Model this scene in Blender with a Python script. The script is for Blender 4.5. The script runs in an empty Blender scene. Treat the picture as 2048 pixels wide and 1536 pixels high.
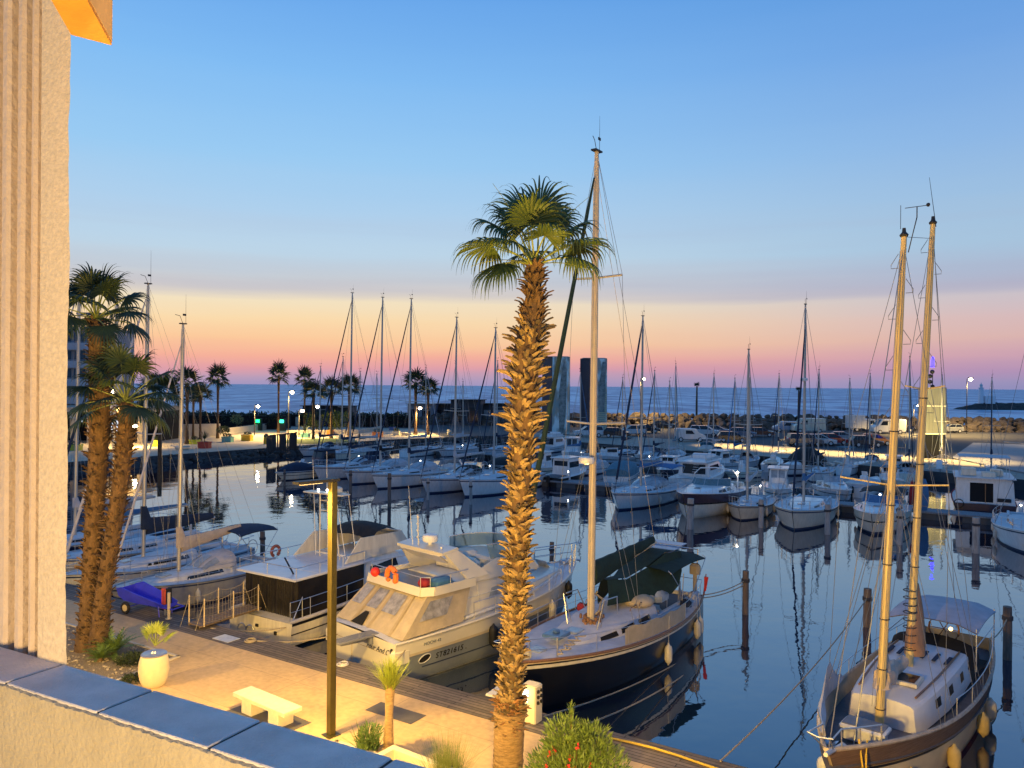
import bpy, math, random
from mathutils import Vector, Matrix
R = random.Random(7)
sc = bpy.context.scene
PI = math.pi
rad = math.radians

# ------------------------------------------------------------------ camera
F, HC = 1550.0, 8.5            # focal length in px of the 2048 frame, eye height over the quay
cam_d = bpy.data.cameras.new("camera")
cam = bpy.data.objects.new("camera", cam_d)
sc.collection.objects.link(cam)
sc.camera = cam
cam_d.sensor_width = 36.0
cam_d.lens = 36.0 * F / 2048.0
cam_d.clip_start, cam_d.clip_end = 0.1, 60000
cam.location = (0, 0, HC)
cam.rotation_euler = (rad(90), rad(-0.4), 0)
cam_d.shift_y = 3.8 / 2048.0

def lin(c):
    c = c / 255.0
    return c / 12.92 if c <= 0.04045 else ((c + 0.055) / 1.055) ** 2.4
def rgb(r, g, b): return (lin(r), lin(g), lin(b), 1.0)

# ------------------------------------------------------------------ sky (dawn, the sun still below the horizon)
world = bpy.data.worlds.new("World"); sc.world = world
world.use_nodes = True
nt = world.node_tree; nt.nodes.clear()
N = nt.nodes.new; LK = nt.links.new
out = N('ShaderNodeOutputWorld'); bg = N('ShaderNodeBackground'); bg.inputs[1].default_value = 1.0
tc = N('ShaderNodeTexCoord'); sep = N('ShaderNodeSeparateXYZ'); LK(tc.outputs['Generated'], sep.inputs[0])
nz = N('ShaderNodeTexNoise'); nz.inputs['Scale'].default_value = 2.2; nz.inputs['Detail'].default_value = 4
mp = N('ShaderNodeMapping'); mp.inputs['Scale'].default_value = (1, 1, 14); LK(tc.outputs['Generated'], mp.inputs[0]); LK(mp.outputs[0], nz.inputs['Vector'])
ma = N('ShaderNodeMath'); ma.operation = 'MULTIPLY_ADD'; ma.inputs[1].default_value = 0.022; ma.inputs[2].default_value = -0.011
LK(nz.outputs['Fac'], ma.inputs[0])
addz = N('ShaderNodeMath'); addz.operation = 'ADD'; LK(sep.outputs['Z'], addz.inputs[0]); LK(ma.outputs[0], addz.inputs[1])
def ramp(stops):
    r = N('ShaderNodeValToRGB'); e = r.color_ramp.elements
    e[0].position, e[0].color = stops[0]; e[1].position, e[1].color = stops[-1]
    for p, c in stops[1:-1]:
        x = e.new(p); x.color = c
    return r
def zel(y): t = (771.0 - y) / F; return t / math.sqrt(1 + t * t)
warm = ramp([(0.0, rgb(166, 152, 190)), (zel(757), rgb(188, 158, 184)), (zel(738), rgb(226, 160, 168)), (zel(715), rgb(246, 176, 154)),
             (zel(685), rgb(252, 202, 156)), (zel(645), rgb(251, 219, 172)), (zel(613), rgb(244, 226, 192)), (zel(590), rgb(218, 212, 206)), (zel(565), rgb(206, 212, 216)),
             (zel(520), rgb(190, 214, 232)), (zel(450), rgb(178, 209, 236)), (zel(330), rgb(154, 203, 243)), (zel(160), rgb(130, 189, 244)),
             (zel(0), rgb(108, 170, 238)), (0.62, rgb(72, 130, 196)), (1.0, rgb(60, 114, 180))])
cool = ramp([(0.0, rgb(146, 142, 186)), (zel(757), rgb(156, 146, 186)), (zel(738), rgb(178, 146, 182)), (zel(715), rgb(204, 162, 178)),
             (zel(685), rgb(218, 180, 176)), (zel(645), rgb(214, 186, 188)), (zel(613), rgb(202, 192, 200)), (zel(590), rgb(180, 180, 200)), (zel(565), rgb(172, 186, 210)),
             (zel(520), rgb(166, 196, 222)), (zel(450), rgb(160, 193, 224)), (zel(330), rgb(140, 182, 229)), (zel(160), rgb(114, 165, 227)),
             (zel(0), rgb(94, 154, 222)), (0.62, rgb(70, 128, 192)), (1.0, rgb(60, 114, 180))])
LK(addz.outputs[0], warm.inputs[0]); LK(addz.outputs[0], cool.inputs[0])
dot = N('ShaderNodeVectorMath'); dot.operation = 'DOT_PRODUCT'; dot.inputs[1].default_value = (-0.46, 0.888, 0)
LK(tc.outputs['Generated'], dot.inputs[0])
mr = N('ShaderNodeMapRange'); mr.interpolation_type = 'SMOOTHSTEP'
mr.inputs['From Min'].default_value = 0.45; mr.inputs['From Max'].default_value = 1.0
LK(dot.outputs['Value'], mr.inputs['Value'])
mix = N('ShaderNodeMix'); mix.data_type = 'RGBA'
LK(mr.outputs[0], mix.inputs['Factor']); LK(cool.outputs[0], mix.inputs['A']); LK(warm.outputs[0], mix.inputs['B'])
# a thin grey veil of cloud low over the sea
nz2 = N('ShaderNodeTexNoise'); nz2.inputs['Scale'].default_value = 1.6; nz2.inputs['Detail'].default_value = 5
mp2 = N('ShaderNodeMapping'); mp2.inputs['Scale'].default_value = (1, 1, 22); LK(tc.outputs['Generated'], mp2.inputs[0]); LK(mp2.outputs[0], nz2.inputs['Vector'])
band = N('ShaderNodeValToRGB'); be = band.color_ramp.elements
be[0].position = 0.0; be[0].color = (0, 0, 0, 1); be[1].position = 1.0; be[1].color = (0, 0, 0, 1)
for p, v in ((zel(613), 0.0), (zel(603), 1.0), (zel(575), 0.9), (zel(530), 0.35), (zel(470), 0.5), (zel(430), 0)):
    x = be.new(p); x.color = (v, v, v, 1)
LK(addz.outputs[0], band.inputs[0])
mrc = N('ShaderNodeMapRange'); mrc.inputs['From Min'].default_value = 0.36; mrc.inputs['From Max'].default_value = 0.66; mrc.inputs['To Max'].default_value = 0.38
LK(nz2.outputs['Fac'], mrc.inputs['Value'])
mm = N('ShaderNodeMath'); mm.operation = 'MULTIPLY'; LK(band.outputs[0], mm.inputs[0]); LK(mrc.outputs[0], mm.inputs[1])
mixc = N('ShaderNodeMix'); mixc.data_type = 'RGBA'; mixc.inputs['B'].default_value = rgb(172, 174, 198)
# the half of the sky away from the dawn is a deeper, dimmer blue
back = ramp([(0.0, rgb(112, 148, 186)), (0.12, rgb(108, 150, 196)), (0.4, rgb(86, 136, 196)), (1.0, rgb(60, 114, 180))]); LK(sep.outputs['Z'], back.inputs[0])
mrb = N('ShaderNodeMapRange'); mrb.interpolation_type = 'SMOOTHSTEP'; mrb.inputs['From Min'].default_value = -0.1; mrb.inputs['From Max'].default_value = 0.42; LK(dot.outputs['Value'], mrb.inputs['Value'])
mxb = N('ShaderNodeMix'); mxb.data_type = 'RGBA'; LK(mrb.outputs[0], mxb.inputs['Factor']); LK(back.outputs[0], mxb.inputs['A']); LK(mix.outputs['Result'], mxb.inputs['B'])
LK(mm.outputs[0], mixc.inputs['Factor']); LK(mxb.outputs['Result'], mixc.inputs['A'])
LK(mixc.outputs['Result'], bg.inputs[0]); LK(bg.outputs[0], out.inputs[0])
sc.view_settings.view_transform = 'Standard'; sc.view_settings.look = 'None'
sc.view_settings.exposure = 0.0; sc.view_settings.gamma = 1.0

# ------------------------------------------------------------------ frame of the harbour: s along the quay, t away from it
U, V = Vector((0.844, -0.537, 0)), Vector((0.537, 0.844, 0))
ANG = math.atan2(V.y, V.x)       # heading "out to sea"
WZ = -1.0                        # water level, the quay is z = 0
def S(s, t, z=0.0): return Vector((U.x * s + V.x * t, U.y * s + V.y * t, z))
def W(px, py, z=0.0):
    """where the place seen at a pixel of the photograph stands, given its height"""
    xr, yr = px - 1024, py - 771.8
    X, Y = xr - yr * .007, yr + xr * .007
    d = (HC - z) * F / Y
    return Vector((X / F * d, d, z))
def ZT(py, px, d): return HC - ((py - 771.8) + (px - 1024) * .007) * d / F
def D(px, py, d):
    X, Y = (px - 1024) - (py - 771.8) * .007, (py - 771.8) + (px - 1024) * .007
    return Vector((X / F * d, d, HC - Y / F * d))

# ------------------------------------------------------------------ materials
MC = {}
def mat(name, col, rough=0.5, metal=0.0, var=0.12, scale=3.0, bump=0.0, emit=None, es=0.0, alpha=1.0, coat=0.0, bscale=None, spec=0.5, stretch=None, trans=0.0):
    if name in MC: return MC[name]
    m = bpy.data.materials.new(name); m.use_nodes = True
    n = m.node_tree; b = n.nodes['Principled BSDF']
    c = tuple(col[:3]) + (1,)
    b.inputs['Roughness'].default_value = rough; b.inputs['Metallic'].default_value = metal
    b.inputs['Specular IOR Level'].default_value = spec
    b.inputs['Coat Weight'].default_value = coat
    b.inputs['Base Color'].default_value = c
    b.inputs['Transmission Weight'].default_value = trans
    if var > 0 or bump > 0:
        t = n.nodes.new('ShaderNodeTexCoord'); mpn = n.nodes.new('ShaderNodeMapping')
        if stretch: mpn.inputs['Scale'].default_value = stretch
        n.links.new(t.outputs['Object'], mpn.inputs[0])
        z = n.nodes.new('ShaderNodeTexNoise'); z.inputs['Scale'].default_value = scale; z.inputs['Detail'].default_value = 6; z.inputs['Roughness'].default_value = 0.62
        n.links.new(mpn.outputs[0], z.inputs['Vector'])
        if var > 0:
            r = n.nodes.new('ShaderNodeValToRGB'); e = r.color_ramp.elements
            e[0].position, e[1].position = 0.3, 0.7
            e[0].color = tuple(x * (1 - var) for x in c[:3]) + (1,)
            e[1].color = tuple(min(1, x * (1 + var)) for x in c[:3]) + (1,)
            n.links.new(z.outputs['Fac'], r.inputs[0]); n.links.new(r.outputs[0], b.inputs['Base Color'])
        if bump > 0:
            zb = z
            if bscale:
                zb = n.nodes.new('ShaderNodeTexNoise'); zb.inputs['Scale'].default_value = bscale; zb.inputs['Detail'].default_value = 5
                n.links.new(mpn.outputs[0], zb.inputs['Vector'])
            bp = n.nodes.new('ShaderNodeBump'); bp.inputs['Strength'].default_value = min(1, bump); bp.inputs['Distance'].default_value = 0.03 * max(1, bump)
            n.links.new(zb.outputs['Fac'], bp.inputs['Height']); n.links.new(bp.outputs[0], b.inputs['Normal'])
    if emit:
        b.inputs['Emission Color'].default_value = tuple(emit[:3]) + (1,); b.inputs['Emission Strength'].default_value = es
    if alpha < 1: b.inputs['Alpha'].default_value = alpha
    MC[name] = m; return m
def clone_name(s): return s
M = dict(
    gel=mat('gelcoat white', (.78, .78, .77), .28, var=.11, scale=2.2, coat=.3, stretch=(2.5, 2.5, .5)),
    gel2=mat('gelcoat ivory', (.70, .65, .54), .35, var=.13, scale=2.4, stretch=(2.5, 2.5, .5)),
    gel3=mat('gelcoat grey white', (.60, .61, .63), .4, var=.15, scale=2.4, stretch=(2.5, 2.5, .5)),
    deck=mat('deck paint', (.62, .64, .67), .6, var=.1, scale=5, bump=.15, bscale=80),
    greydeck=mat('grey deck paint', (.12, .12, .14), .75, var=.2, scale=4, bump=.3, bscale=60),
    teak=mat('teak', (.20, .14, .09), .7, var=.3, scale=3, stretch=(1, 12, 1), bump=.3),
    wood=mat('varnished wood', (.22, .11, .05), .45, var=.3, scale=4, stretch=(1, 10, 6)),
    black=mat('hull black', (.006, .006, .008), .35, var=.2, scale=2, coat=.3),
    navy=mat('hull navy', (.012, .022, .06), .3, var=.15, coat=.3),
    brown=mat('hull aubergine', (.06, .035, .05), .3, var=.15, coat=.3),
    bluegrey=mat('hull blue grey', (.19, .22, .27), .4, var=.12, scale=1.5),
    stripe=mat('stripe blue', (.03, .05, .12), .4, var=.05),
    redstripe=mat('antifouling red', (.2, .03, .02), .6, var=.2),
    alu=mat('anodised mast', (.50, .47, .42), .42, metal=.35, var=.1, scale=2),
    goldmast=mat('spruce mast lamp gold', (.62, .47, .20), .4, var=.14, scale=2, stretch=(6, 6, .4)),  # gold of the lamp light put into the mast colour
    steel=mat('stainless tube', (.58, .59, .62), .38, metal=.9, var=0),
    wire=mat('rigging wire', (.25, .26, .28), .45, metal=.6, var=0),
    rope=mat('rope', (.36, .30, .22), .9, var=.3, scale=30),
    yrope=mat('yellow rope', (.62, .42, .06), .85, var=.2, scale=30),
    drope=mat('dark rope', (.05, .05, .06), .9, var=.3, scale=30),
    glass=mat('tinted window', (.012, .014, .02), .08, var=0, spec=.7),
    glassl=mat('pale window film', (.34, .38, .42), .12, var=.3, scale=3, spec=.6),
    canvas_navy=mat('canvas navy', (.012, .025, .06), .85, var=.25, scale=4, bump=.4, bscale=9),
    canvas_blue=mat('canvas blue', (.05, .16, .34), .85, var=.2, scale=4, bump=.4, bscale=9),
    canvas_teal=mat('canvas teal', (.09, .20, .26), .85, var=.2, scale=4, bump=.4, bscale=9),
    canvas_green=mat('canvas dark green', (.008, .028, .022), .85, var=.3, scale=3, bump=.5, bscale=7),
    canvas_beige=mat('canvas beige', (.47, .39, .28), .85, var=.14, scale=3, bump=.5, bscale=7),
    canvas_white=mat('canvas off white', (.52, .50, .52), .8, var=.12, scale=3, bump=.4, bscale=8),
    canvas_black=mat('canvas black', (.012, .012, .014), .8, var=.4, scale=3, bump=.5, bscale=7),
    canvas_red=mat('canvas red', (.30, .02, .03), .85, var=.2),
    sail=mat('sail cloth beige', (.50, .41, .34), .85, var=.16, scale=5, bump=.6, bscale=10),
    fender=mat('fender white', (.60, .56, .48), .5, var=.12, scale=6),
    fenderb=mat('fender black', (.012, .012, .014), .6, var=.2),
    rubber=mat('rubber', (.015, .015, .016), .8, var=.2),
    orange=mat('lifebuoy orange', (.85, .20, .04), .6, var=.08),
    red=mat('signal red', (.70, .035, .02), .5, var=.1),
    blue=mat('bright blue plastic', (.04, .05, .70), .4, var=.15),
    solar=mat('solar panel', (.26, .30, .42), .25, var=.1, scale=3),
    dark=mat('dark interior', (.006, .006, .008), .9, var=0),
    darkm=mat('dark metal', (.03, .03, .035), .5, metal=.3, var=.15),
    pilepale=mat('grey pile timber', (.36, .33, .31), .85, var=.35, scale=3, stretch=(4, 4, .6), bump=.6, bscale=12),
    pilewood=mat('pile timber', (.16, .12, .10), .85, var=.4, scale=3, stretch=(4, 4, .6), bump=.6, bscale=12),
    white=mat('white paint', (.74, .74, .72), .5, var=.08),
)
def lamp_mat(name, col, s): return mat(name, col, .5, var=0, emit=col, es=s)

# ------------------------------------------------------------------ mesh builder
COL = sc.collection
class MB:
    def __init__(s): s.v = []; s.f = []
    def add(s, vs, fs):
        o = len(s.v); s.v.extend([tuple(v) for v in vs]); s.f.extend([tuple(i + o for i in f) for f in fs]); return s
    def box(s, c, d, rz=0.0, m=None):
        x, y, z = d[0] / 2, d[1] / 2, d[2] / 2
        vs = [Vector((a * x, b * y, e * z)) for e in (-1, 1) for a, b in ((-1, -1), (1, -1), (1, 1), (-1, 1))]
        if rz: q = Matrix.Rotation(rz, 3, 'Z'); vs = [q @ v for v in vs]
        if m: vs = [m @ v for v in vs]
        return s.add([v + Vector(c) for v in vs], [(3, 2, 1, 0), (4, 5, 6, 7), (0, 1, 5, 4), (1, 2, 6, 5), (2, 3, 7, 6), (3, 0, 4, 7)])
    def bbox(s, c, d, bev=.02, rz=0.0):
        """box with chamfered vertical and top edges"""
        x, y, z = d[0] / 2, d[1] / 2, d[2] / 2; b = min(bev, x * .9, y * .9, z * .9)
        def ring(e, zz): return [(-x + e, -y), (x - e, -y), (x, -y + e), (x, y - e), (x - e, y), (-x + e, y), (-x, y - e), (-x, -y + e)], zz
        rs = []
        for inset, zz in ((0, -z), (0, z - b), (b, z)):
            xx, yy = x - inset, y - inset
            pts = [(-xx + b, -yy), (xx - b, -yy), (xx, -yy + b), (xx, yy - b), (xx - b, yy), (-xx + b, yy), (-xx, yy - b), (-xx, -yy + b)]
            q = Matrix.Rotation(rz, 3, 'Z')
            rs.append([q @ Vector((p[0], p[1], zz)) + Vector(c) for p in pts])
        return s.loft(rs)
    def loft(s, rings, closed=True, cap=True):
        n = len(rings[0]); vs = [v for r in rings for v in r]; fs = []
        for i in range(len(rings) - 1):
            for j in range(n if closed else n - 1):
                k = (j + 1) % n
                fs.append((i * n + j, i * n + k, (i + 1) * n + k, (i + 1) * n + j))
        if cap and closed:
            fs.append(tuple(range(n - 1, -1, -1))); fs.append(tuple((len(rings) - 1) * n + j for j in range(n)))
        return s.add(vs, fs)
    def tube(s, pts, r, n=6, r2=None, cap=True, sx=1.0):
        pts = [Vector(p) for p in pts]; rings = []; L = len(pts)
        for i, p in enumerate(pts):
            d = (pts[min(i + 1, L - 1)] - pts[max(i - 1, 0)])
            d = d.normalized() if d.length > 1e-9 else Vector((0, 0, 1))
            a = d.cross(Vector((0, 0, 1)) if abs(d.z) < .93 else Vector((0, 1, 0))).normalized(); b = a.cross(d)
            rr = r if r2 is None else r + (r2 - r) * i / max(1, L - 1)
            if isinstance(rr, (list, tuple)): rr = rr[i]
            rings.append([p + a * (math.cos(2 * PI * k / n) * rr) + b * (math.sin(2 * PI * k / n) * rr * sx) for k in range(n)])
        return s.loft(rings, cap=cap)
    def prism(s, poly, z0, z1):
        n = len(poly)
        return s.add([(x, y, z0) for x, y in poly] + [(x, y, z1) for x, y in poly],
                     [tuple(range(n - 1, -1, -1)), tuple(range(n, 2 * n))] + [(i, (i + 1) % n, n + (i + 1) % n, n + i) for i in range(n)])
    def slab(s, pts, th):
        pts = [Vector(p) for p in pts]; nn = (pts[1] - pts[0]).cross(pts[2] - pts[0]).normalized() * th; n = len(pts)
        return s.add(pts + [p + nn for p in pts], [tuple(range(n - 1, -1, -1)), tuple(range(n, 2 * n))] + [(i, (i + 1) % n, n + (i + 1) % n, n + i) for i in range(n)])
    def lathe(s, prof, c=(0, 0, 0), n=12, m=None):
        rings = []
        for r, z in prof:
            ring = [Vector((r * math.cos(2 * PI * k / n), r * math.sin(2 * PI * k / n), z)) for k in range(n)]
            if m: ring = [m @ v for v in ring]
            rings.append([v + Vector(c) for v in ring])
        return s.loft(rings)
    def ball(s, c, r, n=10, sz=1.0, m=None):
        return s.lathe([(max(.002, r * math.sin(PI * i / n)), -r * sz * math.cos(PI * i / n)) for i in range(n + 1)], c, n, m)
    def torus(s, c, R_, r, m=None, a0=0, a1=2 * PI, n=20, k=8):
        pts = [Vector((R_ * math.cos(a0 + (a1 - a0) * i / n), R_ * math.sin(a0 + (a1 - a0) * i / n), 0)) for i in range(n + 1)]
        if m: pts = [m @ p for p in pts]
        return s.tube([p + Vector(c) for p in pts], r, k)
    def grid(s, rows):
        n = len(rows[0])
        return s.add([p for r in rows for p in r], [(i * n + j, i * n + j + 1, (i + 1) * n + j + 1, (i + 1) * n + j) for i in range(len(rows) - 1) for j in range(n - 1)])
    def build(s, name, m, parent=None, loc=None, rz=0.0, smooth=35, **k):
        me = bpy.data.meshes.new(name); me.from_pydata(s.v, [], s.f); me.materials.append(m)
        o = bpy.data.objects.new(name, me); COL.objects.link(o)
        if smooth:
            me.shade_smooth(); me.set_sharp_from_angle(angle=rad(smooth))
        if loc is not None: o.location = loc
        o.rotation_euler.z = rz
        if parent is not None: o.parent = parent
        tag(o, **k)
        return o
def tag(o, label=None, cat=None, group=None, kind=None):
    for k, v in (('label', label), ('category', cat), ('group', group), ('kind', kind)):
        if v: o[k] = v
    return o
def empty(name, loc, rz=0.0, **k):
    o = bpy.data.objects.new(name, None); COL.objects.link(o); o.location = loc; o.rotation_euler.z = rz; o.empty_display_size = .2
    return tag(o, **k)
def children(o): return [c for c in bpy.data.objects if c.parent == o]
def copy_tree(o, loc=None, rz=None, sc_=None, parent=None, **k):
    c = o.copy(); COL.objects.link(c)
    if parent is not None: c.parent = parent
    if loc is not None: c.location = loc
    if rz is not None: c.rotation_euler.z = rz
    if sc_: c.scale = (sc_, sc_, sc_) if not isinstance(sc_, tuple) else sc_
    for ch in CH.get(o.name, None) or children(o): copy_tree(ch, parent=c)
    tag(c, **k); return c
CH = {}
def light(name, loc, power, col=(1, .62, .22), size=.12, parent=None, spot=None, d=None):
    L = bpy.data.lights.new(name, 'SPOT' if spot else 'POINT'); L.energy = power; L.color = col; L.shadow_soft_size = size
    o = bpy.data.objects.new(name, L); COL.objects.link(o); o.location = loc
    if spot: L.spot_size = rad(spot); L.spot_blend = .6
    if d is not None: o.rotation_euler = Vector(d).to_track_quat('-Z', 'Y').to_euler()
    if parent: o.parent = parent
    return o
def text(name, body, size, origin, xa, ya, m, parent, shear=0.0, space=1.0, ext=.004):
    c = bpy.data.curves.new(name, 'FONT'); c.body = body; c.size = size; c.extrude = ext; c.shear = shear; c.space_character = space
    c.materials.append(m); t_ = bpy.data.objects.new(name, c); COL.objects.link(t_); bpy.context.view_layer.update()
    me = bpy.data.meshes.new_from_object(t_.evaluated_get(bpy.context.evaluated_depsgraph_get())); bpy.data.objects.remove(t_); me.name = name
    o = bpy.data.objects.new(name, me); COL.objects.link(o)
    xa = Vector(xa).normalized(); ya = Vector(ya).normalized(); za = xa.cross(ya).normalized(); ya = za.cross(xa)
    o.matrix_local = Matrix(((xa.x, ya.x, za.x, origin[0]), (xa.y, ya.y, za.y, origin[1]), (xa.z, ya.z, za.z, origin[2]), (0, 0, 0, 1)))
    o.parent = parent; return o

# ------------------------------------------------------------------ setting: ground, water, sea
def brickmat(name, c1, c2, mortar, sx, sy, mort=.01, rough=.85, off=.5, var=.12, bump=.3, nscale=6):
    m = bpy.data.materials.new(name); m.use_nodes = True; n = m.node_tree; b = n.nodes['Principled BSDF']; b.inputs['Roughness'].default_value = rough
    t = n.nodes.new('ShaderNodeTexCoord'); br = n.nodes.new('ShaderNodeTexBrick')
    br.offset = off; br.inputs['Scale'].default_value = 1.0; br.inputs['Brick Width'].default_value = sx; br.inputs['Row Height'].default_value = sy
    br.inputs['Mortar Size'].default_value = mort; br.inputs['Color1'].default_value = c1; br.inputs['Color2'].default_value = c2; br.inputs['Mortar'].default_value = mortar
    n.links.new(t.outputs['Object'], br.inputs['Vector'])
    z = n.nodes.new('ShaderNodeTexNoise'); z.inputs['Scale'].default_value = nscale; z.inputs['Detail'].default_value = 8; n.links.new(t.outputs['Object'], z.inputs['Vector'])
    z2 = n.nodes.new('ShaderNodeTexNoise'); z2.inputs['Scale'].default_value = .35; z2.inputs['Detail'].default_value = 6; n.links.new(t.outputs['Object'], z2.inputs['Vector'])
    ad = n.nodes.new('ShaderNodeMath'); ad.operation = 'ADD'; n.links.new(z.outputs['Fac'], ad.inputs[0]); n.links.new(z2.outputs['Fac'], ad.inputs[1])
    mr_ = n.nodes.new('ShaderNodeMapRange'); mr_.inputs['From Min'].default_value = .6; mr_.inputs['From Max'].default_value = 1.4
    mr_.inputs['To Min'].default_value = 1 - var; mr_.inputs['To Max'].default_value = 1 + var
    n.links.new(ad.outputs[0], mr_.inputs['Value'])
    mx = n.nodes.new('ShaderNodeVectorMath'); mx.operation = 'SCALE'; n.links.new(br.outputs['Color'], mx.inputs[0]); n.links.new(mr_.outputs[0], mx.inputs['Scale'])
    n.links.new(mx.outputs[0], b.inputs['Base Color'])
    bp = n.nodes.new('ShaderNodeBump'); bp.inputs['Strength'].default_value = bump; bp.inputs['Distance'].default_value = .01
    n.links.new(z.outputs['Fac'], bp.inputs['Height']); n.links.new(bp.outputs[0], b.inputs['Normal'])
    return m
FR = math.atan2(U.y, U.x)   # objects rotated by FR have local x = s and local y = t
pave = brickmat('paving', (.58, .41, .225, 1), (.53, .375, .205, 1), (.36, .26, .15, 1), 3.4, 2.2, .010, var=.24, off=0)
plank = brickmat('dock planks', (.20, .16, .13, 1), (.12, .10, .085, 1), (.03, .026, .022, 1), 3.1, .14, .012, var=.35, bump=.6)
mb = MB().prism([(-84, -14), (60, -14), (60, 16.35), (-84, 16.35)], -3, 0)
mb.build('quay', pave, rz=FR, kind='structure', smooth=0)
mb = MB().prism([(-84, 16.354), (60, 16.354), (60, 17.5), (-84, 17.5)], -.22, -.01)
mb.build('boardwalk', plank, rz=FR, kind='structure', smooth=0)
# land beyond the basin
asphalt = mat('asphalt', (.052, .054, .06), .85, var=.25, scale=.6, bump=.2)
concrete = mat('quay concrete', (.33, .30, .25), .85, var=.15, scale=.7, bump=.3, bscale=8)
edge = [(-84.5, -14), (-84.5, 44), (-83.5, 62), (-81, 92), (-73, 110), (-26, 98), (1.1, 87.6), (60, 66)]
ep = [S(a, b) for a, b in edge]
far = [Vector((240, 158, 0)), Vector((20, 160, 0)), Vector((-90, 186, 0)), Vector((-300, 240, 0)), Vector((-330, -40, 0))]
MB().prism([(p.x, p.y) for p in ep + far], -3, 0).build('harbour_ground', asphalt, kind='structure', smooth=0)
prom = mat('promenade paving', (.47, .40, .30), .85, var=.12, scale=.5, bump=.2)
pr = [S(-84.6, -14, 0), S(-84.6, 44), S(-83.6, 62), S(-81.1, 92), S(-77, 101), S(-96, 118), S(-112, 112), S(-150, 92), S(-220, 60), S(-180, -14)]
MB().prism([(p.x, p.y) for p in pr], .002, .006).build('promenade', prom, kind='structure', smooth=0)
strip = []
e2 = edge[4:]
a = [S(x, y + .1) for x, y in e2]; b = [S(x + (1.5 if i == 0 else 0), y + 17) for i, (x, y) in enumerate(e2)]
MB().prism([(p.x, p.y) for p in a + b[::-1]], .002, .006).build('wharf_edge', concrete, kind='structure', smooth=0)
# the low paved slipway platform on the right
q = [W(1905, 905), W(1948, 874), W(2200, 880), W(2300, 935), W(2060, 935)]
MB().prism([(p.x, p.y) for p in q], .006, .14).build('platform', mat('platform concrete', (.20, .20, .21), .55, var=.15, scale=.8, bump=.2), kind='structure', smooth=0)
# ---- water
def water(name, base, rough, s1, b1, s2, b2, ior, stretch=(1, 1, 1)):
    m = bpy.data.materials.new(name); m.use_nodes = True; n = m.node_tree; b = n.nodes['Principled BSDF']
    b.inputs['Base Color'].default_value = base; b.inputs['Roughness'].default_value = rough; b.inputs['IOR'].default_value = ior
    t = n.nodes.new('ShaderNodeTexCoord'); mpn = n.nodes.new('ShaderNodeMapping'); mpn.inputs['Scale'].default_value = stretch
    n.links.new(t.outputs['Object'], mpn.inputs[0]); last = None
    for s_, st, dist in ((s1, b1, 1.0), (s2, b2, 1.0)):
        z = n.nodes.new('ShaderNodeTexNoise'); z.inputs['Scale'].default_value = s_; z.inputs['Detail'].default_value = 3; z.inputs['Roughness'].default_value = .45
        n.links.new(mpn.outputs[0], z.inputs['Vector'])
        bp = n.nodes.new('ShaderNodeBump'); bp.inputs['Strength'].default_value = 1.0; bp.inputs['Distance'].default_value = st
        n.links.new(z.outputs['Fac'], bp.inputs['Height'])
        if last: n.links.new(last.outputs[0], bp.inputs['Normal'])
        last = bp
    n.links.new(last.outputs[0], b.inputs['Normal']); return m, n, b
bw, _, _ = water('basin water', (.004, .012, .030, 1), .02, .40, .018, 1.7, .0045, 2.3)
n_ = bw.node_tree; pb = n_.nodes['Principled BSDF']; nrm = pb.inputs['Normal'].links[0].from_socket
gl = n_.nodes.new('ShaderNodeBsdfGlossy'); gl.inputs['Roughness'].default_value = .02; df = n_.nodes.new('ShaderNodeBsdfDiffuse'); df.inputs['Color'].default_value = (.006, .022, .055, 1)
lw = n_.nodes.new('ShaderNodeLayerWeight'); lw.inputs['Blend'].default_value = .5; pw = n_.nodes.new('ShaderNodeMath'); pw.operation = 'POWER'; pw.inputs[1].default_value = 1.95
mu = n_.nodes.new('ShaderNodeMath'); mu.operation = 'MULTIPLY_ADD'; mu.inputs[1].default_value = .92; mu.inputs[2].default_value = .05; ms_ = n_.nodes.new('ShaderNodeMixShader')
n_.links.new(nrm, gl.inputs['Normal']); n_.links.new(lw.outputs['Facing'], pw.inputs[0]); n_.links.new(pw.outputs[0], mu.inputs[0]); n_.links.new(mu.outputs[0], ms_.inputs[0])
n_.links.new(df.outputs[0], ms_.inputs[1]); n_.links.new(gl.outputs[0], ms_.inputs[2]); n_.links.new(ms_.outputs[0], n_.nodes['Material Output'].inputs['Surface'])
MB().prism([(-300, -60), (300, -60), (300, 150), (-300, 150)], -6, WZ).build('basin_water', bw, kind='structure', smooth=0)
sw, n_, b_ = water('sea water', (.10, .20, .38, 1), .45, .06, .9, .35, .22, 1.33, (.35, 1, 1))
t_ = n_.nodes.new('ShaderNodeTexCoord') if hasattr(n_, 'nodes') else None
zz_ = n_.nodes.new('ShaderNodeTexNoise'); zz_.inputs['Scale'].default_value = 1.0; zz_.inputs['Detail'].default_value = 9; zz_.inputs['Roughness'].default_value = .72
mq = n_.nodes.new('ShaderNodeMapping'); mq.inputs['Scale'].default_value = (.030, .010, 1); n_.links.new(t_.outputs['Object'], mq.inputs[0]); n_.links.new(mq.outputs[0], zz_.inputs['Vector'])
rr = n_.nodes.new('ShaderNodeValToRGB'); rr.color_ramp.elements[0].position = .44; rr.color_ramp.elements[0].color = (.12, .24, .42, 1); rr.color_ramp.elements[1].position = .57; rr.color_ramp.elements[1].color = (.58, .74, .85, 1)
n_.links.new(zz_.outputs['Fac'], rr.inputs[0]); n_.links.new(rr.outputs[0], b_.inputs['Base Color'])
MB().prism([(-30000, 150), (30000, 150), (30000, 45000), (-30000, 45000)], -6, WZ).build('sea', sw, kind='structure', smooth=0)
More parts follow.
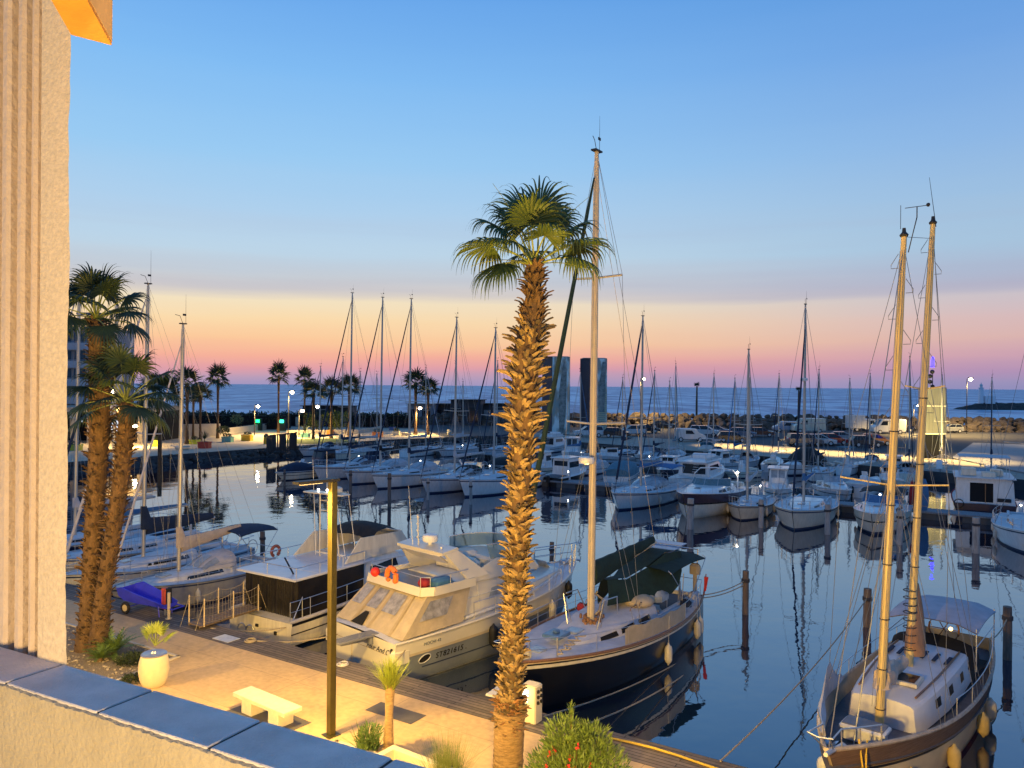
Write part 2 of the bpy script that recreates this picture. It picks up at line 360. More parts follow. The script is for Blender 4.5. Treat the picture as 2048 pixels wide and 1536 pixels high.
# ------------------------------------------------------------------ the balcony the picture is taken from
B1, B2 = Vector((-.884, .467, 0)), Vector((.467, .884, 0))
def Bp(a, w, z): return B1 * a + B2 * w + Vector((0, 0, z))
BR = math.atan2(B1.y, B1.x)      # local x = a (to the left), local y = -w
zc = HC - .9
cope = mat('coping tile', (.68, .62, .58), .55, var=.22, scale=5, bump=.35, bscale=120)
stucco = mat('rough stucco', (.74, .60, .42), .95, var=.14, scale=60, bump=.32, bscale=90)
stuccow = mat('wall render', (.46, .39, .27), .95, var=.16, scale=3, bump=.5, bscale=70)
bal = empty('balcony_parapet', Bp(1, 1.43, zc), BR, label='balcony parapet in beige render with blue grey coping tiles at the bottom left', cat='parapet')
def BL(a, w, z): return (a - 1, -(w - 1.43), z - zc)
m = MB(); 
for side_ in (0,):
    rows = []; Rw = random.Random(9)
    for i in range(700):
        a_ = -3.2 + 8.4 * i / 699; rg_ = Rw.uniform(-.0022, .0014) + .0016 * math.sin(a_ * 23) * math.sin(a_ * 7)
        rows.append([Vector(BL(a_, 1.52, zc - 1.6)), Vector(BL(a_, 1.52, zc - .016)), Vector(BL(a_, 1.3465, zc - .006 + rg_)), Vector(BL(a_, 1.339 + rg_ * .6, zc - .009 + rg_)), Vector(BL(a_, 1.336, zc - .06)), Vector(BL(a_, 1.336, zc - 1.6))])
    m.grid(rows); m.build('wall', stuccow, bal)
j = MB(); j.box(BL(1.0, 1.436, zc - .012), (8.4, .170, .016)); j.build('joint_bed', mat('dark mortar', (.05, .045, .04), .95, var=.3, scale=30), bal)
a0 = 1.555 - .434 * 9
k = 0
t = MB()
for i in range(19):
    c = a0 + .434 * i + .217
    if c > 4.9: break
    t.bbox(BL(c, 1.436, zc - .011), (.423, .176, .022), .0025)
t.build('coping', cope, bal)
pl = empty('facade_pillar', Bp(2.6, 1.7, 6), BR, label='tall stuccoed pillar with vertical grooves beside the balcony', cat='pillar')
def PL(a, w, z): return (a - 2.6, -(w - 1.7), z - 6)
m = MB()
# rough front, modelled with a slightly ragged edge
rows = []
Rn = random.Random(3)
nz_ = 260
for i in range(nz_ + 1):
    z = 3.0 + 7.6 * i / nz_
    a = 2.402 + Rn.uniform(-.0035, .0035) + .004 * math.sin(z * 9)
    rows.append([Vector(PL(a + .26, 1.64, z)), Vector(PL(a + .09, 1.555, z)), Vector(PL(a + .03 + Rn.uniform(0, .003), 1.535 + Rn.uniform(-.003, .003), z)), Vector(PL(a + .006, 1.524, z)),
                 Vector(PL(2.47, 1.52, z)), Vector(PL(2.552, 1.52, z)), Vector(PL(2.556, 1.60, z))])
m.grid(rows); m.build('stucco_face', stucco, pl)
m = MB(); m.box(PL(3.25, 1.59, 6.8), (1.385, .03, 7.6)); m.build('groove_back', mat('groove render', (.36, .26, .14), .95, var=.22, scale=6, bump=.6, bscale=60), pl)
m = MB()
for a, wd in ((2.566, .026), (2.628, .030), (2.702, .040), (2.79, .045), (2.89, .05), (3.0, .05), (3.12, .05)):
    m.bbox(PL(a, 1.562, 6.8), (wd, .05, 7.6), .010)
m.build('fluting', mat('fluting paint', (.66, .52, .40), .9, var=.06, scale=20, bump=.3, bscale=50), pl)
def ray(px, py, z): return W(px, py, z)
zt_ = HC + 1.06
q = [ray(215, 103, zt_), ray(118, -70, zt_), ray(48, -60, zt_), ray(133, 83, zt_)]
br_ = empty('ceiling_bracket', (q[0] + q[2]) / 2, 0, label='slanted concrete bracket of the balcony above, projecting past the pillar', cat='bracket')
o0 = br_.location.copy()
m = MB(); p2 = [((v - o0).x, (v - o0).y) for v in q]; zz = zt_ - o0.z
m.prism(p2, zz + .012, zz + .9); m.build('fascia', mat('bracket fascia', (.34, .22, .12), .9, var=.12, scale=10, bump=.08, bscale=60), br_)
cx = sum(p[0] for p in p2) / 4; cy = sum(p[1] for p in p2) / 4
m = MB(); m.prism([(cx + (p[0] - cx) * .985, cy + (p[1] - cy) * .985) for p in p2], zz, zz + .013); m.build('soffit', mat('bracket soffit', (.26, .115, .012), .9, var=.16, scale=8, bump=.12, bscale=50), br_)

# ------------------------------------------------------------------ plants
leafG = mat('palm frond green', (.060, .095, .020), .55, var=.4, scale=2)
leafD = mat('palm frond dark', (.022, .045, .018), .6, var=.4, scale=2)
leafY = mat('yucca leaf', (.30, .36, .05), .6, var=.3, scale=6)
leafO = mat('oleander leaf', (.10, .16, .035), .55, var=.45, scale=9)
leafL = mat('low shrub leaf', (.10, .17, .04), .6, var=.4, scale=9)
boot = mat('palm boot tan', (.25, .175, .085), .85, var=.5, scale=5, bump=.5, bscale=30)
bootd = mat('palm boot brown', (.105, .062, .032), .9, var=.45, scale=5, bump=.5, bscale=30)
bark = mat('palm bark', (.10, .06, .032), .95, var=.4, scale=8, stretch=(1, 1, .5), bump=.8, bscale=20)
petm = mat('palm petiole', (.20, .24, .05), .5, var=.3, scale=4)

def frond_geo(ml, mp_, base, az, el, plen, fan, rng, nseg=26, droop=1.0, segn=4, w=.032):
    """one fan leaf: an arching petiole and pleated segments joined near the hub, their thin tips hanging"""
    d = Vector((math.cos(az) * math.cos(el), math.sin(az) * math.cos(el), math.sin(el)))
    pts = []; p = Vector(base); dd = d.copy()
    for i in range(6):
        pts.append(p.copy()); p = p + dd * (plen / 5); dd = (dd + Vector((0, 0, -.055 * droop))).normalized()
    mp_.tube(pts, .028, 5, .014)
    hub = pts[-1]; d = dd
    side = d.cross(Vector((0, 0, 1)))
    side = side.normalized() if side.length > .01 else Vector((1, 0, 0))
    up = side.cross(d).normalized()
    tw = rng.uniform(-.5, .5); side, up = side * math.cos(tw) + up * math.sin(tw), up * math.cos(tw) - side * math.sin(tw)
    spread = rad(118)
    for k in range(nseg):
        th = -spread + 2 * spread * k / (nseg - 1)
        ln = fan * (1 - .22 * abs(th) / spread) * rng.uniform(.86, 1.08)
        dr = d * math.cos(th) + side * math.sin(th) - up * .10
        dr.normalize()
        q = hub.copy(); wv = side * math.cos(th) - d * math.sin(th)
        wv = (wv + up * (.35 if k % 2 else -.35)).normalized()
        prev = None; g = droop * rng.uniform(.7, 1.3)
        strip_ = []
        for i in range(segn + 1):
            f = i / segn
            ww = w * (0.25 + 1.3 * min(f * 2.2, 1)) * (1 if f < .5 else max(.08, 1 - (f - .5) * 1.9)) * fan
            strip_.append((q + wv * ww, q - wv * ww))
            dr = (dr + Vector((0, 0, -1)) * g * (.02 + 1.15 * max(0, f - .40))).normalized()
            q = q + dr * (ln / segn)
        ml.grid([[a_, b_] for a_, b_ in strip_])

DK = MB()
def boots(mb_, z0, z1, rad_fn, cen_fn, rng, step=.13, blen=.30, bw_=.11, out=.55, cross=.9, per=9, jitter=1.6):
    z = z0; row = 0
    while z < z1:
        r = rad_fn(z)
        for k in range(per):
            a = 2 * PI * (k + .5 * (row % 2)) / per + rng.uniform(-.14, .14) * jitter
            zz = z + rng.uniform(-.05, .05) * jitter
            c = cen_fn(zz); o_ = Vector((math.cos(a), math.sin(a), 0)); tn = Vector((-o_.y, o_.x, 0))
            lean = rng.choice((-1, 1)) * rng.uniform(.2, 1) * cross
            b0 = c + o_ * (r * .78) + Vector((0, 0, zz))
            dr = (Vector((0, 0, 1)) + o_ * out * rng.uniform(.6, 1.3) + tn * lean * .7).normalized()
            L_ = blen * rng.uniform(.5, 1.3); crl = rng.uniform(-.02, .13); nrm = (o_ - dr * o_.dot(dr)).normalized(); sd = dr.cross(nrm)
            rings = []
            for f, wf, bend in ((0, 1.0, 0), (.45, .72, .01), (.8, .62, .3 * crl), (1, .34, crl)):
                p = b0 + dr * L_ * f + o_ * bend + tn * lean * bend * 1.2
                w_ = bw_ * wf; th = .022
                rings.append([p - sd * w_ - nrm * th * .3, p + nrm * th, p + sd * w_ - nrm * th * .3, p - nrm * th * .9])
            (DK if rng.random() < .34 else mb_).loft(rings)
        z += step; row += 1

# the big washingtonia in the middle
def big_palm():
    rng = random.Random(11)
    base = W(1028, 1565)
    root = empty('palm_tree', base, 0, label='tall fan palm in the centre with a shaggy lamplit trunk of cut leaf bases', cat='palm tree')
    y0 = base.y
    zt = ZT(520, 1065, y0)
    pxs = [(1565, 1026, 62), (1440, 1028, 64), (1420, 1030, 80), (1250, 1035, 70), (1100, 1042, 74), (950, 1045, 86), (860, 1046, 92), (760, 1050, 110), (700, 1052, 108), (650, 1060, 96), (625, 1063, 84), (575, 1066, 62), (540, 1066, 44), (515, 1066, 34)]
    prof = []
    for py, px, wd in pxs:
        p = D(px, py, y0); prof.append((p.z, p.x - base.x, wd * (.86 if py < 1430 else .96) * y0 / F / 2))
    def interp(z, i):
        for a, b in zip(prof, prof[1:]):
            if z <= b[0]:
                f = max(0, (z - a[0]) / (b[0] - a[0])); return a[i] + (b[i] - a[i]) * f
        return prof[-1][i]
    cen = lambda z: Vector((interp(z, 1), 0, 0)); rr = lambda z: interp(z, 2)
    m = MB(); n = 60; rings = []
    for i in range(n + 1):
        z = -.1 + (zt + .1) * i / n; c = cen(z); r = rr(z) * (.55 if z > prof[2][0] + .02 else .94)
        r *= 1 + (.02 * math.sin(z * 40) if z < prof[2][0] else 0)
        rings.append([c + Vector((math.cos(2 * PI * k / 20) * r, math.sin(2 * PI * k / 20) * r, z)) for k in range(20)])
    m.loft(rings); tr = m.build('trunk', bark, root)
    zk = prof[2][0]; m = MB(); rings = []
    for i in range(40):
        z = -.12 + (zk + .12) * i / 39; c = cen(z); r = rr(z) * (.99 + .022 * math.sin(i * 2.4) + (.03 if i in (13, 14, 26) else 0)) * (1.06 if i < 6 else 1)
        rings.append([c + Vector((math.cos(2 * PI * k / 24) * r * (1 + .015 * math.sin(k * 5 + i)), math.sin(2 * PI * k / 24) * r, z)) for k in range(24)])
    m.loft(rings); m.build('trunk_base', mat('palm base bark', (.26, .17, .085), .95, var=.4, scale=7, stretch=(1, 1, 4), bump=.9, bscale=16), tr)
    m = MB(); boots(m, zk, zk + 2.6, lambda z: rr(z) * .72, cen, rng, .085, .15, .062, .45, 1.0, 12); 
    boots(m, zk + 2.5, prof[6][0], lambda z: rr(z) * .60, cen, rng, .10, .20, .062, .75, 1.5, 11)
    boots(m, prof[6][0], prof[9][0], lambda z: rr(z) * .54, cen, rng, .10, .28, .066, 1.1, 1.9, 11)
    m.build('leaf_bases', boot, tr)
    fr = MB(); boots(fr, zk - .42, zk + .22, lambda z: rr(z) * .90, cen, rng, .055, .13, .04, .35, 1.2, 18); fr.build('fibre_fringe', mat('rust fibre', (.20, .10, .045), .95, var=.5, scale=8), tr)
    DK.build('darker_leaf_bases', mat('darker boots', (.10, .072, .042), .95, var=.5, scale=6, bump=.5, bscale=30), tr); DK.v, DK.f = [], []  # randomly darker leaf bases, for dark gaps between the tan ones
    m = MB(); boots(m, prof[9][0], prof[12][0] + .1, lambda z: rr(z) * .72, cen, rng, .085, .20, .05, .45, 1.0, 13)
    m.build('fibrous_neck', bootd, tr); DK.v, DK.f = [], []
    top = Vector((cen(zt).x, 0, zt - .1))
    ml, mp_ = MB(), MB()
    # az, elevation, petiole, fan, droop  (x right, y away)
    spec = [(182, 34, 1.25, .95, 1.1), (196, 10, 1.0, .9, 1.2), (168, 56, 1.3, .9, 1.0), (105, 76, 1.45, .95, .7), (75, 84, 1.5, .95, .7), (55, 70, 1.4, .9, .8), (138, 66, 1.35, .9, .8),
            (2, 38, 1.2, .95, 1.1), (20, 54, 1.25, .85, 1.0), (-18, 20, 1.0, .85, 1.2), (262, 66, 1.2, .9, .9), (300, 52, 1.0, .8, 1.1), (90, 40, 1.0, .8, 1.1), (150, 22, .9, .8, 1.3), (225, 40, 1.0, .8, 1.2)]
    for az, el, pl_, fan, dr in spec:
        frond_geo(ml, mp_, top + Vector((rng.uniform(-.1, .1), rng.uniform(-.1, .1), 0)), rad(az + rng.uniform(-6, 6)), rad(el), pl_ * .78, fan * 1.2, rng, 38, dr * 1.45, 10, .017)
    cr = ml.build('crown', leafG, root, smooth=0); mp_.build('petiole', petm, cr)
    mp_ = MB()
    for az, el, L_ in ((-5, 35, 1.7), (182, 30, 1.6), (10, 62, 1.9), (170, 70, 2.0), (190, 15, 1.4), (-20, 10, 1.3)):
        p = top.copy(); d = Vector((math.cos(rad(az)) * math.cos(rad(el)), math.sin(rad(az)) * .2, math.sin(rad(el)))); pts = []
        for i in range(7): pts.append(p.copy()); p = p + d * L_ / 6; d = (d + Vector((0, 0, -.12))).normalized()
        mp_.tube(pts, .013, 4, .004)
    mp_.build('flower_stalk', petm, cr)
    return root
big_palm()

def left_palm(pxs, crown_px, label, seed, nf=26, plen=1.0, fan=.9, skirt=False, dark=True):
    rng = random.Random(seed)
    base = W(pxs[0][0], pxs[0][1]); y0 = base.y
    root = empty('palm_tree', base, 0, label=label, cat='palm tree', group='pair of fan palms by the pillar')
    prof = []
    for px, py, wd in pxs:
        p = D(px, py, y0); prof.append((p.z, p.x - base.x, wd * y0 / F / 2))
    def interp(z, i):
        for a, b in zip(prof, prof[1:]):
            if z <= b[0]:
                f = max(0, (z - a[0]) / (b[0] - a[0])); return a[i] + (b[i] - a[i]) * f
        return prof[-1][i]
    cen = lambda z: Vector((interp(z, 1), 0, 0)); rr = lambda z: interp(z, 2)
    zt = prof[-1][0]
    m = MB(); n = 40; rings = []
    for i in range(n + 1):
        z = -.1 + (zt + .1) * i / n; c = cen(z); r = rr(z) * .6
        rings.append([c + Vector((math.cos(2 * PI * k / 14) * r, math.sin(2 * PI * k / 14) * r, z)) for k in range(14)])
    m.loft(rings); tr = m.build('trunk', bark, root)
    m = MB(); boots(m, .2, zt - .1, lambda z: rr(z) * .58, cen, rng, .15, .23, .075, .5, 1.1, 10); m.build('leaf_bases', bootd if dark else boot, tr); DK.build('darker_leaf_bases', mat('darker boots dark', (.05, .032, .02), .95, var=.5, scale=6), tr); DK.v, DK.f = [], []  # a random share of the leaf bases in darker brown
    top = Vector((cen(zt).x, 0, zt)); ml, mp_ = MB(), MB()
    for i in range(nf):
        az = rad(137.5 * i + rng.uniform(-15, 15)); f = (i + .5) / nf; el = rad(84 - 104 * f ** 1.1)
        frond_geo(ml, mp_, top, az, el, plen * rng.uniform(.85, 1.15), fan * rng.uniform(.9, 1.1), rng, 28, .9 + .7 * f, 8, .022)
    cr = ml.build('crown', leafD, root, smooth=0); mp_.build('petiole', petm, cr)
    return root
left_palm([(178, 1312, 70), (185, 1250, 62), (188, 1150, 56), (195, 1000, 58), (200, 880, 60), (200, 780, 66), (196, 700, 60), (190, 650, 34)], None,
          'taller fan palm beside the pillar, its crown above the flats', 5, 21, 1.05, 1.05)
left_palm([(203, 1318, 66), (212, 1200, 50), (230, 1080, 50), (246, 960, 52), (252, 880, 50), (252, 815, 32)], None,
          'shorter leaning fan palm with thick trunk and broad drooping crown', 6, 23, 1.15, 1.0)
rp = empty('palm_tree', W(322, 1000), 0, label='slim fan palm crown showing behind the shorter leaning palm', cat='palm tree')
m = MB(); q = rp.location; zt = ZT(805, 322, q.y); m.tube([(0, 0, -.1), (0, 0, zt)], .16, 10, .13); m.build('trunk', bark, rp)
rng = random.Random(9); ml, mp_ = MB(), MB()
for i in range(18):
    f = (i + .5) / 18; frond_geo(ml, mp_, (0, 0, zt), rad(137.5 * i), rad(80 - 90 * f), 1.3, 1.2, rng, 22, .7 + f, 5, .035)
cr = ml.build('crown', leafD, rp, smooth=0); mp_.build('petiole', petm, cr)

# distant fan palms along the promenade
def small_palm_proto():
    rng = random.Random(21); root = empty('fan_palm', (0, 0, -50)); H_ = 6.0
    m = MB(); m.tube([(0, 0, -.1), (.03, 0, .5), (0, .02, 2), (.02, 0, 4), (0, 0, H_)], [.28, .19, .14, .15, .22], 9); m.build('trunk', bark, root)
    ml, mp_ = MB(), MB()
    for i in range(20):
        f = (i + .5) / 20; frond_geo(ml, mp_, (0, 0, H_), rad(137.5 * i + rng.uniform(-12, 12)), rad(82 - 100 * f), 1.0, 1.15, rng, 13, .4 + .5 * f, 4, .045)
    cr = ml.build('crown', leafD, root, smooth=0); mp_.build('petiole', petm, cr)
    return root
sp = small_palm_proto(); CH[sp.name] = children(sp)
sparse = empty('fan_palm', (0, 0, -50)); rng = random.Random(4)
m = MB(); m.tube([(0, 0, -.1), (0, 0, 3), (.05, 0, 6.4)], [.27, .24, .17], 8); m.build('trunk', bark, sparse)
ml, mp_ = MB(), MB()
for i in range(7): frond_geo(ml, mp_, (0, 0, 6.4), rad(51 * i), rad(62 - 6 * (i % 3)), .35, .8, rng, 11, .5, 3, .05)
cr = ml.build('crown', leafD, sparse, smooth=0); mp_.build('petiole', petm, cr); CH[sparse.name] = children(sparse)
first = True
PP = [(375, 897, 762, 'fan palm above the red planter, first of the promenade'), (402, 890, 785, 'shorter dark palm behind the red planter'), (388, 884, 792, 'lowest palm in the clump left of the teal planter'),
      (437, 885, 752, 'straight fan palm between the red and teal planters'), (558, 872, 745, 'large fan palm right of the green lit kiosk'),
      (610, 868, 752, 'fan palm with lit lower trunk behind the black fence'), (628, 886, 778, 'short palm on the round lawn'), (664, 882, 772, 'thick trunked palm on the round lawn'),
      (700, 878, 765, 'palm behind the first mast pair'), (832, 872, 755, 'left palm of the far lamplit pair'), (857, 872, 768, 'right palm of the far lamplit pair, brightly lit trunk')]
for i, (px, pb, pt, lb) in enumerate(PP):
    b = W(px, pb); h = ZT(pt + 8, px, b.y)
    k = dict(label=lb, cat='palm tree', group='fan palms along the promenade')
    o = sp if i == 0 else copy_tree(sp)
    o.location = b; o.rotation_euler.z = i * 1.3; o.scale = (h / 6.4,) * 3 if 0.75 < h / 6.4 < 1.5 else (1.1, 1.1, h / 6.4); tag(o, **k)
for i, (px, pt, lb) in enumerate(((1394, 752, 'sparse young palm on the breakwater behind the parked cars'), (1598, 758, 'sparse young palm on the breakwater behind the tall white van'))):
    b = W(px, 832); o = sparse if i == 0 else copy_tree(sparse); h = ZT(pt + 10, px, b.y); o.location = b; o.scale = (1.15, 1.15, h / 6.9); o.rotation_euler.z = i
    tag(o, label=lb, cat='palm tree', group='young palms on the breakwater')

# yucca, tufts, oleander, cycad
def blades(mb_, c, n, ln, w_, rng, el0=20, el1=88, curl=.4, spread=.05, segs=3):
    for i in range(n):
        az = rng.uniform(0, 2 * PI); el = rad(rng.uniform(el0, el1)); d = Vector((math.cos(az) * math.cos(el), math.sin(az) * math.cos(el), math.sin(el)))
        p = Vector(c) + Vector((rng.uniform(-spread, spread), rng.uniform(-spread, spread), 0)); sd = d.cross(Vector((0, 0, 1))).normalized(); L_ = ln * rng.uniform(.75, 1.1); rows = []
        for k_ in range(segs + 1):
            f = k_ / segs; ww = w_ * (1 - f * .92); rows.append([p + sd * ww, p - sd * ww]); d = (d + Vector((0, 0, -curl * f / segs))).normalized(); p = p + d * L_ / segs
        mb_.grid(rows)
def leafy(mb_, c, rx, ry, rz_, n, ln, w_, rng, shell=.55, up=.5):
    for i in range(n):
        while True:
            v = Vector((rng.uniform(-1, 1), rng.uniform(-1, 1), rng.uniform(-1, 1)))
            if shell < v.length < 1: break
        p = Vector(c) + Vector((v.x * rx, v.y * ry, v.z * rz_)); d = (Vector((v.x, v.y, v.z * .4 + up)) + Vector([rng.uniform(-.6, .6) for _ in range(3)])).normalized()
        sd = d.cross(Vector([rng.uniform(-1, 1) for _ in range(3)])).normalized(); L_ = ln * rng.uniform(.6, 1.2)
        mb_.add([p, p + d * L_ * .5 + sd * w_, p + d * L_, p + d * L_ * .5 - sd * w_], [(0, 1, 2, 3)])
rng = random.Random(31)
b = W(787, 1497)
yu = empty('yucca', b, 0, label='slender yucca with a brush of lime green leaves on a bare stem', cat='yucca')
hy = ZT(1372, 790, b.y)
m = MB(); m.tube([(0, 0, -.05), (.01, 0, hy * .5), (.03, 0, hy)], [.13, .095, .12], 12); m.build('trunk', mat('yucca trunk', (.42, .28, .14), .9, var=.3, scale=8, stretch=(1, 1, 3), bump=.7, bscale=25), yu)
m = MB(); blades(m, (.03, 0, hy - .10), 340, .72, .013, rng, 38, 90, .16, .10); m.build('leaves', leafY, yu, smooth=0)
b = W(748, 1502); o = MB(); blades(o, (0, 0, 0), 120, .62, .018, rng, 35, 90, .5, .22); leafy(o, (0, 0, .28), .28, .28, .26, 260, .16, .016, rng, .1)
o.build('shrub', leafL, None, b, smooth=0, label='small spiky green shrub left of the slender yucca', cat='shrub')
b = W(905, 1590); o = MB(); blades(o, (0, 0, 0), 620, 1.15, .007, rng, 52, 90, .5, .24)
o.build('ornamental_grass', mat('grass tuft', (.16, .20, .05), .7, var=.35, scale=8), None, b, smooth=0, label='tuft of fine ornamental grass between the yucca and the big palm', cat='grass tuft')
b = W(1158, 1640)
ol = empty('oleander_bush', b, 0, label='flowering oleander bush with red blooms at the foot of the big palm', cat='bush')
m = MB(); ztop = ZT(1440, 1150, b.y)
for cx, cy, cz, r_ in ((-.05, 0, ztop * .45, .75), (-.45, .1, ztop * .42, .5), (.5, 0, ztop * .5, .55), (.1, -.3, ztop * .4, .6), (-.15, .1, ztop * .78, .42), (.35, .1, ztop * .72, .42)):
    leafy(m, (cx, cy, cz), r_, r_, r_ * 1.0, int(2300 * r_), .17, .014, rng, .35, .9)
for i in range(46):
    a = rng.uniform(0, 2 * PI); rr_ = rng.uniform(0, .9); p = Vector((math.cos(a) * rr_, math.sin(a) * rr_ * .7, ztop * rng.uniform(.62, .95) - rr_ * .35)); blades(m, p, 16, .17, .011, rng, 25, 88, .2, .02, 2)
blades(m, (-.05, 0, ztop + .12), 26, .2, .012, rng, 25, 88, .2, .02, 2); blades(m, (-.05, 0, ztop - .05), 26, .2, .012, rng, 5, 80, .2, .02, 2); blades(m, (-.05, 0, ztop + .25), 20, .16, .012, rng, 35, 88, .2, .02, 2)
m.build('foliage', leafO, ol, smooth=0)
m = MB()
for i in range(7): a = 2.4 * i; m.tube([(0, 0, 0), (math.cos(a) * .25, math.sin(a) * .2, ztop * .4), (math.cos(a) * .45, math.sin(a) * .3, ztop * .8)], .018, 5, .006)
m.tube([(0, 0, 0), (-.05, 0, ztop * .6), (-.05, 0, ztop + .2)], .016, 5, .006); m.build('stem', bark, ol)
m = MB()
for i in range(24):
    a = rng.uniform(0, 2 * PI); rr_ = rng.uniform(.25, .85); c = Vector((math.cos(a) * rr_, -abs(math.sin(a)) * rr_ * .8 - .05, ztop * rng.uniform(.35, .85)))
    for q_ in range(9): 
        v = Vector([rng.uniform(-1, 1) for _ in range(3)]).normalized() * .05; sd = v.cross(Vector((.3, .2, 1))).normalized() * .026
        m.add([c, c + v + sd, c + v * 1.5, c + v - sd], [(0, 1, 2, 3)])
m.build('blossom', mat('red blossom', (.62, .05, .04), .6, var=.3, scale=20), ol, smooth=0)

# planting beds and kerbs
gravel = mat('gravel', (.22, .18, .13), .95, var=.6, scale=34, bump=1.0, bscale=40)
kerb = mat('kerb stone', (.58, .52, .42), .8, var=.1, scale=5)
def bed(name, corners, lb):
    P = [Vector(c) for c in corners]; c0 = sum(P, Vector()) / len(P); e = empty(name, c0, 0, label=lb, cat='planting bed')
    L_ = [p - c0 for p in P]; MB().prism([(p.x, p.y) for p in L_], .004, .016).build('gravel', gravel, e, smooth=0)
    k_ = MB(); n = len(L_)
    for i in range(n):
        a_, b_ = L_[i], L_[(i + 1) % n]; d = (b_ - a_); mid = (a_ + b_) / 2; k_.box((mid.x, mid.y, .03), (d.length + .09, .09, .055), math.atan2(d.y, d.x))
    k_.build('kerb', kerb, e); 
    st = MB(); rg = random.Random(5)
    for i in range(420):
        u_, v_ = rg.random(), rg.random(); p = L_[0].lerp(L_[1], u_).lerp(L_[3].lerp(L_[2], u_), v_) * .94; s_ = rg.uniform(.02, .05)
        st.ball((p.x, p.y, .016 + s_ * .3), s_, 4, .6)
    tag(st.build('pebbles', mat('pebbles', (.36, .31, .25), .9, var=.5, scale=7), e), kind='stuff'); return e
bed('planting_bed', [S(-28.0, 14.6), S(-21.6, 14.75), S(-21.2, 12.1), S(-28.0, 12.1)], 'gravel bed with low plants round the feet of the leaning palms')
bed('planting_bed', [S(-13.3, 13.3), S(-8.6, 13.5), S(-8.4, 11.2), S(-13.0, 11.0)], 'pebble bed with pale kerb around the yucca and the big palm')
def cycad(px, py, lb, n=34, ln=.75, seed=1):
    rg = random.Random(seed); b = W(px, py); e = empty('cycad', b, 0, label=lb, cat='low plant'); m = MB()
    for i in range(n):
        az = 2.4 * i; el = rad(rg.uniform(15, 75)); d = Vector((math.cos(az) * math.cos(el), math.sin(az) * math.cos(el), math.sin(el))); p = Vector((0, 0, .08)); L_ = ln * rg.uniform(.7, 1.1)
        for k_ in range(9):
            q_ = p + d * L_ / 9; sd = d.cross(Vector((0, 0, 1))).normalized()
            for sg in (-1, 1): t_ = q_ + sd * sg * .13 * (1 - abs(k_ - 3) / 8) + d * .05; m.add([p, q_, t_], [(0, 1, 2)])
            p = q_; d = (d + Vector((0, 0, -.11))).normalized()
    m.build('leaves', leafL, e, smooth=0); MB().ball((0, 0, .06), .09, 8, 1.2).build('stem', bark, e)
cycad(236, 1322, 'cycad with stiff green leaves in the bed beside the bin', 44, .85, 2)
cycad(208, 1335, 'small feathery plant between the palms and the cycad', 26, .55, 3)
o = MB(); leafy(o, (0, 0, .12), .5, .4, .14, 700, .12, .02, rng, .1)
o.build('ground_ivy', mat('dark groundcover', (.03, .05, .02), .8, var=.5, scale=9), None, W(272, 1338), smooth=0, label='dark low groundcover spreading under the cycad', cat='groundcover')
o = MB(); leafy(o, (0, 0, .08), .32, .26, .1, 420, .1, .02, rng, .1)
o.build('ground_ivy', MC['dark groundcover'], None, W(276, 1374), smooth=0, label='dark low cushion plant at the left foot of the bin', cat='groundcover')

# ------------------------------------------------------------------ quay furniture near the building
b = W(316, 1380); e = empty('litter_bin', b, 0, label='cream barrel shaped litter bin with steel ashtray lid', cat='bin'); hb = ZT(1316, 316, b.y)
m = MB(); m.lathe([(.01, .0), (.27, .0), (.30, .02), (.37, hb * .22), (.41, hb * .5), (.39, hb * .75), (.345, hb * .93), (.33, hb * .95), (.01, hb * .95)], n=36); m.build('body', mat('cream concrete', (.62, .54, .38), .6, var=.07, scale=8, bump=.2), e, smooth=40)
m = MB(); m.lathe([(.01, hb * .95 + .003), (.335, hb * .95 + .003), (.345, hb * .99), (.30, hb * 1.02), (.22, hb * 1.0), (.20, hb * .99), (.09, hb * 1.01), (.06, hb * 1.07), (.01, hb * 1.08)], n=32); m.build('lid', MC['stainless tube'], e, smooth=40)
b = W(312, 1326); e = empty('agave', W(318, 1296 + 42), 0, label='bright green fan leaved seedling just behind the litter bin', cat='plant'); m = MB(); mp2_ = MB(); rg = random.Random(2)
for az, el in ((100, 70), (60, 60), (150, 65), (10, 38), (200, 60), (80, 85)): frond_geo(m, mp2_, (0, 0, hb * .62), rad(az), rad(el), .42, .34, rg, 20, .35, 3, .05)
cr = m.build('leaves', leafY, e, smooth=0); mp2_.build('stem', petm, e)
# bench
c0 = (W(475, 1393, .47) + W(576, 1434, .47) + W(512, 1381, .47) + W(612, 1414, .47)) / 4; c0.z = 0
d_ = W(576, 1434, .47) - W(475, 1393, .47)
bn = empty('stone_bench', c0, math.atan2(d_.y, d_.x), label='pale stone slab bench on two block legs, lit by the street lamp', cat='bench')
marble = mat('bench stone', (.64, .58, .46), .45, var=.10, scale=6)
MB().bbox((0, 0, .42), (2.15, .56, .10), .012).build('seat', marble, bn)
for sx in (-.55, .58): MB().bbox((sx, 0, .185), (.42, .46, .37), .01).build('leg', marble, bn)
for i, (p4, lb) in enumerate((((742, 1424), 'dark slate square let into the paving near the boardwalk'),)):
    cc = (W(748, 1425) + W(852, 1437)) / 2
    MB().box((0, 0, .006), (1.55, .62, .006)).build('paving_inlay', mat('slate inlay', (.09, .085, .09), .7, var=.2), None, W(800, 1429), math.atan2(U.y, U.x), label=lb, cat='paving inlay')
MB().box((0, 0, .006), (2.3, 1.0, .006)).build('paving_inlay', MC['slate inlay'], None, c0, math.atan2(d_.y, d_.x), label='dark slate square in the paving under the stone bench', cat='paving inlay')
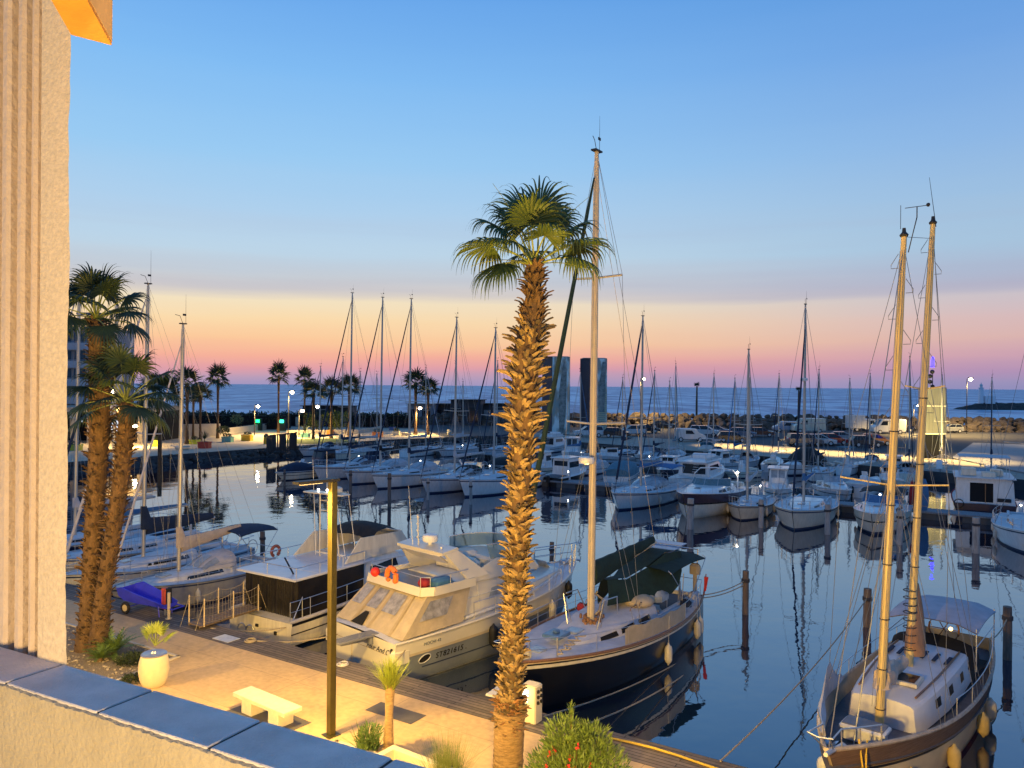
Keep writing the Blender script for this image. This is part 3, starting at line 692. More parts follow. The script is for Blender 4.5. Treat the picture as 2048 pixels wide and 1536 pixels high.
# planter wall at the bottom edge
P = [W(797, 1492, .55), W(762, 1513, .55)]
P[0].z = 0
pe = empty('raised_planter', P[0], FR - .05, label='cream raised planter corner at the bottom edge, left of the grass tuft', cat='planter')
pm = mat('cream planter', (.62, .56, .42), .7, var=.06, scale=6)
m = MB(); m.bbox((2.0, -.08, .275), (4.0, .16, .55), .01); m.bbox((.08, -1.5, .275), (.16, 2.7, .55), .01); m.build('rim', pm, pe)
MB().box((2.0, -1.5, .04), (3.7, 2.7, .06)).build('soil', gravel, pe)
# lamp posts on the quay
bronze = mat('bronze anodised lamp steel', (.10, .085, .03), .35, metal=.55, var=.15, scale=5)
def post_lamp(base, top_z, arm_vec, lb, power, visible=True):
    e = empty('street_lamp', base, 0, label=lb, cat='street lamp')
    ang = math.atan2(arm_vec.y, arm_vec.x); L_ = arm_vec.length
    m = MB(); m.bbox((0, 0, top_z / 2), (.17, .17, top_z), .012, ang)
    m.box((0, 0, .01), (.34, .34, .02), ang); m.build('post', bronze, e)
    q_ = Matrix.Rotation(ang, 3, 'Z'); c_ = q_ @ Vector((L_ / 2 - .06, 0, top_z + .045))
    m = MB(); m.bbox(c_, (L_ + .14, .26, .07), .01, ang); m.build('lamp_arm', darkm_, e)
    m = MB(); m.box(q_ @ Vector((L_ * .62, 0, top_z - .006)), (L_ * .6, .16, .008), ang); m.build('led_panel', lamp_mat('led warm', (1, .72, .34), 1.2), e)
    light('lamp_light', q_ @ Vector((L_ * .62, 0, top_z - .05)), power, (1, .60, .12), .16, e, spot=160, d=(0, 0, -1))
    return e
darkm_ = MC['dark metal']
lb_ = W(672, 1475); zt = ZT(968, 664, lb_.y); tip = D(594, 970, lb_.y * .962)
post_lamp(lb_, zt, Vector((tip.x - lb_.x, tip.y - lb_.y, 0)), 'olive bronze angular street lamp standing on the lit paving by the bench', 4200)
# ------------------------------------------------------------------ boats: local x = towards the bow, z = 0 at the waterline
class Hull:
    def __init__(s, L, B, fb, fs, st=.72, um=.42, p=2.4, ov=.9, ovs=.15, wl=.84, flare=.45, sag=.10, chine=False):
        s.__dict__.update(locals())
    def b(s, u):
        if u > s.um: return s.B / 2 * max(.012, 1 - ((u - s.um) / (1 - s.um)) ** s.p)
        return s.B / 2 * (1 - (1 - s.st) * ((s.um - u) / s.um) ** 2)
    def z(s, u): return s.fs + (s.fb - s.fs) * u ** 1.5 - s.sag * math.sin(PI * u)
    def pt(s, u, k, side, off=0.0):
        zs = s.z(u); z = zs * k; wl = s.wl - s.flare * u ** 4
        w = s.b(u) * (wl + (1 - wl) * max(0, k) ** (.7 if not s.chine else .45)) if k >= 0 else s.b(u) * wl * max(0, 1 + k * 2.2)
        x = u * s.L - s.ov * (1 - k) * u ** 7 + s.ovs * (1 - k) * (1 - u) ** 6
        return Vector((x, side * (w + off), z))
    def us(s, n=24): return [1 - (1 - i / n) ** 1.35 for i in range(n + 1)]
    def mesh(s):
        ks = [1, .86, .66, .45, .25, .1, 0, -.2, -.42]; rows = []
        for u in s.us(): rows.append([s.pt(u, k, 1) for k in ks] + [s.pt(u, k, -1) for k in ks[::-1]])
        m = MB(); m.grid(rows); n = len(rows[0]); m.add(rows[0], [tuple(range(n))]); return m
    def band(s, k0, k1, u0=0, u1=1, off=.008):
        m = MB(); us = [u0 + (u1 - u0) * x for x in s.us()]
        ks = [k0] + [k for k in (-.2, 0, .1, .25, .45, .66, .86) if k0 < k < k1] + [k1]
        for sd in (1, -1):
            m.grid([[s.pt(u, k, sd, off) for k in ks] for u in us])
        return m
    def deck(s, drop=.03, camber=.05):
        rows = []
        for u in s.us():
            w = max(0.004, s.b(u) - .01); z = s.z(u) - drop; rows.append([Vector((u * s.L, w * f, z + camber * (1 - f * f) * min(1, w))) for f in (1, .6, .2, -.2, -.6, -1)])
        m = MB(); m.grid(rows); return m
    def rail(s, u0, u1, h=0.0, inset=0.0, n=14, side=1, dz=None):
        return [Vector(((u0 + (u1 - u0) * i / n) * s.L, side * max(0, s.b(u0 + (u1 - u0) * i / n) - inset), s.z(u0 + (u1 - u0) * i / n) + h)) for i in range(n + 1)]
    def gunwale(s, r=.03, u0=0, u1=1):
        m = MB(); a = s.rail(u0, u1, .0, 0, 24, 1); b = s.rail(u0, u1, .0, 0, 24, -1); m.tube(a + b[::-1], r, 6); return m
class Trunk:
    """a coachroof or superstructure; rows = (x, half width, z bottom, z top)"""
    def __init__(s, rows, tum=.86, crown=.05, edge=.12): s.r = rows; s.tum = tum; s.cr = crown; s.e = edge
    def at(s, x):
        r = s.r
        if x <= r[0][0]: return r[0][1:]
        for a, b in zip(r, r[1:]):
            if x <= b[0]:
                f = (x - a[0]) / (b[0] - a[0]) if b[0] > a[0] else 0; return [a[i] + (b[i] - a[i]) * f for i in (1, 2, 3)]
        return r[-1][1:]
    def side(s, x, f, sd, off=.0):
        w, z0, z1 = s.at(x); return Vector((x, sd * (w * (1 - (1 - s.tum) * f) + off), z0 + (z1 - z0) * f * .94))
    def top(s, x, y, off=0.0):
        w, z0, z1 = s.at(x); return Vector((x, y * w * s.tum * .94, z1 + s.cr * (1 - y * y) + off))
    def mesh(s):
        rings = []
        for x, w, z0, z1 in s.r:
            h = z1 - z0; t = s.tum
            half = [(w, z0), (w * (1 - (1 - t) * .5), z0 + h * .5), (w * (t + .015), z0 + h * .9), (w * t * .94, z1), (w * t * .5, z1 + s.cr * .75), (0, z1 + s.cr)]
            rings.append([Vector((x, a, b)) for a, b in half] + [Vector((x, -a, b)) for a, b in half[-2::-1]])
        m = MB(); m.loft(rings, closed=True); return m
    def window(s, m, x0, x1, f0, f1, sd, slant0=0.0, slant1=0.0, off=.012, n=6):
        lo = []; hi = []
        for i in range(n + 1):
            g = i / n
            lo.append(s.side(x0 + (x1 - x0) * g, f0, sd, off)); hi.append(s.side(x0 + slant0 + (x1 - slant1 - x0 - slant0) * g, f1, sd, off))
        m.grid([lo, hi])
    def screen(s, m, x0, x1, y0, y1, off=.012, n=4):
        m.grid([[s.top(x0 + (x1 - x0) * i / n, y0 + (y1 - y0) * j / n, off) for j in range(n + 1)] for i in range(n + 1)])

def frame_rail(m, H_, u0, u1, h, inset=.08, posts=6, r=.013, mid=True, sides=(1, -1), bow=True):
    for sd in sides:
        top = H_.rail(u0, u1, h, inset, 14, sd); m.tube(top, r, 5)
        if mid: m.tube(H_.rail(u0, u1, h * .52, inset, 14, sd), r * .6, 4)
        for i in range(posts + 1):
            u = u0 + (u1 - u0) * i / posts; a = H_.rail(u, u, -.03, inset, 1, sd)[0]; m.tube([a, a + Vector((0, 0, h + .03))], r, 5)
def pulpit(m, H_, h=.6, r=.016, u0=.86, fwd=.12):
    a = H_.rail(u0, .985, h, .03, 6, 1); b = H_.rail(u0, .985, h, .03, 6, -1)
    tip = Vector((H_.L + fwd, 0, H_.z(1) + h)); m.tube(a + [tip + Vector((-.03, .10, 0)), tip, tip + Vector((-.03, -.10, 0))] + b[::-1], r, 6)
    a = H_.rail(u0, .985, h * .5, .03, 6, 1); b = H_.rail(u0, .985, h * .5, .03, 6, -1); m.tube(a, r * .8, 5); m.tube(b, r * .8, 5)
    for sd in (1, -1):
        for u in (u0, .93, .985):
            p = H_.rail(u, u, -.02, .03, 1, sd)[0]; m.tube([p, p + Vector((.04, 0, h + .02))], r, 5)
def fender_geo(m, c, r=.12, L_=.55):
    m.lathe([(.02, -L_ / 2 - .06), (r * .4, -L_ / 2), (r * .85, -L_ / 2 + .06), (r, -L_ / 2 + .14), (r, L_ / 2 - .14), (r * .85, L_ / 2 - .06), (r * .4, L_ / 2), (.025, L_ / 2 + .07)], c, 10)
def horseshoe(m, c, R_, r, mtx): m.torus(c, R_, r, mtx, rad(-60), rad(240), 18, 8)

FAR_R = .011
def sail_rig(root, H_, x, zd, zt, r, o, rng):
    """mast, spreaders, stays, boom; lengths above the water"""
    rake = o.get('rake', .012) * (zt - zd); mm_ = o.get('mastmat', M['alu'])
    top = Vector((x - rake, 0, zt)); foot = Vector((x, 0, zd))
    def on(f): return foot.lerp(top, f)
    m = MB(); m.tube([foot, on(.5), on(.93), top], [r, r * .97, r * .8, r * .55], 10); ms = m.build('mast', mm_, root)
    m = MB(); sps = o.get('sp', [.46]); spw = o.get('spw', .36) * H_.B
    for f in sps:
        p = on(f)
        for sd in (1, -1): m.tube([p, p + Vector((-.16, sd * spw * (1.15 - f * .5), .06))], r * .32, 5)
    m.build('spreader', mm_ if o.get('goldsp') else M['alu'], ms)
    m = MB(); m.box(top + Vector((0, 0, .02)), (r * 3.6, r * 1.6, .05))
    sd = 1 if rng.random() < .5 else -1
    m.tube([top, top + Vector((.15, 0, .35)), ], .012, 4); m.tube([top + Vector((.15, 0, .35)), top + Vector((.45, .1, .38))], .012, 4); m.box(top + Vector((.0, .1, .40)), (.16, .02, .09))
    if o.get('vhf', True): m.tube([top + Vector((-.1, .05, 0)), top + Vector((-.1, .05, o.get('vhf_h', .95)))], .010, 4, .004)
    m.build('masthead_gear', M['dark metal'] if 'dark metal' in M else MC['dark metal'], ms)
    if o.get('radar'):
        f = o['radar']; p = on(f); m = MB(); m.lathe([(.02, -.10), (.24, -.09), (.27, 0), (.24, .10), (.02, .13)], p + Vector((.42, 0, 0)), 16); m.box(p + Vector((.2, 0, -.12)), (.45, .16, .04)); m.build('radar_dome', M['gel'], ms)
    wr = o.get('wire', FAR_R); m = MB()
    bow = Vector((H_.L - .1, 0, H_.z(1) + .05)); st = Vector((.05, 0, H_.z(0) + .05)); hf = on(o.get('ff', .97))
    m.tube([hf, bow], wr, 4); m.tube([top, st], wr, 4)
    u = x / H_.L
    for sd in (1, -1):
        ch = Vector((x - .2, sd * (H_.b(u) - .12), H_.z(u))); sp_ = [on(f) + Vector((-.16, sd * spw * (1.15 - f * .5), .06)) for f in sps]
        m.tube([ch] + sp_ + [top], wr, 4)
        m.tube([ch + Vector((.25, 0, 0)), on(sps[0])], wr, 4); m.tube([ch + Vector((-.3, 0, 0)), on(sps[0])], wr, 4)
    if o.get('halyards', True):
        m.tube([on(.98) + Vector((r * 1.4, .05, 0)), foot + Vector((r * 2.6, .12, .3))], wr * .8, 4); m.tube([on(.98) + Vector((-r * 1.6, -.05, 0)), foot + Vector((-r * 2, -.2, .3))], wr * .8, 4)
    m.build('rigging', M['wire'], root)
    if o.get('steps'):
        m = MB(); n = int((zt - zd) / .42)
        for i in range(3, n):
            p = on(i / n); sd = 1 if i % 2 else -1
            m.tube([p + Vector((0, sd * r, .14)), p + Vector((0, sd * (r + .13), -.03)), p + Vector((0, sd * (r + .13), -.10)), p + Vector((0, sd * r, -.10))], .009, 4)
        m.build('mast_step', M['steel'], ms)
    if o.get('furl') is not None:
        m = MB(); fr = o.get('furl_r', .07); m.tube([hf.lerp(bow, .03), hf.lerp(bow, .12), hf.lerp(bow, .6), hf.lerp(bow, .93)], [fr * .35, fr * .7, fr, fr * .95], 7); m.tube([hf.lerp(bow, .93), bow], .03, 5); m.build('furled_headsail', o['furl'], root)
    bl = o.get('boom', min(x - .25, (zt - zd) * .34))
    if bl > .5:
        zb = zd + o.get('boomz', .95 + .05 * H_.L); b0 = Vector((x - .1, 0, zb)); b1 = Vector((x - bl, 0, zb + o.get('boomrise', .12)))
        m = MB(); m.tube([b0, b1], r * .7, 8); m.tube([b1, Vector((b1.x + .25, 0, zd + .4))], wr, 4); m.tube([b1, on(.96)], wr, 4); m.build('boom', mm_, root)
        if o.get('cover') is not None:
            m = MB(); rings = []; n = 12; ch = o.get('cover_h', .2)
            for i in range(n + 1):
                f = i / n; c = b0.lerp(b1, f * .97) + Vector((0, 0, ch * .55 * (1 - .55 * f))); a = (ch * .42) * (1 - .5 * f) * (1 + .1 * math.sin(i * 2.1)); b_ = ch * (1 - .6 * f) * (1 + .06 * math.sin(i * 3))
                rings.append([c + Vector((0, math.cos(2 * PI * k / 10) * a, math.sin(2 * PI * k / 10) * b_)) for k in range(10)])
            m.loft(rings)
            if o.get('collar', True):
                rings = []
                for i in range(5):
                    f = i / 4; c = on(0) + Vector((0, 0, zb - zd + ch * 2.6 * f + .1)); a = (r * 1.7 + ch * .5 * (1 - f)); c.x -= (1 - f) * ch * .5; rings.append([c + Vector((math.cos(2 * PI * k / 8) * a, math.sin(2 * PI * k / 8) * a * .6, 0)) for k in range(8)])
                m.loft(rings)
            m.build('sail_cover', o['cover'], root)
    return on

def hood(m, mg, x0, x1, w0, w1, z, h, n=10):
    rows = []
    for i in range(5):
        f = i / 4; x = x0 + (x1 - x0) * f; w = w0 + (w1 - w0) * f; hh = .04 + h * math.sin(f * PI / 2) ** .8
        rows.append([Vector((x, w * math.cos(PI * k / n), z + hh * math.sin(PI * k / n) ** .55 if 0 < k < n else z)) for k in range(n + 1)])
    m.grid(rows)
    return rows
def bimini(m, mt, x0, x1, w, z, h, sag=.1):
    rows = []
    for i in range(7):
        f = i / 6; rows.append([Vector((x0 + (x1 - x0) * f, w * c, z + h - sag * (2 * f - 1) ** 2 - .16 * c ** 4)) for c in (-1, -.7, -.35, 0, .35, .7, 1)])
    m.grid(rows); m.grid([[p - Vector((0, 0, .03)) for p in r][::-1] for r in rows])
    for sd in (1, -1):
        for a, b in ((x0, (x0 + x1) / 2 - .1), (x1, (x0 + x1) / 2 + .1)): mt.tube([(b, sd * w, z), (a, sd * w, z + h - .24), (a, sd * w * .9, z + h - .15)], .014, 5)

def sailboat(loc, hd, o, label, group=None, name='sailboat', cat='sailboat'):
    rng = random.Random(o.get('seed', 1)); L, B = o['L'], o['B']
    root = empty(name, loc, hd, label=label, cat=cat, group=group)
    H_ = Hull(L, B, o.get('fb', 1.25), o.get('fs', .95), st=o.get('st', .74), ov=o.get('ov', .9), ovs=o.get('ovs', -.2), um=.4, p=o.get('p', 2.3), wl=.82, flare=.35)
    hm = o.get('hull', M['gel']); h = H_.mesh().build('hull', hm, root)
    H_.band(.86, .92).build('cove_stripe', o.get('stripe', M['stripe']), h)
    H_.band(.0, .10).build('boot_stripe', o.get('boot', M['stripe']), h)
    dk = H_.deck().build('deck', o.get('deck', M['deck']), root)
    H_.gunwale(o.get('rub', .028)).build('toe_rail', o.get('toe', M['steel']), root)
    xm = o.get('xm', .57) * L; zd = H_.z(.5) - .02; hc = o.get('hc', .36)
    x0, x1 = .34 * L, .80 * L
    T = Trunk([(x0, B * .30, zd - .03, zd + hc), (x0 + .08 * L, B * .31, zd - .03, zd + hc), (xm, B * .27, zd - .02, zd + hc * .85), (x1 - .08 * L, B * .17, zd, zd + hc * .5 + .05), (x1, B * .10, zd + .06, zd + .12)], tum=.84)
    tk = T.mesh().build('coachroof', o.get('roof', o.get('deck', M['deck'])), root)
    m = MB()
    for sd in (1, -1):
        nW = o.get('nw', 2)
        for i in range(nW): a = x0 + .05 * L + i * (.27 * L / nW); T.window(m, a, a + .22 * L / nW, .35, .75, sd, .05, .05)
    m.build('side_window', M['glass'], tk)
    m = MB(); m.bbox(T.top(xm + .09 * L, 0) + Vector((0, 0, .015)), (.5, .5, .06), .02); 
    m.bbox(Vector((.84 * L, 0, H_.z(.84) + .04)), (.45, .42, .06), .02); m.build('hatch', M['glassl'], tk)
    # cockpit
    m = MB(); zc_ = H_.z(.2)
    for sd in (1, -1): m.bbox((.18 * L, sd * B * .27, zc_ + .10), (.32 * L, .16, .26), .03)
    m.bbox((.03 * L, 0, zc_ + .06), (.12, B * .5, .2), .03); m.build('cockpit_coaming', o.get('deck', M['deck']), root)
    m = MB(); m.box((.18 * L, 0, zc_ + .012), (.30 * L, B * .46, .01)); m.build('cockpit_sole', o.get('sole', M['greydeck']), root)
    m = MB(); wz = zc_ + .75
    if L > 7: m.torus((.11 * L, 0, wz), .34, .018, Matrix.Rotation(rad(80), 3, 'Y'), n=18, k=6); m.tube([(.12 * L, 0, zc_), (.12 * L, 0, wz)], .05, 7)
    for sd in (1, -1): m.lathe([(.05, 0), (.065, .03), (.05, .12), (.06, .14)], (x0 - .1, sd * B * .27, zc_ + .23), 8)
    m.build('steering_wheel', M['steel'], root)
    m = MB(); frame_rail(m, H_, .04, .86, .58, .07, o.get('posts', 6), o.get('railr', .012)); pulpit(m, H_, .62, .016 if L > 9 else .014)
    a = H_.rail(.0, .10, .62, .05, 4, 1); b = H_.rail(.0, .10, .62, .05, 4, -1); m.tube(a[::-1] + [Vector((.0, 0, a[0].z))] + b, .015, 5); m.build('guard_rail', M['steel'], root)
    zt = o['zt']; on = sail_rig(root, H_, xm, zd + hc * .8, zt, o.get('mr', .085), o, rng)
    if o.get('hood') is not None:
        m = MB(); rows = hood(m, None, x0 + .17 * L, x0 - .03 * L, B * .26, B * .31, zd + hc * .75, o.get('hood_h', .62)); hd_ = m.build('sprayhood', o['hood'], root)
        g = MB()
        for a_, b_ in ((1, 3), (4, 6), (7, 9)):
            g.grid([[rows[i][k] * 1 + Vector((.015, 0, .015)) for k in range(a_, b_ + 1)] for i in (0, 1, 2)])
        g.build('hood_window', M['glassl'], hd_)
    if o.get('bim') is not None:
        m, mt = MB(), MB(); bimini(m, mt, x0 - .04 * L, .03 * L, B * .36, zc_ + .1, 1.75); bi = m.build('bimini', o['bim'], root); mt.build('bimini_frame', M['steel'], bi)
    if o.get('fend', 2):
        for i in range(o.get('fend', 2)):
            u = .3 + .3 * i
            for sd in (1, -1):
                m = MB(); p = H_.pt(u, .45, sd, .12); fender_geo(m, p, .11, .5); m.tube([p + Vector((0, 0, .3)), H_.pt(u, 1, sd) + Vector((0, 0, .5))], .008, 4); m.build('fender', M['fender'], root)
    if o.get('buoy'):
        m = MB(); horseshoe(m, (.06 * L, B * .40, zc_ + .62), .24, .075, Matrix.Rotation(rad(90), 3, 'X')); m.build('lifebuoy', mat('lifebuoy faded', (.55, .16, .10), .7, var=.2), root)
    if o.get('keelboot') : H_.band(-.3, .06).build('antifouling', M['redstripe'], h)
    return root, H_

def motorboat(loc, hd, o, label, group=None, name='motorboat', cat='motorboat'):
    L, B, kind = o['L'], o['B'], o.get('kind', 'cruiser'); hm = o.get('hull', M['gel']); wht = o.get('top', M['gel'])
    root = empty(name, loc, hd, label=label, cat=cat, group=group)
    H_ = Hull(L, B, o.get('fb', 1.35), o.get('fs', .85), st=.9, um=.36, p=o.get('p', 2.2), ov=o.get('ov', 1.0), ovs=-.05, wl=.80, flare=.5, sag=.02, chine=True)
    h = H_.mesh().build('hull', hm, root); H_.band(0, .12).build('boot_stripe', o.get('boot', M['stripe']), h)
    if o.get('upper') is not None: H_.band(.62, 1.0, off=.006).build('topside_band', o['upper'], h)
    H_.band(.56, .62, off=.02).build('rubbing_strake', o.get('strake', M['rubber']), h)
    H_.deck(.02, .06).build('deck', o.get('deck', M['gel']), root); H_.gunwale(.03).build('gunwale', wht, root)
    zd = H_.z(.4)
    if kind in ('cruiser', 'express'):
        T = Trunk([(.30 * L, B * .40, zd - .05, zd + .5), (.50 * L, B * .38, zd - .05, zd + .5), (.62 * L, B * .33, zd - .03, zd + .42), (.80 * L, B * .2, zd + .05, zd + .30), (.90 * L, B * .08, zd + .12, zd + .2)], tum=.8, crown=.1)
        tk = T.mesh().build('foredeck_cabin', wht, root); m = MB()
        for sd in (1, -1): T.window(m, .40 * L, .62 * L, .3, .7, sd, .08, .15)
        m.build('side_window', M['glass'], tk); m = MB(); m.bbox(T.top(.70 * L, 0) + Vector((0, 0, .02)), (.45, .45, .05), .02); m.build('hatch', M['glassl'], tk)
        # wrap round windscreen
        m = MB(); fr = MB(); rows = []; n = 10
        for f, z in ((0, zd + .46), (1, zd + 1.0)):
            row = []
            for k in range(n + 1):
                a = -1 + 2 * k / n; x = .58 * L - .16 * L * abs(a) ** 2.6 - f * .45; row.append(Vector((x, a * B * (.36 - .03 * f), z - .04 * a * a)))
            rows.append(row)
        m.grid(rows); ws = m.build('windscreen', o.get('screen', M['glassl']), root)
        fr.tube(rows[1], .022, 5)
        for k in (0, 2, 5, 8, 10): fr.tube([rows[0][k], rows[1][k]], .018, 5)
        fr.build('screen_frame', o.get('sframe', M['steel']), ws)
        m = MB(); m.bbox((.18 * L, 0, zd + .02), (.22 * L, B * .62, .02), .005); m.build('cockpit_sole', M['greydeck'], root)
        m = MB()
        for sd in (1, -1): m.bbox((.40 * L, sd * B * .16, zd + .32), (.5, .5, .62), .08)
        m.bbox((.08 * L, 0, zd + .18), (.5, B * .7, .34), .08); m.build('seat', o.get('seat', M['gel2']), root)
        if o.get('arch', True):
            m = MB(); ax = .30 * L
            pts = [(ax + .3, B * .42, zd), (ax, B * .40, zd + 1.1), (ax - .05, B * .30, zd + 1.52), (ax - .05, 0, zd + 1.62), (ax - .05, -B * .30, zd + 1.52), (ax, -B * .40, zd + 1.1), (ax + .3, -B * .42, zd)]
            m.tube(pts, .10, 8, sx=.45); m.build('radar_arch', wht, root)
    elif kind in ('pilot', 'wheelhouse'):
        c0, c1 = o.get('cx', (.34, .60)); hh = o.get('ch', 1.55)
        T0 = Trunk([(.58 * L, B * .32, zd - .05, zd + .4), (.78 * L, B * .2, zd, zd + .3), (.88 * L, B * .08, zd + .1, zd + .16)], tum=.85); T0.mesh().build('cuddy', wht, root)
        T = Trunk([(c0 * L, B * .33, zd - .05, zd + hh), (c1 * L - .25, B * .32, zd - .05, zd + hh), (c1 * L, B * .31, zd - .05, zd + .75)], tum=.88); tk = T.mesh().build('wheelhouse', wht, root)
        m = MB()
        for sd in (1, -1): T.window(m, c0 * L + .12, c1 * L - .32, .50, .86, sd)
        T.screen(m, c1 * L - .22, c1 * L - .03, -.85, -.06); T.screen(m, c1 * L - .22, c1 * L - .03, .06, .85)
        x_ = c0 * L - .01; m.slab([(x_, B * .25, zd + .85), (x_, -B * .25, zd + .85), (x_, -B * .25, zd + hh * .86), (x_, B * .25, zd + hh * .86)], -.012)
        m.build('cabin_window', o.get('win', M['glass']), tk)
        m = MB(); m.bbox(((c0 + c1) / 2 * L - .15, 0, zd + hh + .09), ((c1 - c0) * L + .45, B * .70, .07), .03); m.bbox(((c0 + c1) / 2 * L - .15, 0, zd + hh + .15), (.7, .6, .05), .02); m.build('roof', o.get('roof', wht), tk)
        m = MB(); m.box((c0 * L * .5, 0, zd + .012), (c0 * L * .85, B * .66, .01)); m.build('cockpit_sole', M['greydeck'], root)
        m = MB(); m.bbox((-.25, 0, .75), (.34, .32, .6), .08); m.tube([(-.25, 0, .5), (-.25, 0, -.3)], .07, 6); m.build('outboard_motor', M['fenderb'], root)
    elif kind == 'open':
        m = MB(); m.bbox((.45 * L, 0, zd + .35), (.5, .6, .8), .08); m.slab([(.49 * L, .28, zd + .75), (.49 * L, -.28, zd + .75), (.46 * L, -.25, zd + 1.1), (.46 * L, .25, zd + 1.1)], .01); m.build('console', wht, root)
        m = MB(); m.bbox((.28 * L, 0, zd + .15), (.4, B * .5, .35), .05); m.bbox((.08 * L, 0, zd + .12), (.35, B * .7, .25), .05); m.bbox((.68 * L, 0, zd + .08), (.7, B * .45, .2), .05); m.build('seat', M['gel2'], root)
        m = MB(); m.box((.42 * L, 0, zd + .012), (.62 * L, B * .62, .01)); m.build('cockpit_sole', M['greydeck'], root)
        m = MB(); m.bbox((-.22, 0, .7), (.32, .3, .6), .08); m.tube([(-.22, 0, .5), (-.22, 0, -.3)], .06, 6); m.build('outboard_motor', M['fenderb'], root)
    elif kind == 'fly':
        T = Trunk([(.22 * L, B * .42, zd - .05, zd + 1.25), (.55 * L, B * .40, zd - .05, zd + 1.25), (.70 * L, B * .34, zd, zd + .65), (.86 * L, B * .16, zd + .1, zd + .35)], tum=.84, crown=.06); tk = T.mesh().build('superstructure', wht, root)
        m = MB()
        for sd in (1, -1): T.window(m, .26 * L, .58 * L, .45, .8, sd, .05, .2)
        T.screen(m, .56 * L, .68 * L, -.8, .8); x_ = .22 * L - .012; m.slab([(x_, B * .30, zd + .15), (x_, -B * .30, zd + .15), (x_, -B * .30, zd + 1.05), (x_, B * .30, zd + 1.05)], -.01); m.build('cabin_window', o.get('win', M['glass']), tk)
        m = MB(); m.bbox((.36 * L, 0, zd + 1.33), (.46 * L, B * .80, .10), .04); fb_ = m.build('flybridge', wht, root)
        m = MB(); m.bbox((.50 * L, 0, zd + 1.62), (.5, B * .62, .5), .12)
        for sd in (1, -1): m.bbox((.36 * L, sd * B * .36, zd + 1.5), (.40 * L, .07, .28), .03)
        m.build('flybridge_coaming', wht, fb_); m = MB()
        for x_, y_ in ((.14 * L, .38), (.14 * L, -.38), (.30 * L, .38), (.30 * L, -.38)): m.tube([(x_, y_ * B, zd + 1.35), (x_, y_ * B, zd + 2.05)], .018, 5)
        m.tube([(.30 * L, .38 * B, zd + 2.05), (.14 * L, .38 * B, zd + 2.05), (.14 * L, -.38 * B, zd + 2.05), (.30 * L, -.38 * B, zd + 2.05)], .02, 5); m.build('flybridge_rail', M['steel'], fb_)
        m = MB()
        for i in range(6): m.box((.17 * L - i * .12, -B * .12, zd + 1.28 - i * .21), (.14, .5, .03))
        m.build('ladder', M['gel3'], root)
    if o.get('rail', True):
        m = MB(); frame_rail(m, H_, .45, .97, .5, .05, 5, .013, False); p = H_.rail(.97, .97, .5, .05, 1, 1)[0]; p2 = H_.rail(.97, .97, .5, .05, 1, -1)[0]; m.tube([p, Vector((L + .05, 0, p.z)), p2], .013, 5); m.build('bow_rail', M['steel'], root)
    if o.get('bim') is not None:
        bx = o.get('bimx', (.05, .42)); m, mt = MB(), MB(); bimini(m, mt, bx[0] * L, bx[1] * L, B * .40, zd, o.get('bimh', 1.8), .12); bi = m.build('bimini', o['bim'], root); mt.build('bimini_frame', M['steel'], bi)
    if o.get('cov') is not None:
        bx = o.get('covx', (.04, .55)); m = MB(); rows = []
        for i in range(7):
            f = i / 6; x = (bx[0] + (bx[1] - bx[0]) * f) * L; hh = o.get('covh', .9) * (math.sin(PI * (.12 + .80 * f)) ** .7); w = H_.b(x / L) + .03
            rows.append([Vector((x, w * math.cos(PI * k / 8), zd - .05 + hh * math.sin(PI * k / 8) ** .7 if 0 < k < 8 else zd - .08)) for k in range(9)])
        m.grid(rows); m.add(rows[0], [tuple(range(9))]); m.add(rows[-1], [tuple(range(9))]); m.build('boat_cover', o['cov'], root)
    if o.get('ttop'):
        m = MB(); m.bbox((.45 * L, 0, zd + 1.95), (1.5, B * .62, .05), .02); tt = m.build('sun_top', o['ttop'], root); m = MB()
        for x_ in (.36, .52):
            for sd in (1, -1): m.tube([(x_ * L, sd * .38, zd), (x_ * L, sd * B * .27, zd + 1.93)], .02, 5)
        m.build('sun_top_frame', M['steel'], tt)
    if o.get('cab_light'):
        m = MB(); m.ball(o['cab_light'], .09, 8); m.build('deck_light', lamp_mat('boat lamp', (1, .86, .62), 30), root)
    for i in range(o.get('fend', 1)):
        for sd in (1, -1): m = MB(); fender_geo(m, H_.pt(.35 + .3 * i, .5, sd, .12), .1, .45); m.build('fender', o.get('fendm', M['fender']), root)
    return root, H_

H_OUT, H_IN = ANG, ANG + PI      # bow out to sea / bow towards this quay
def bowat(px, py, hd, L, z=WZ, ov=.8):
    """root (stern, waterline) of a boat whose bow waterline shows at a pixel"""
    p = W(px, py, z); return p - Vector((math.cos(hd), math.sin(hd), 0)) * (L - ov)
def zmast(loc, hd, xm, py, px):
    p = loc + Vector((math.cos(hd), math.sin(hd), 0)) * xm; return ZT(py, px, p.y) - WZ

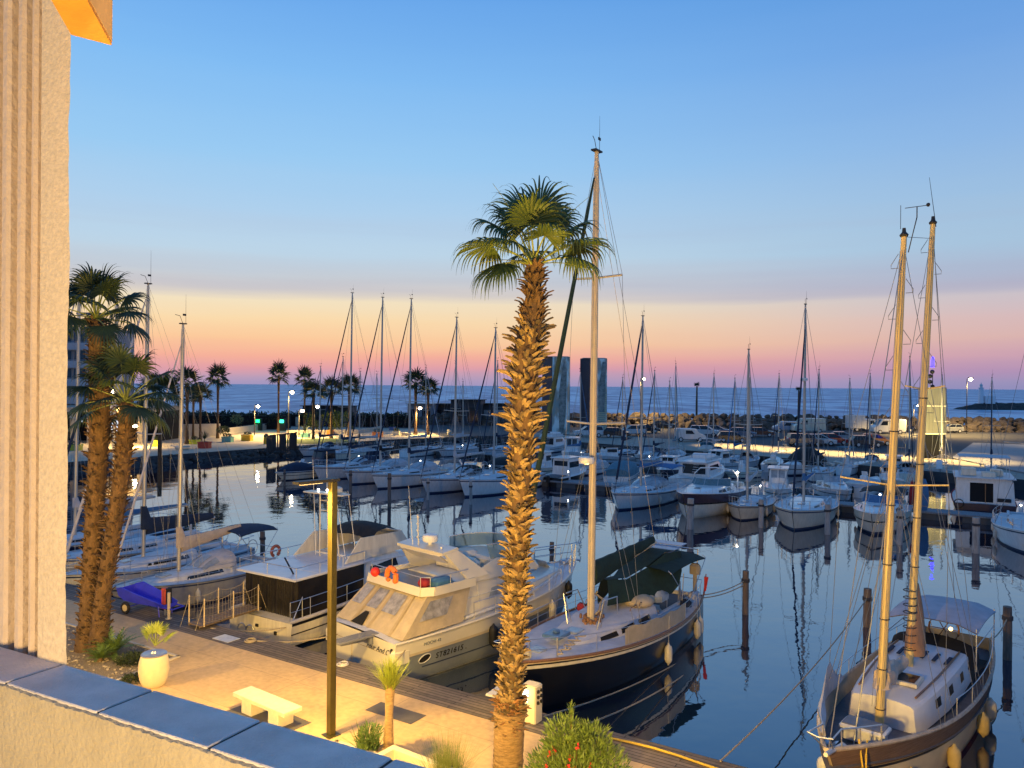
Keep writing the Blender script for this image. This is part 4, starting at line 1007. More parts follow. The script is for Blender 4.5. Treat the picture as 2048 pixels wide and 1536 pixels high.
# ------ front row of the far pontoon, bows towards us, left to right
PRm = [
 (640, 966, 590, 695, 10.5, 3.3, dict(furl=M['canvas_navy'], cover=M['canvas_navy'], hull=M['gel3'], seed=1, hood=M['canvas_navy']), 'pale sailboat left of the row, navy sprayhood, tallest of the left masts'),
 (702, 974, 598, 773, 10.4, 3.3, dict(furl=M['canvas_navy'], cover=M['canvas_black'], hull=M['gel3'], seed=2, hood=M['canvas_white'], nw=3), 'white sailboat second in the left row, windowed sprayhood beside its mast'),
 (757, 982, 600, 827, 10.8, 3.5, dict(furl=M['canvas_navy'], cover=M['canvas_navy'], hull=M['gel'], seed=3, hood=M['canvas_white'], stripe=M['navy']), 'white sailboat third in the left row with dark hull ports and black boot stripe'),
 (855, 990, 636, 910, 10.2, 3.4, dict(furl=M['canvas_navy'], cover=M['canvas_white'], hull=M['gel3'], seed=4, hood=M['canvas_black']), 'white sailboat fourth in the left row, black sprayhood, mast just left of centre gap'),
 (932, 996, 656, 987, 10.8, 3.7, dict(furl=M['canvas_navy'], cover=M['canvas_white'], hull=M['gel'], seed=5, fs=1.1, fb=1.4), 'broad pale sailboat half hidden by the shaggy palm trunk, fifth in the left row'),
 (1240, 1018, 628, 1294, 10.6, 3.5, dict(furl=M['canvas_navy'], furl_r=.09, hull=M['gel'], seed=6, hood=M['glassl'], bim=M['canvas_blue'], nw=3, cover=M['canvas_blue']), 'white sailboat with blue bimini and yellow lamp glints, left end of the right row'),
 (1485, 1035, 692, 1514, 7.0, 2.5, dict(furl=None, seed=7, sp=[.5], fb=1.0, fs=.8, hull=M['gel2'], cover=M['canvas_white'], boomrise=.4), 'small cream sailboat with a plain mast and no headsail, beside the big cruiser'),
 (1592, 1053, 600, 1627, 9.6, 3.3, dict(furl=M['canvas_navy'], seed=8, hull=M['gel2'], radar=.62, ff=.9, cover=M['canvas_blue'], roof=M['gel'], fend=1), 'white sloop with a radar pod on its mast in the right row'),
 (2066, 1096, 640, 2092, 9.5, 3.2, dict(furl=M['canvas_white'], furl_r=.06, seed=9, hull=M['gel'], stripe=M['navy'], cover=M['canvas_white']), 'white sailboat cut by the right picture edge, dark blue line round its bow'),
]
for px, py, mt_, mx, L, B, o, lb in PRm:
    L, B = L * 1.08, B * 1.24; o = dict(o, fb=o.get('fb', 1.25) * 1.15, fs=o.get('fs', .95) * 1.12)
    o = dict(o, L=L, B=B); hd = H_IN + rad({1592: 3, 1485: 4}.get(px, 0)); loc = bowat(px, py, hd, L)
    xm = .55 * L if px not in (1485,) else .6 * L
    o['xm'] = xm / L; o['zt'] = zmast(loc, hd, xm, mt_, mx)
    o.setdefault('sp', [.42] if L < 10 else [.40]); o.setdefault('mr', .10)
    sailboat(loc, hd, o, lb, 'boats moored in front of the far pontoon')
G2 = 'boats moored in front of the far pontoon'
motorboat(bowat(1376, 1034, H_IN, 10.8), H_IN, dict(L=10.8, B=4.3, kind='cruiser', hull=M['gel2'], upper=M['brown'], fb=1.95, fs=1.4, boot=M['gel2'], screen=M['canvas_teal'], cab_light=(3.4, 1.75, 2.9), fend=0), 'big white and aubergine motor cruiser with radar arch and lit deck lamp', G2)
motorboat(bowat(1750, 1060, H_IN, 8.6), H_IN, dict(L=8.6, B=3.5, kind='cruiser', hull=M['gel2'], fb=1.5, fs=1.1, screen=M['canvas_blue'], bim=M['canvas_black'], bimx=(.05, .45), bimh=1.35, strake=M['black'], arch=False, fend=1), 'white motorboat with blue windscreen and black canopy, right of the sloop', G2)
motorboat(bowat(604, 958, H_IN, 7.5), H_IN, dict(L=7.5, B=2.7, kind='pilot', hull=M['navy'], top=M['navy'], upper=M['navy'], deck=M['greydeck'], fb=1.1, roof=M['canvas_navy']), 'dark blue fishing boat at the left end of the far pontoon', G2)
motorboat(bowat(566, 968, H_IN, 6.6), H_IN, dict(L=6.6, B=2.6, kind='open', hull=M['gel2'], top=M['gel3'], deck=M['greydeck'], fb=.9, cov=M['canvas_navy'], covx=(.3, .9), rail=False), 'old cream work boat under a dark cover beside the black fence', G2)
# ------ the pontoons
def pontoon(s0, s1, t, wd, lb):
    c = S((s0 + s1) / 2, t, 0); e = empty('pontoon', c, FR, label=lb, cat='pontoon'); L_ = s1 - s0
    MB().bbox((0, 0, -.48), (L_, wd, .14), .02).build('walkway', mat('pontoon deck', (.22, .23, .25), .85, var=.2, scale=2, stretch=(6, 1, 1), bump=.3), e)
    m = MB(); n = int(L_ / 3)
    for i in range(n): m.box((-L_ / 2 + (i + .5) * 3, 0, -.85), (2.0, wd * .9, .58))
    m.build('float', mat('float grey', (.10, .10, .10), .8), e)
    for i in range(int(L_ / 9)):
        m = MB(); x = -L_ / 2 + 4 + i * 9; m.bbox((x, wd * .3, .05), (.28, .28, .95), .05); m.build('power_post', M['gel3'], e)
        m = MB(); m.ball((x, wd * .3 - .16, .38), .06, 6); m.build('post_lamp', lamp_mat('pontoon lamp', (1, .95, .8), 14), e)
    return e
pontoon(-66, 6, 64.6, 2.0, 'long grey pontoon across the basin behind the front row of boats')
pontoon(-66, -22, 84.6, 2.0, 'second pontoon further back, in front of the wharf with the cars')
m = empty('houseboat', S(-1.2, 67.4, WZ), H_OUT + rad(4), label='trawler seen from astern with dark patio doors and cluttered roof', cat='trawler')
m.scale = (1.0, 1.0, 1.0)
H_ = Hull(10.5, 4.2, 1.5, .95, st=.95, um=.4, ov=.9, ovs=0, wl=.9); h = H_.mesh().build('hull', M['brown'], m); H_.deck().build('deck', M['gel3'], m); H_.gunwale(.05).build('rub_rail', M['canvas_red'], m)
T = Trunk([(.7, 1.95, .9, 2.75), (5.5, 1.85, .95, 2.75), (6.2, 1.7, 1.0, 2.0), (8.6, .9, 1.1, 1.7)], tum=.93, crown=.05); tk = T.mesh().build('cabin', M['gel'], m)
g = MB(); g.slab([(.69, .95, 1.02), (.69, -.55, 1.02), (.69, -.55, 2.45), (.69, .95, 2.45)], -.01)
for sd in (1, -1): T.window(g, 1.5, 5.2, .5, .8, sd)
g.build('patio_door', M['dark'], tk); g = MB(); g.box((.66, -.05, 1.72), (.04, .06, 1.44)); g.build('door_frame', M['wood'], tk)
g = MB(); g.bbox((3, 0, 2.84), (5.2, 4.0, .08), .03); rf = g.build('roof', M['gel3'], m)
g = MB(); g.bbox((2.2, 1.0, 3.15), (1.2, 1.0, .5), .05); g.bbox((1.6, -.3, 3.05), (1.0, .9, .34), .05); g.bbox((3.0, -.9, 3.1), (1.4, .8, .42), .05); g.build('roof_locker', M['gel2'], rf)
g = MB(); g.bbox((2.6, 0, 4.35), (2.9, 3.4, .05), .02); g.build('canopy', M['canvas_white'], rf); g = MB()
for x_ in (1.3, 3.9):
    for sd in (1, -1): g.tube([(x_, sd * 1.6, 2.85), (x_, sd * 1.6, 4.33)], .025, 5)
g.build('canopy_post', M['steel'], rf)
g = MB(); g.bbox((.2, -1.2, 1.3), (.3, .9, .25), .04); g.torus((-.1, 1.7, .9), .32, .04, Matrix.Rotation(rad(90), 3, 'Y')); g.build('stern_gear', M['fenderb'], m)
for (ds, dt, col, hh, lb, nm) in ((-5.0, 64.1, M['canvas_blue'], 2.3, 'blue paddleboard standing upright on the far pontoon', 'paddleboard'), (-5.75, 64.2, M['canvas_red'], 2.1, 'dark red furled parasol standing on the far pontoon by the blue board', 'parasol')):
    g = MB(); rings = []
    for i in range(9):
        f = i / 8; w = (.36 if nm == 'paddleboard' else .2) * (math.sin(PI * min(1, .15 + f * .8)) ** .5); rings.append([Vector((w * math.cos(2 * PI * k / 10), .07 * math.sin(2 * PI * k / 10), f * hh)) for k in range(10)])
    g.loft(rings)
    if nm == 'parasol': g.tube([(0, 0, 0), (0, 0, hh + .25)], .02, 6)
    g.build(nm, col, None, S(ds, dt, -.4), FR, label=lb, cat=nm)

# ------ boats behind the far pontoon, further rows
G3 = 'boats moored behind the far pontoon'
def at(px, py): return W(px, py, WZ)
MBs = [
 (1128, 966, H_OUT, dict(L=7.5, B=2.9, kind='wheelhouse', hull=M['black'], fb=1.2, cx=(.3, .62)), 'black hulled motorboat behind the pontoon just right of the palm trunk'),
 (1248, 962, H_OUT + .15, dict(L=7.2, B=2.8, kind='cruiser', cov=M['canvas_teal'], covx=(.03, .75), covh=1.3, arch=False, rail=False), 'boat under a rounded pale teal cover behind the blue bimini sailboat'),
 (1400, 968, H_OUT, dict(L=10.5, B=3.7, kind='fly', fb=1.6, fs=1.1), 'flybridge yacht seen from astern with ladder, behind the big cruiser'),
 (1560, 985, H_IN + .2, dict(L=6.2, B=2.5, kind='pilot', ch=1.6, cx=(.30, .62), win=M['glassl'], fb=1.1), 'small white pilothouse boat with flat white roof behind the cream sailboat'),
 (1668, 985, H_IN + .5, dict(L=6.0, B=2.4, kind='cruiser', arch=False, hull=M['gel3'], screen=M['glassl'], fb=1.1), 'pale blue runabout with wrap windscreen behind the sloop'),
 (1726, 980, H_OUT - .2, dict(L=6.0, B=2.4, kind='open', cov=M['canvas_white'], covx=(.05, .9), covh=.5, rail=False), 'low boat under a white cover behind the canopy motorboat'),
 (1612, 938, H_IN - .3, dict(L=8.0, B=2.9, kind='cruiser', cov=M['canvas_black'], covx=(.02, .62), covh=2.0, arch=False), 'boat with a tall black cover in front of the wharf edge'),
 (1685, 937, H_OUT - .7, dict(L=6.4, B=2.4, kind='open', ttop=M['canvas_teal'], rail=True), 'open white boat with a flat sun top near the wharf edge'),
 (1547, 934, H_OUT + .1, dict(L=5.6, B=2.2, kind='open', hull=M['gel3'], rail=False), 'small pale blue rowing boat stern on, left of the black cover'),
 (1790, 945, H_OUT + .1, dict(L=6.2, B=2.5, kind='pilot', ch=1.3, cx=(.3, .55), rail=True), 'small white cabin boat seen from astern beside the gold masts'),
 (1880, 945, H_IN + .1, dict(L=5.4, B=2.4, kind='open', hull=M['gel3'], rail=False), 'small open dinghy moored under the platform on the right'),
 (1148, 915, H_IN + .4, dict(L=8.2, B=3.0, kind='wheelhouse', ch=1.8, fb=1.3), 'white wheelhouse boat in the second basin row left of the tall mast'),
 (1232, 924, H_OUT + 2.4, dict(L=6.6, B=2.6, kind='pilot', ch=1.1, hull=M['gel3'], roof=M['canvas_black']), 'white motor launch with black canopy in the second basin row'),
 (1296, 920, H_IN + .2, dict(L=7.6, B=2.8, kind='cruiser', cov=M['canvas_navy'], covx=(.05, .5), covh=1.2, arch=False), 'cruiser with navy cockpit tent in the second basin row'),
 (1448, 935, H_IN - .2, dict(L=7, B=2.6, kind='pilot', hull=M['gel3'], ch=1.3), 'grey launch beside the blue boom cover in the second basin row'),
 (905, 960, H_OUT, dict(L=7, B=2.7, kind='cruiser', arch=False, screen=M['glassl']), 'motorboat with lit screen behind the fourth sailboat of the left row'),
 (1092, 948, H_IN + .1, dict(L=6.5, B=2.5, kind='wheelhouse', hull=M['gel2'], fb=1.1), 'cream boat with small wheelhouse touching the right edge of the palm trunk'),
 (1186, 944, H_IN, dict(L=6.2, B=2.5, kind='cruiser', arch=False, cov=M['canvas_white'], covx=(.05, .6), covh=.7), 'runabout under a white tarpaulin behind the tall cream mast'),
 (1105, 902, H_OUT, dict(L=7.5, B=2.8, kind='fly', hull=M['gel3'], fb=1.3), 'small flybridge boat in front of the left printed tower'),
 (1345, 948, H_IN + .1, dict(L=6.6, B=2.6, kind='pilot', ch=1.2, hull=M['navy'], fb=1.1), 'navy hulled cabin boat between the blue bimini and the flybridge yacht'),
 (1492, 948, H_IN - .5, dict(L=4.6, B=1.8, kind='open', hull=M['gel2'], rail=False, fb=.8, fs=.7), 'tiny pale dinghy afloat behind the small cream sailboat'),
 (1415, 908, H_OUT + .2, dict(L=6.8, B=2.6, kind='cruiser', arch=True, screen=M['canvas_teal']), 'cruiser with teal windscreen at the wharf below the black hatchback'),
 (1780, 968, H_IN + .2, dict(L=6.4, B=2.5, kind='pilot', ch=1.2, hull=M['gel2'], roof=M['canvas_teal']), 'cabin boat with a teal roof seen just left of the gold masts'),
 (1965, 962, H_IN - .1, dict(L=6.6, B=2.6, kind='cruiser', arch=False, cov=M['canvas_navy'], covx=(.05, .55), covh=.9), 'cruiser with navy cockpit cover behind the trawler'),
 (1010, 952, H_OUT, dict(L=7, B=2.7, kind='cruiser', cov=M['canvas_black'], covx=(.03, .6), covh=1.1, arch=False), 'black covered cruiser at the left edge of the shaggy palm trunk'),
]
for i, (px, py, hd, o, lb) in enumerate(MBs):
    p = at(px, py); loc = p - Vector((math.cos(hd), math.sin(hd), 0)) * (o['L'] * .35); o.setdefault('fend', 0); motorboat(loc, hd, o, lb, G3)
SBs = [  # centre px, waterline py, mast px, mast top py
 (645, 915, 636, 738, 8, H_IN, 'canvas_navy', 'thin masted dark sailboat against the fence corner of the left basin'), (690, 922, 688, 718, 8.5, H_IN, 'canvas_navy', 'sailboat behind the first pair, mast almost in line with the tallest left mast'),
 (724, 918, 723, 747, 7.5, H_IN, 'canvas_black', 'small sailboat with short mast left of the second tall mast'), (752, 915, 752, 752, 7.5, H_OUT, None, 'small bare masted sailboat right of the second tall mast'),
 (850, 912, 850, 738, 8, H_OUT, 'canvas_white', 'sailboat between the far lamplit palms and the third tall mast'), (914, 912, 915, 728, 8, H_IN, None, 'small sailboat hidden behind the fourth tall mast'),
 (925, 905, 924, 765, 7, H_OUT, None, 'low masted sailboat right of the fourth tall mast, near the wharf'), (998, 910, 997, 722, 8, H_IN, 'canvas_navy', 'sailboat behind the fifth tall mast beside the palm trunk'),
 (1248, 915, 1246, 752, 7.5, H_IN, 'canvas_navy', 'short masted sailboat left of the bright mast lamp'), (1312, 928, 1312, 737, 8.2, H_IN, 'canvas_navy', 'grey sailboat right of the bright mast lamp'),
 (1352, 915, 1371, 723, 8.6, H_OUT + .25, 'canvas_teal', 'pale hulled sailboat below the sparse breakwater palm'), (1472, 925, 1474, 750, 7, H_IN, 'canvas_blue', 'small sailboat with bright blue boom cover slanting up'),
 (1500, 925, 1495, 750, 7, H_OUT, None, 'small sailboat with twin stays left of the plain mast'), (1560, 912, 1556, 740, 7.5, H_IN, 'canvas_navy', 'sailboat whose thin mast stands left of the tall white van'),
 (1640, 950, 1636, 731, 7.5, H_IN, 'canvas_navy', 'small sailboat behind the radar sloop, mast against the white van'), (1742, 930, 1743, 737, 7.8, H_IN, 'canvas_navy', 'dark masted sailboat in front of the dark hatchback'),
 (1160, 930, 1158, 742, 7.4, H_OUT, 'canvas_blue', 'small sailboat whose thin mast stands between the two printed towers'), (1342, 938, 1340, 758, 7, H_IN, None, 'small sailboat with a bare mast left of the sparse breakwater palm'),
 (1430, 915, 1432, 742, 7.2, H_IN, 'canvas_white', 'small sailboat whose mast rises over the blue grey saloon'), (1700, 935, 1702, 748, 7, H_OUT, 'canvas_white', 'small sailboat with its mast in front of the white box truck'), (1985, 940, 1984, 742, 7.4, H_IN, 'canvas_navy', 'small sailboat behind the trawler at the far right'),
 (1820, 945, 1828, 702, 8.2, H_OUT, 'canvas_navy', 'sailboat whose dark mast stands between the two gold masts'), (1885, 930, 1886, 738, 7.5, H_OUT, None, 'small sailboat right of the lit panel tower'),
]
for i, (px, py, mx, mt_, L, hd, cv, lb) in enumerate(SBs):
    p = at(px, py); loc = p - Vector((math.cos(hd), math.sin(hd), 0)) * (L * .5); c = M[cv] if cv else None
    o = dict(L=L, B=L * .33, seed=20 + i, furl=c, cover=c or M['canvas_white'], xm=.55, zt=zmast(loc, hd, .55 * L, mt_, mx), mr=.08, furl_r=.06, hull=M[('gel3', 'gel2', 'gel3', 'navy', 'gel')[i % 5]], fend=0, fb=1.05, fs=.85, posts=4, vhf=i % 2 == 0, hood=(M['canvas_navy'] if i % 3 == 0 else None), wire=.012, halyards=False)
    sailboat(loc, hd, o, lb, G3)
# ------ mooring piles
def pile(px, pw, pt, r, lb, cap=False):
    b = W(px, pw, WZ); h = ZT(pt, px, b.y) - WZ; rg = random.Random(px)
    m = MB(); n = 9; rings = []
    for i in range(n + 1):
        z = -1.2 + (h + 1.2) * i / n; rings.append([Vector((r * (1 + rg.uniform(-.05, .05)) * math.cos(2 * PI * k / 12), r * (1 + rg.uniform(-.05, .05)) * math.sin(2 * PI * k / 12), z)) for k in range(12)])
    m.loft(rings); e = empty('mooring_pile', b, rg.uniform(0, 6), label=lb, cat='mooring pile', group='mooring piles in the basin'); e.rotation_euler.x = rg.uniform(-.02, .02); m.build('post', M['pilepale'] if 'pale' in lb or 'grey' in lb else M['pilewood'], e)
    m = MB()
    for k in range(3): m.torus((0, 0, h - .35 - k * .05), r + .02, .025, n=14, k=5)
    m.build('rope_loop', M['drope'], e); return b + Vector((0, 0, h - .4))
pA = pile(1497, 1222, 1135, .13, 'wooden mooring pile alone in open water right of the black sailboat')
pB = pile(1740, 1243, 1167, .15, 'wooden mooring pile just left of the first gold mast')
pC = pile(2022, 1305, 1199, .14, 'dark mooring pile at the right picture edge beyond the ketch')
for px, pw, pt, r, lb in ((1384, 1053, 992, .22, 'pale concrete pile in front of the aubergine cruiser bow'), (1526, 1048, 992, .17, 'pale pile at the bow of the small cream sailboat'), (1659, 1060, 1000, .18, 'pale pile at the right bow of the radar sloop'),
                        (1803, 1078, 1010, .18, 'pale pile right of the canopy motorboat'), (1956, 1093, 1022, .2, 'pale banded pile below the white trawler'), (704, 990, 945, .13, 'thin dark pile at the bow of the second left sailboat'),
                        (782, 1018, 950, .14, 'dark pile at the bow of the third left sailboat'), (859, 1002, 958, .12, 'thin grey pile at the bow of the fourth left sailboat'), (945, 1010, 964, .12, 'thin grey pile at the bow of the fifth left sailboat'),
                        (1108, 1120, 1083, .12, 'short dark pile beyond the bow of the cream yacht'), (530, 1110, 1070, .14, 'short dark pile behind the small sloop with the lifebuoy'), (572, 978, 945, .1, 'thin pile beside the old cream work boat')):
    pile(px, pw, pt, r, lb)
# ------------------------------------------------------------------ the near boats
def heading(ds, dt): v = U * ds + V * dt; return math.atan2(v.y, v.x)
NEAR = 'boats moored stern or bow to the near boardwalk'
def extra_ropes(pts_list, r, m, lb, name='mooring_line', sag=.25):
    for pts, l in zip(pts_list, lb):
        a, b = Vector(pts[0]), Vector(pts[1]); mm_ = MB(); mm_.tube([a.lerp(b, i / 10) - a - Vector((0, 0, sag * 4 * (i / 10) * (1 - i / 10) * min(1, (a - b).length / 6))) for i in range(11)], r, 5)
        mm_.build(name, m, None, a, label=l, cat='rope', group='mooring lines')
# 1 - small sloop with the draped sail
sailboat(S(-30.3, 25.5, WZ), H_IN, dict(L=8.0, B=2.9, hull=mat('dull grey gelcoat', (.34, .34, .36), .45, var=.15), deck=M['gel3'], xm=.60, zt=12.1, seed=41, cover=M['sail'], cover_h=.34, boom=3.3, boomz=1.0, boomrise=.45, furl=M['canvas_white'], furl_r=.05, bim=M['canvas_navy'], buoy=True, mr=.085, sp=[.5], hood=M['canvas_white'], wire=.006, fb=1.3, fs=1.0, nw=1, vhf_h=1.3, posts=5, ff=.94), 'grey sloop with a sagging beige sail on its boom and a faded lifebuoy', NEAR)
sailboat(S(-34.2, 27.0, WZ), H_IN, dict(L=9.4, B=3.1, hull=M['gel3'], xm=.585, zt=14.2, seed=42, cover=M['canvas_navy'], cover_h=.42, boom=3.9, boomz=1.25, furl=M['canvas_white'], mr=.09, sp=[.45], wire=.006, nw=1, vhf_h=1.6, hc=.42), 'white sailboat with a bulky navy sail cover, behind the grey sloop', NEAR)
sailboat(S(-38.2, 28.0, WZ), H_IN, dict(L=9.6, B=3.1, hull=M['gel2'], xm=.59, zt=14.0, seed=43, cover=M['canvas_blue'], furl=M['canvas_navy'], mr=.09, sp=[.45], wire=.006, vhf_h=1.2), 'pale sailboat glimpsed between the two leaning palm trunks', NEAR)
sailboat(S(-42.4, 28.5, WZ), H_IN, dict(L=10, B=3.2, hull=M['navy'], xm=.58, zt=15.0, seed=44, cover=M['canvas_white'], furl=M['canvas_white'], mr=.09, wire=.007), 'dark hulled sailboat mostly hidden between pillar and taller palm', NEAR)
# 2 - motor yacht with black cockpit curtains
a = empty('motor_yacht', S(-23.1, 19.1, WZ), H_OUT, label='older motor yacht with black cockpit curtains, white hardtop and cream transom', cat='motor yacht', group=NEAR)
H_ = Hull(10.4, 3.7, 1.75, .95, st=.94, um=.4, ov=1.0, ovs=0, wl=.86, flare=.4, sag=.02, chine=True)
h = H_.mesh().build('hull', M['gel2'], a); H_.band(.90, 1.01, off=.01).build('sheer_band', M['black'], h); H_.band(.55, .60, off=.01).build('chine_line', M['black'], h); H_.band(0, .1).build('boot_stripe', M['black'], h)
H_.deck().build('deck', M['gel2'], a)
m = MB(); m.tube(H_.rail(0, .5, .03, .12, 10, -1), .07, 7); m.tube(H_.rail(0, .5, .03, .12, 10, 1), .07, 7); m.build('gunwale_roll', M['canvas_white'], a)
m = MB(); zz = .95
m.loft([[Vector((.55, 1.42, z0)), Vector((3.9, 1.52, z0)), Vector((3.9, -1.52, z0)), Vector((.55, -1.42, z0))] for z0 in (zz, 2.36)]); 
rg = random.Random(8); rows = []
for i in range(3):
    z0 = zz + (2.36 - zz) * i / 2; row = []
    for k in range(61):
        f = k / 60
        p = Vector((.53 - .02 * (k % 2) - rg.uniform(0, .02) * (1 - i / 2), 1.44 - 2.88 * f, z0)); row.append(p)
    rows.append(row)
m.grid(rows)
for sd in (1, -1):
    m.grid([[Vector((.55 + 3.35 * k / 40, sd * (1.44 + .08 * k / 40 + .02 * (k % 2)), z0)) for k in range(41)] for z0 in (zz, 2.36)])
cu = m.build('cockpit_curtain', mat('black vinyl curtain', (.014, .012, .011), .32, var=.5, scale=2, bump=.5, bscale=5), a)
m = MB(); m.bbox((2.35, 0, 2.43), (4.25, 3.25, .09), .03); rf = m.build('hardtop', mat('hardtop gelcoat', (.62, .64, .70), .22, var=.08, scale=1.2), a)
m = MB()
for x_ in (1.4, 2.6): m.box((x_, 0, 2.479), (.02, 3.1, .006))
m.build('panel_seam', M['gel3'], rf)
m = MB(); top = [(4.3, 1.55, 2.85), (.35, 1.55, 2.85), (.35, -1.55, 2.85), (3.9, -1.55, 2.85)]; m.tube(top, .016, 6)
for x_, y_ in ((.35, 1.55), (.35, -1.55), (1.5, 1.55), (1.5, -1.55), (2.7, 1.55), (2.7, -1.55), (3.9, -1.55), (.35, 0)): m.tube([(x_, y_, 2.46), (x_, y_, 2.85)], .014, 5)
m.build('roof_rail', M['steel'], rf)
m = MB(); m.tube([(1.0, -.2, 2.95), (.75, -.95, 2.5)], .035, 6); m.build('boathook', M['fenderb'], a)
T = Trunk([(3.9, 1.5, 1.0, 2.5), (6.0, 1.48, 1.1, 2.5), (6.9, 1.35, 1.2, 2.0), (8.8, .8, 1.4, 1.75)], tum=.88, crown=.06); tk = T.mesh().build('saloon', M['gel'], a)
m = MB()
for sd in (1, -1): T.window(m, 4.3, 6.3, .35, .85, sd, .15, .3)
T.screen(m, 6.1, 6.8, -.85, -.03); T.screen(m, 6.1, 6.8, .03, .85)
m.build('saloon_window', M['glass'], tk)
m = MB()
for sd in (1, -1):   # raked flybridge sides
    m.slab([(2.9, sd * 1.40, 2.50), (7.0, sd * 1.32, 2.50), (6.4, sd * 1.25, 3.25), (3.9, sd * 1.30, 3.35)], sd * -.06)
m.slab([(7.0, 1.32, 2.5), (7.0, -1.32, 2.5), (6.4, -1.25, 3.25), (6.4, 1.25, 3.25)], -.06); fb_ = m.build('flybridge_side', M['gel2'], a)
m = MB(); rows = [[Vector((x_, 1.2 * c, z_ + .18 * (1 - c * c))) for c in (-1, -.5, 0, .5, 1)] for x_, z_ in ((4.6, 3.1), (5.0, 3.42), (5.6, 3.5), (6.3, 3.3))]; m.grid(rows); m.build('helm_cover', M['canvas_black'], fb_)
m = MB(); zt = 5.1
for y_ in (.35, -.35): m.tube([(3.5, y_ * 1.6, 2.48), (3.3, y_, zt)], .03, 7)
for z_ in (4.4, 4.8, 5.1): m.tube([(3.33, .37, z_), (3.33, -.37, z_)], .02, 5)
m.bbox((3.3, 0, zt + .02), (.5, 2.2, .05), .02); m.bbox((3.3, -.5, zt + .2), (.4, .5, .22), .06); mk = m.build('signal_mast', M['gel2'], a)
m = MB(); m.ball((3.3, .45, zt + .12), .05, 6); m.ball((3.3, -.05, zt + .14), .05, 6); m.build('mast_light', lamp_mat('white anchor lamp', (1, .95, .85), 10), mk)
for x0, y0, x1, y1, z1 in ((3.7, -.7, 3.3, -.5, 5.2), (3.9, -1.1, 3.6, -.9, 5.25), (3.6, .2, 3.4, .1, 6.8), (3.6, .9, 3.5, 1.0, 6.4)):
    m = MB(); m.tube([(x0, y0, 2.48), (x1, y1, z1)], .020, 5, .007); m.build('antenna', M['gel'], a)
m = MB(); frame_rail(m, H_, .0, .35, .75, .1, 4, .016, True, (-1, 1)); frame_rail(m, H_, .5, .95, .6, .06, 5, .015, True); m.build('guard_rail', M['steel'], a)
m = MB(); m.tube([(.15, -1.6, 1.0), (.65, -1.55, 1.75), (.65, -1.55, .95)], .02, 6); m.build('stern_rail', M['steel'], a)
for x_ in (4.2,): m = MB(); fender_geo(m, (x_, -1.95, 1.5), .15, .6); m.build('fender', M['fender'], a)
text('registration_number', 'TN 86181', .20, (1.7, -H_.pt(.18, .72, 1, .03).y, .60), (1, -.03, .06), (0, .12, 1), M['black'], a)
m = MB()
for y_ in (.9, .45): m.torus((-.05, y_, .35), .22, .022, Matrix.Rotation(rad(90), 3, 'Y') @ Matrix.Rotation(rad(90), 3, 'Z'), 0, PI, 12, 6)
m.build('transom_step', M['steel'], a); 
m = MB(); m.bbox((-.03, .1, .62), (.06, .14, .1), .01); m.bbox((-.03, -.9, .5), (.06, .12, .12), .01); m.build('exhaust_outlet', M['fenderb'], a)

# 3 - the cream flybridge yacht
hd = heading(math.sin(rad(12)), math.cos(rad(12)))
y = empty('motor_yacht', S(-17.8, 18.8, WZ), hd, label='cream flybridge yacht with beige cockpit tent and orange horseshoe buoy, moored stern to', cat='motor yacht', group=NEAR)
H_ = Hull(11.0, 4.0, 2.05, 1.42, st=.96, um=.42, p=2.6, ov=1.0, ovs=0, wl=.86, flare=.45, sag=.05, chine=True)
cream = mat('yacht cream', (.68, .64, .55), .3, var=.06, scale=1.2, coat=.3)
h = H_.mesh().build('hull', cream, y)
H_.band(.02, .64, 0, .97, off=.006).build('lower_topside', M['bluegrey'], h)  # blue grey band, with the hull's shadow put into its colour
H_.band(.64, .70, off=.03).build('rubbing_strake', mat('strake cream', (.55, .47, .34), .45, var=.1), h)
H_.band(.30, .33, .1, .97, off=.012).build('spray_line', M['stripe'], h); H_.band(-.05, .03, off=.012).build('boot_stripe', M['gel'], h)
H_.deck(.02, .08).build('deck', mat('yacht deck white', (.62, .63, .66), .5, var=.06), y); H_.gunwale(.045).build('gunwale', cream, y)
T = Trunk([(3.0, 1.62, 1.35, 2.75), (5.6, 1.62, 1.45, 2.75), (6.8, 1.5, 1.55, 2.1), (9.3, .75, 1.8, 2.05)], tum=.86, crown=.05); tk = T.mesh().build('superstructure', cream, y)
m = MB()
for sd in (1, -1): T.window(m, 4.4, 6.4, .48, .82, sd, .25, .25)
T.screen(m, 5.75, 6.7, -.85, .85); m.build('saloon_window', M['glassl'], tk)
m = MB()
for sd in (1, -1):
    m.tube([T.side(3.3, .60, sd, .02), T.side(5.0, .62, sd, .02)], .018, 5); m.tube([T.side(3.3, .25, sd, .02), T.side(3.3, .9, sd, .02), T.side(3.9, .93, sd, .02), T.side(3.9, .25, sd, .02)], .012, 4)
m.build('door_outline', M['gel3'], tk)
m = MB(); m.torus(T.side(3.35, .78, -1, .02), .07, .010, Matrix.Rotation(rad(90), 3, 'X')); m.build('round_emblem', M['black'], tk)
m = MB()   # side deck step moulding, sweeping up
for sd in (1, -1): m.tube([H_.rail(.28 + .05 * i, .28 + .05 * i, .10 + .015 * i, .28, 1, sd)[0] for i in range(11)], .06, 6)
m.build('side_deck_moulding', M['gel3'], y)
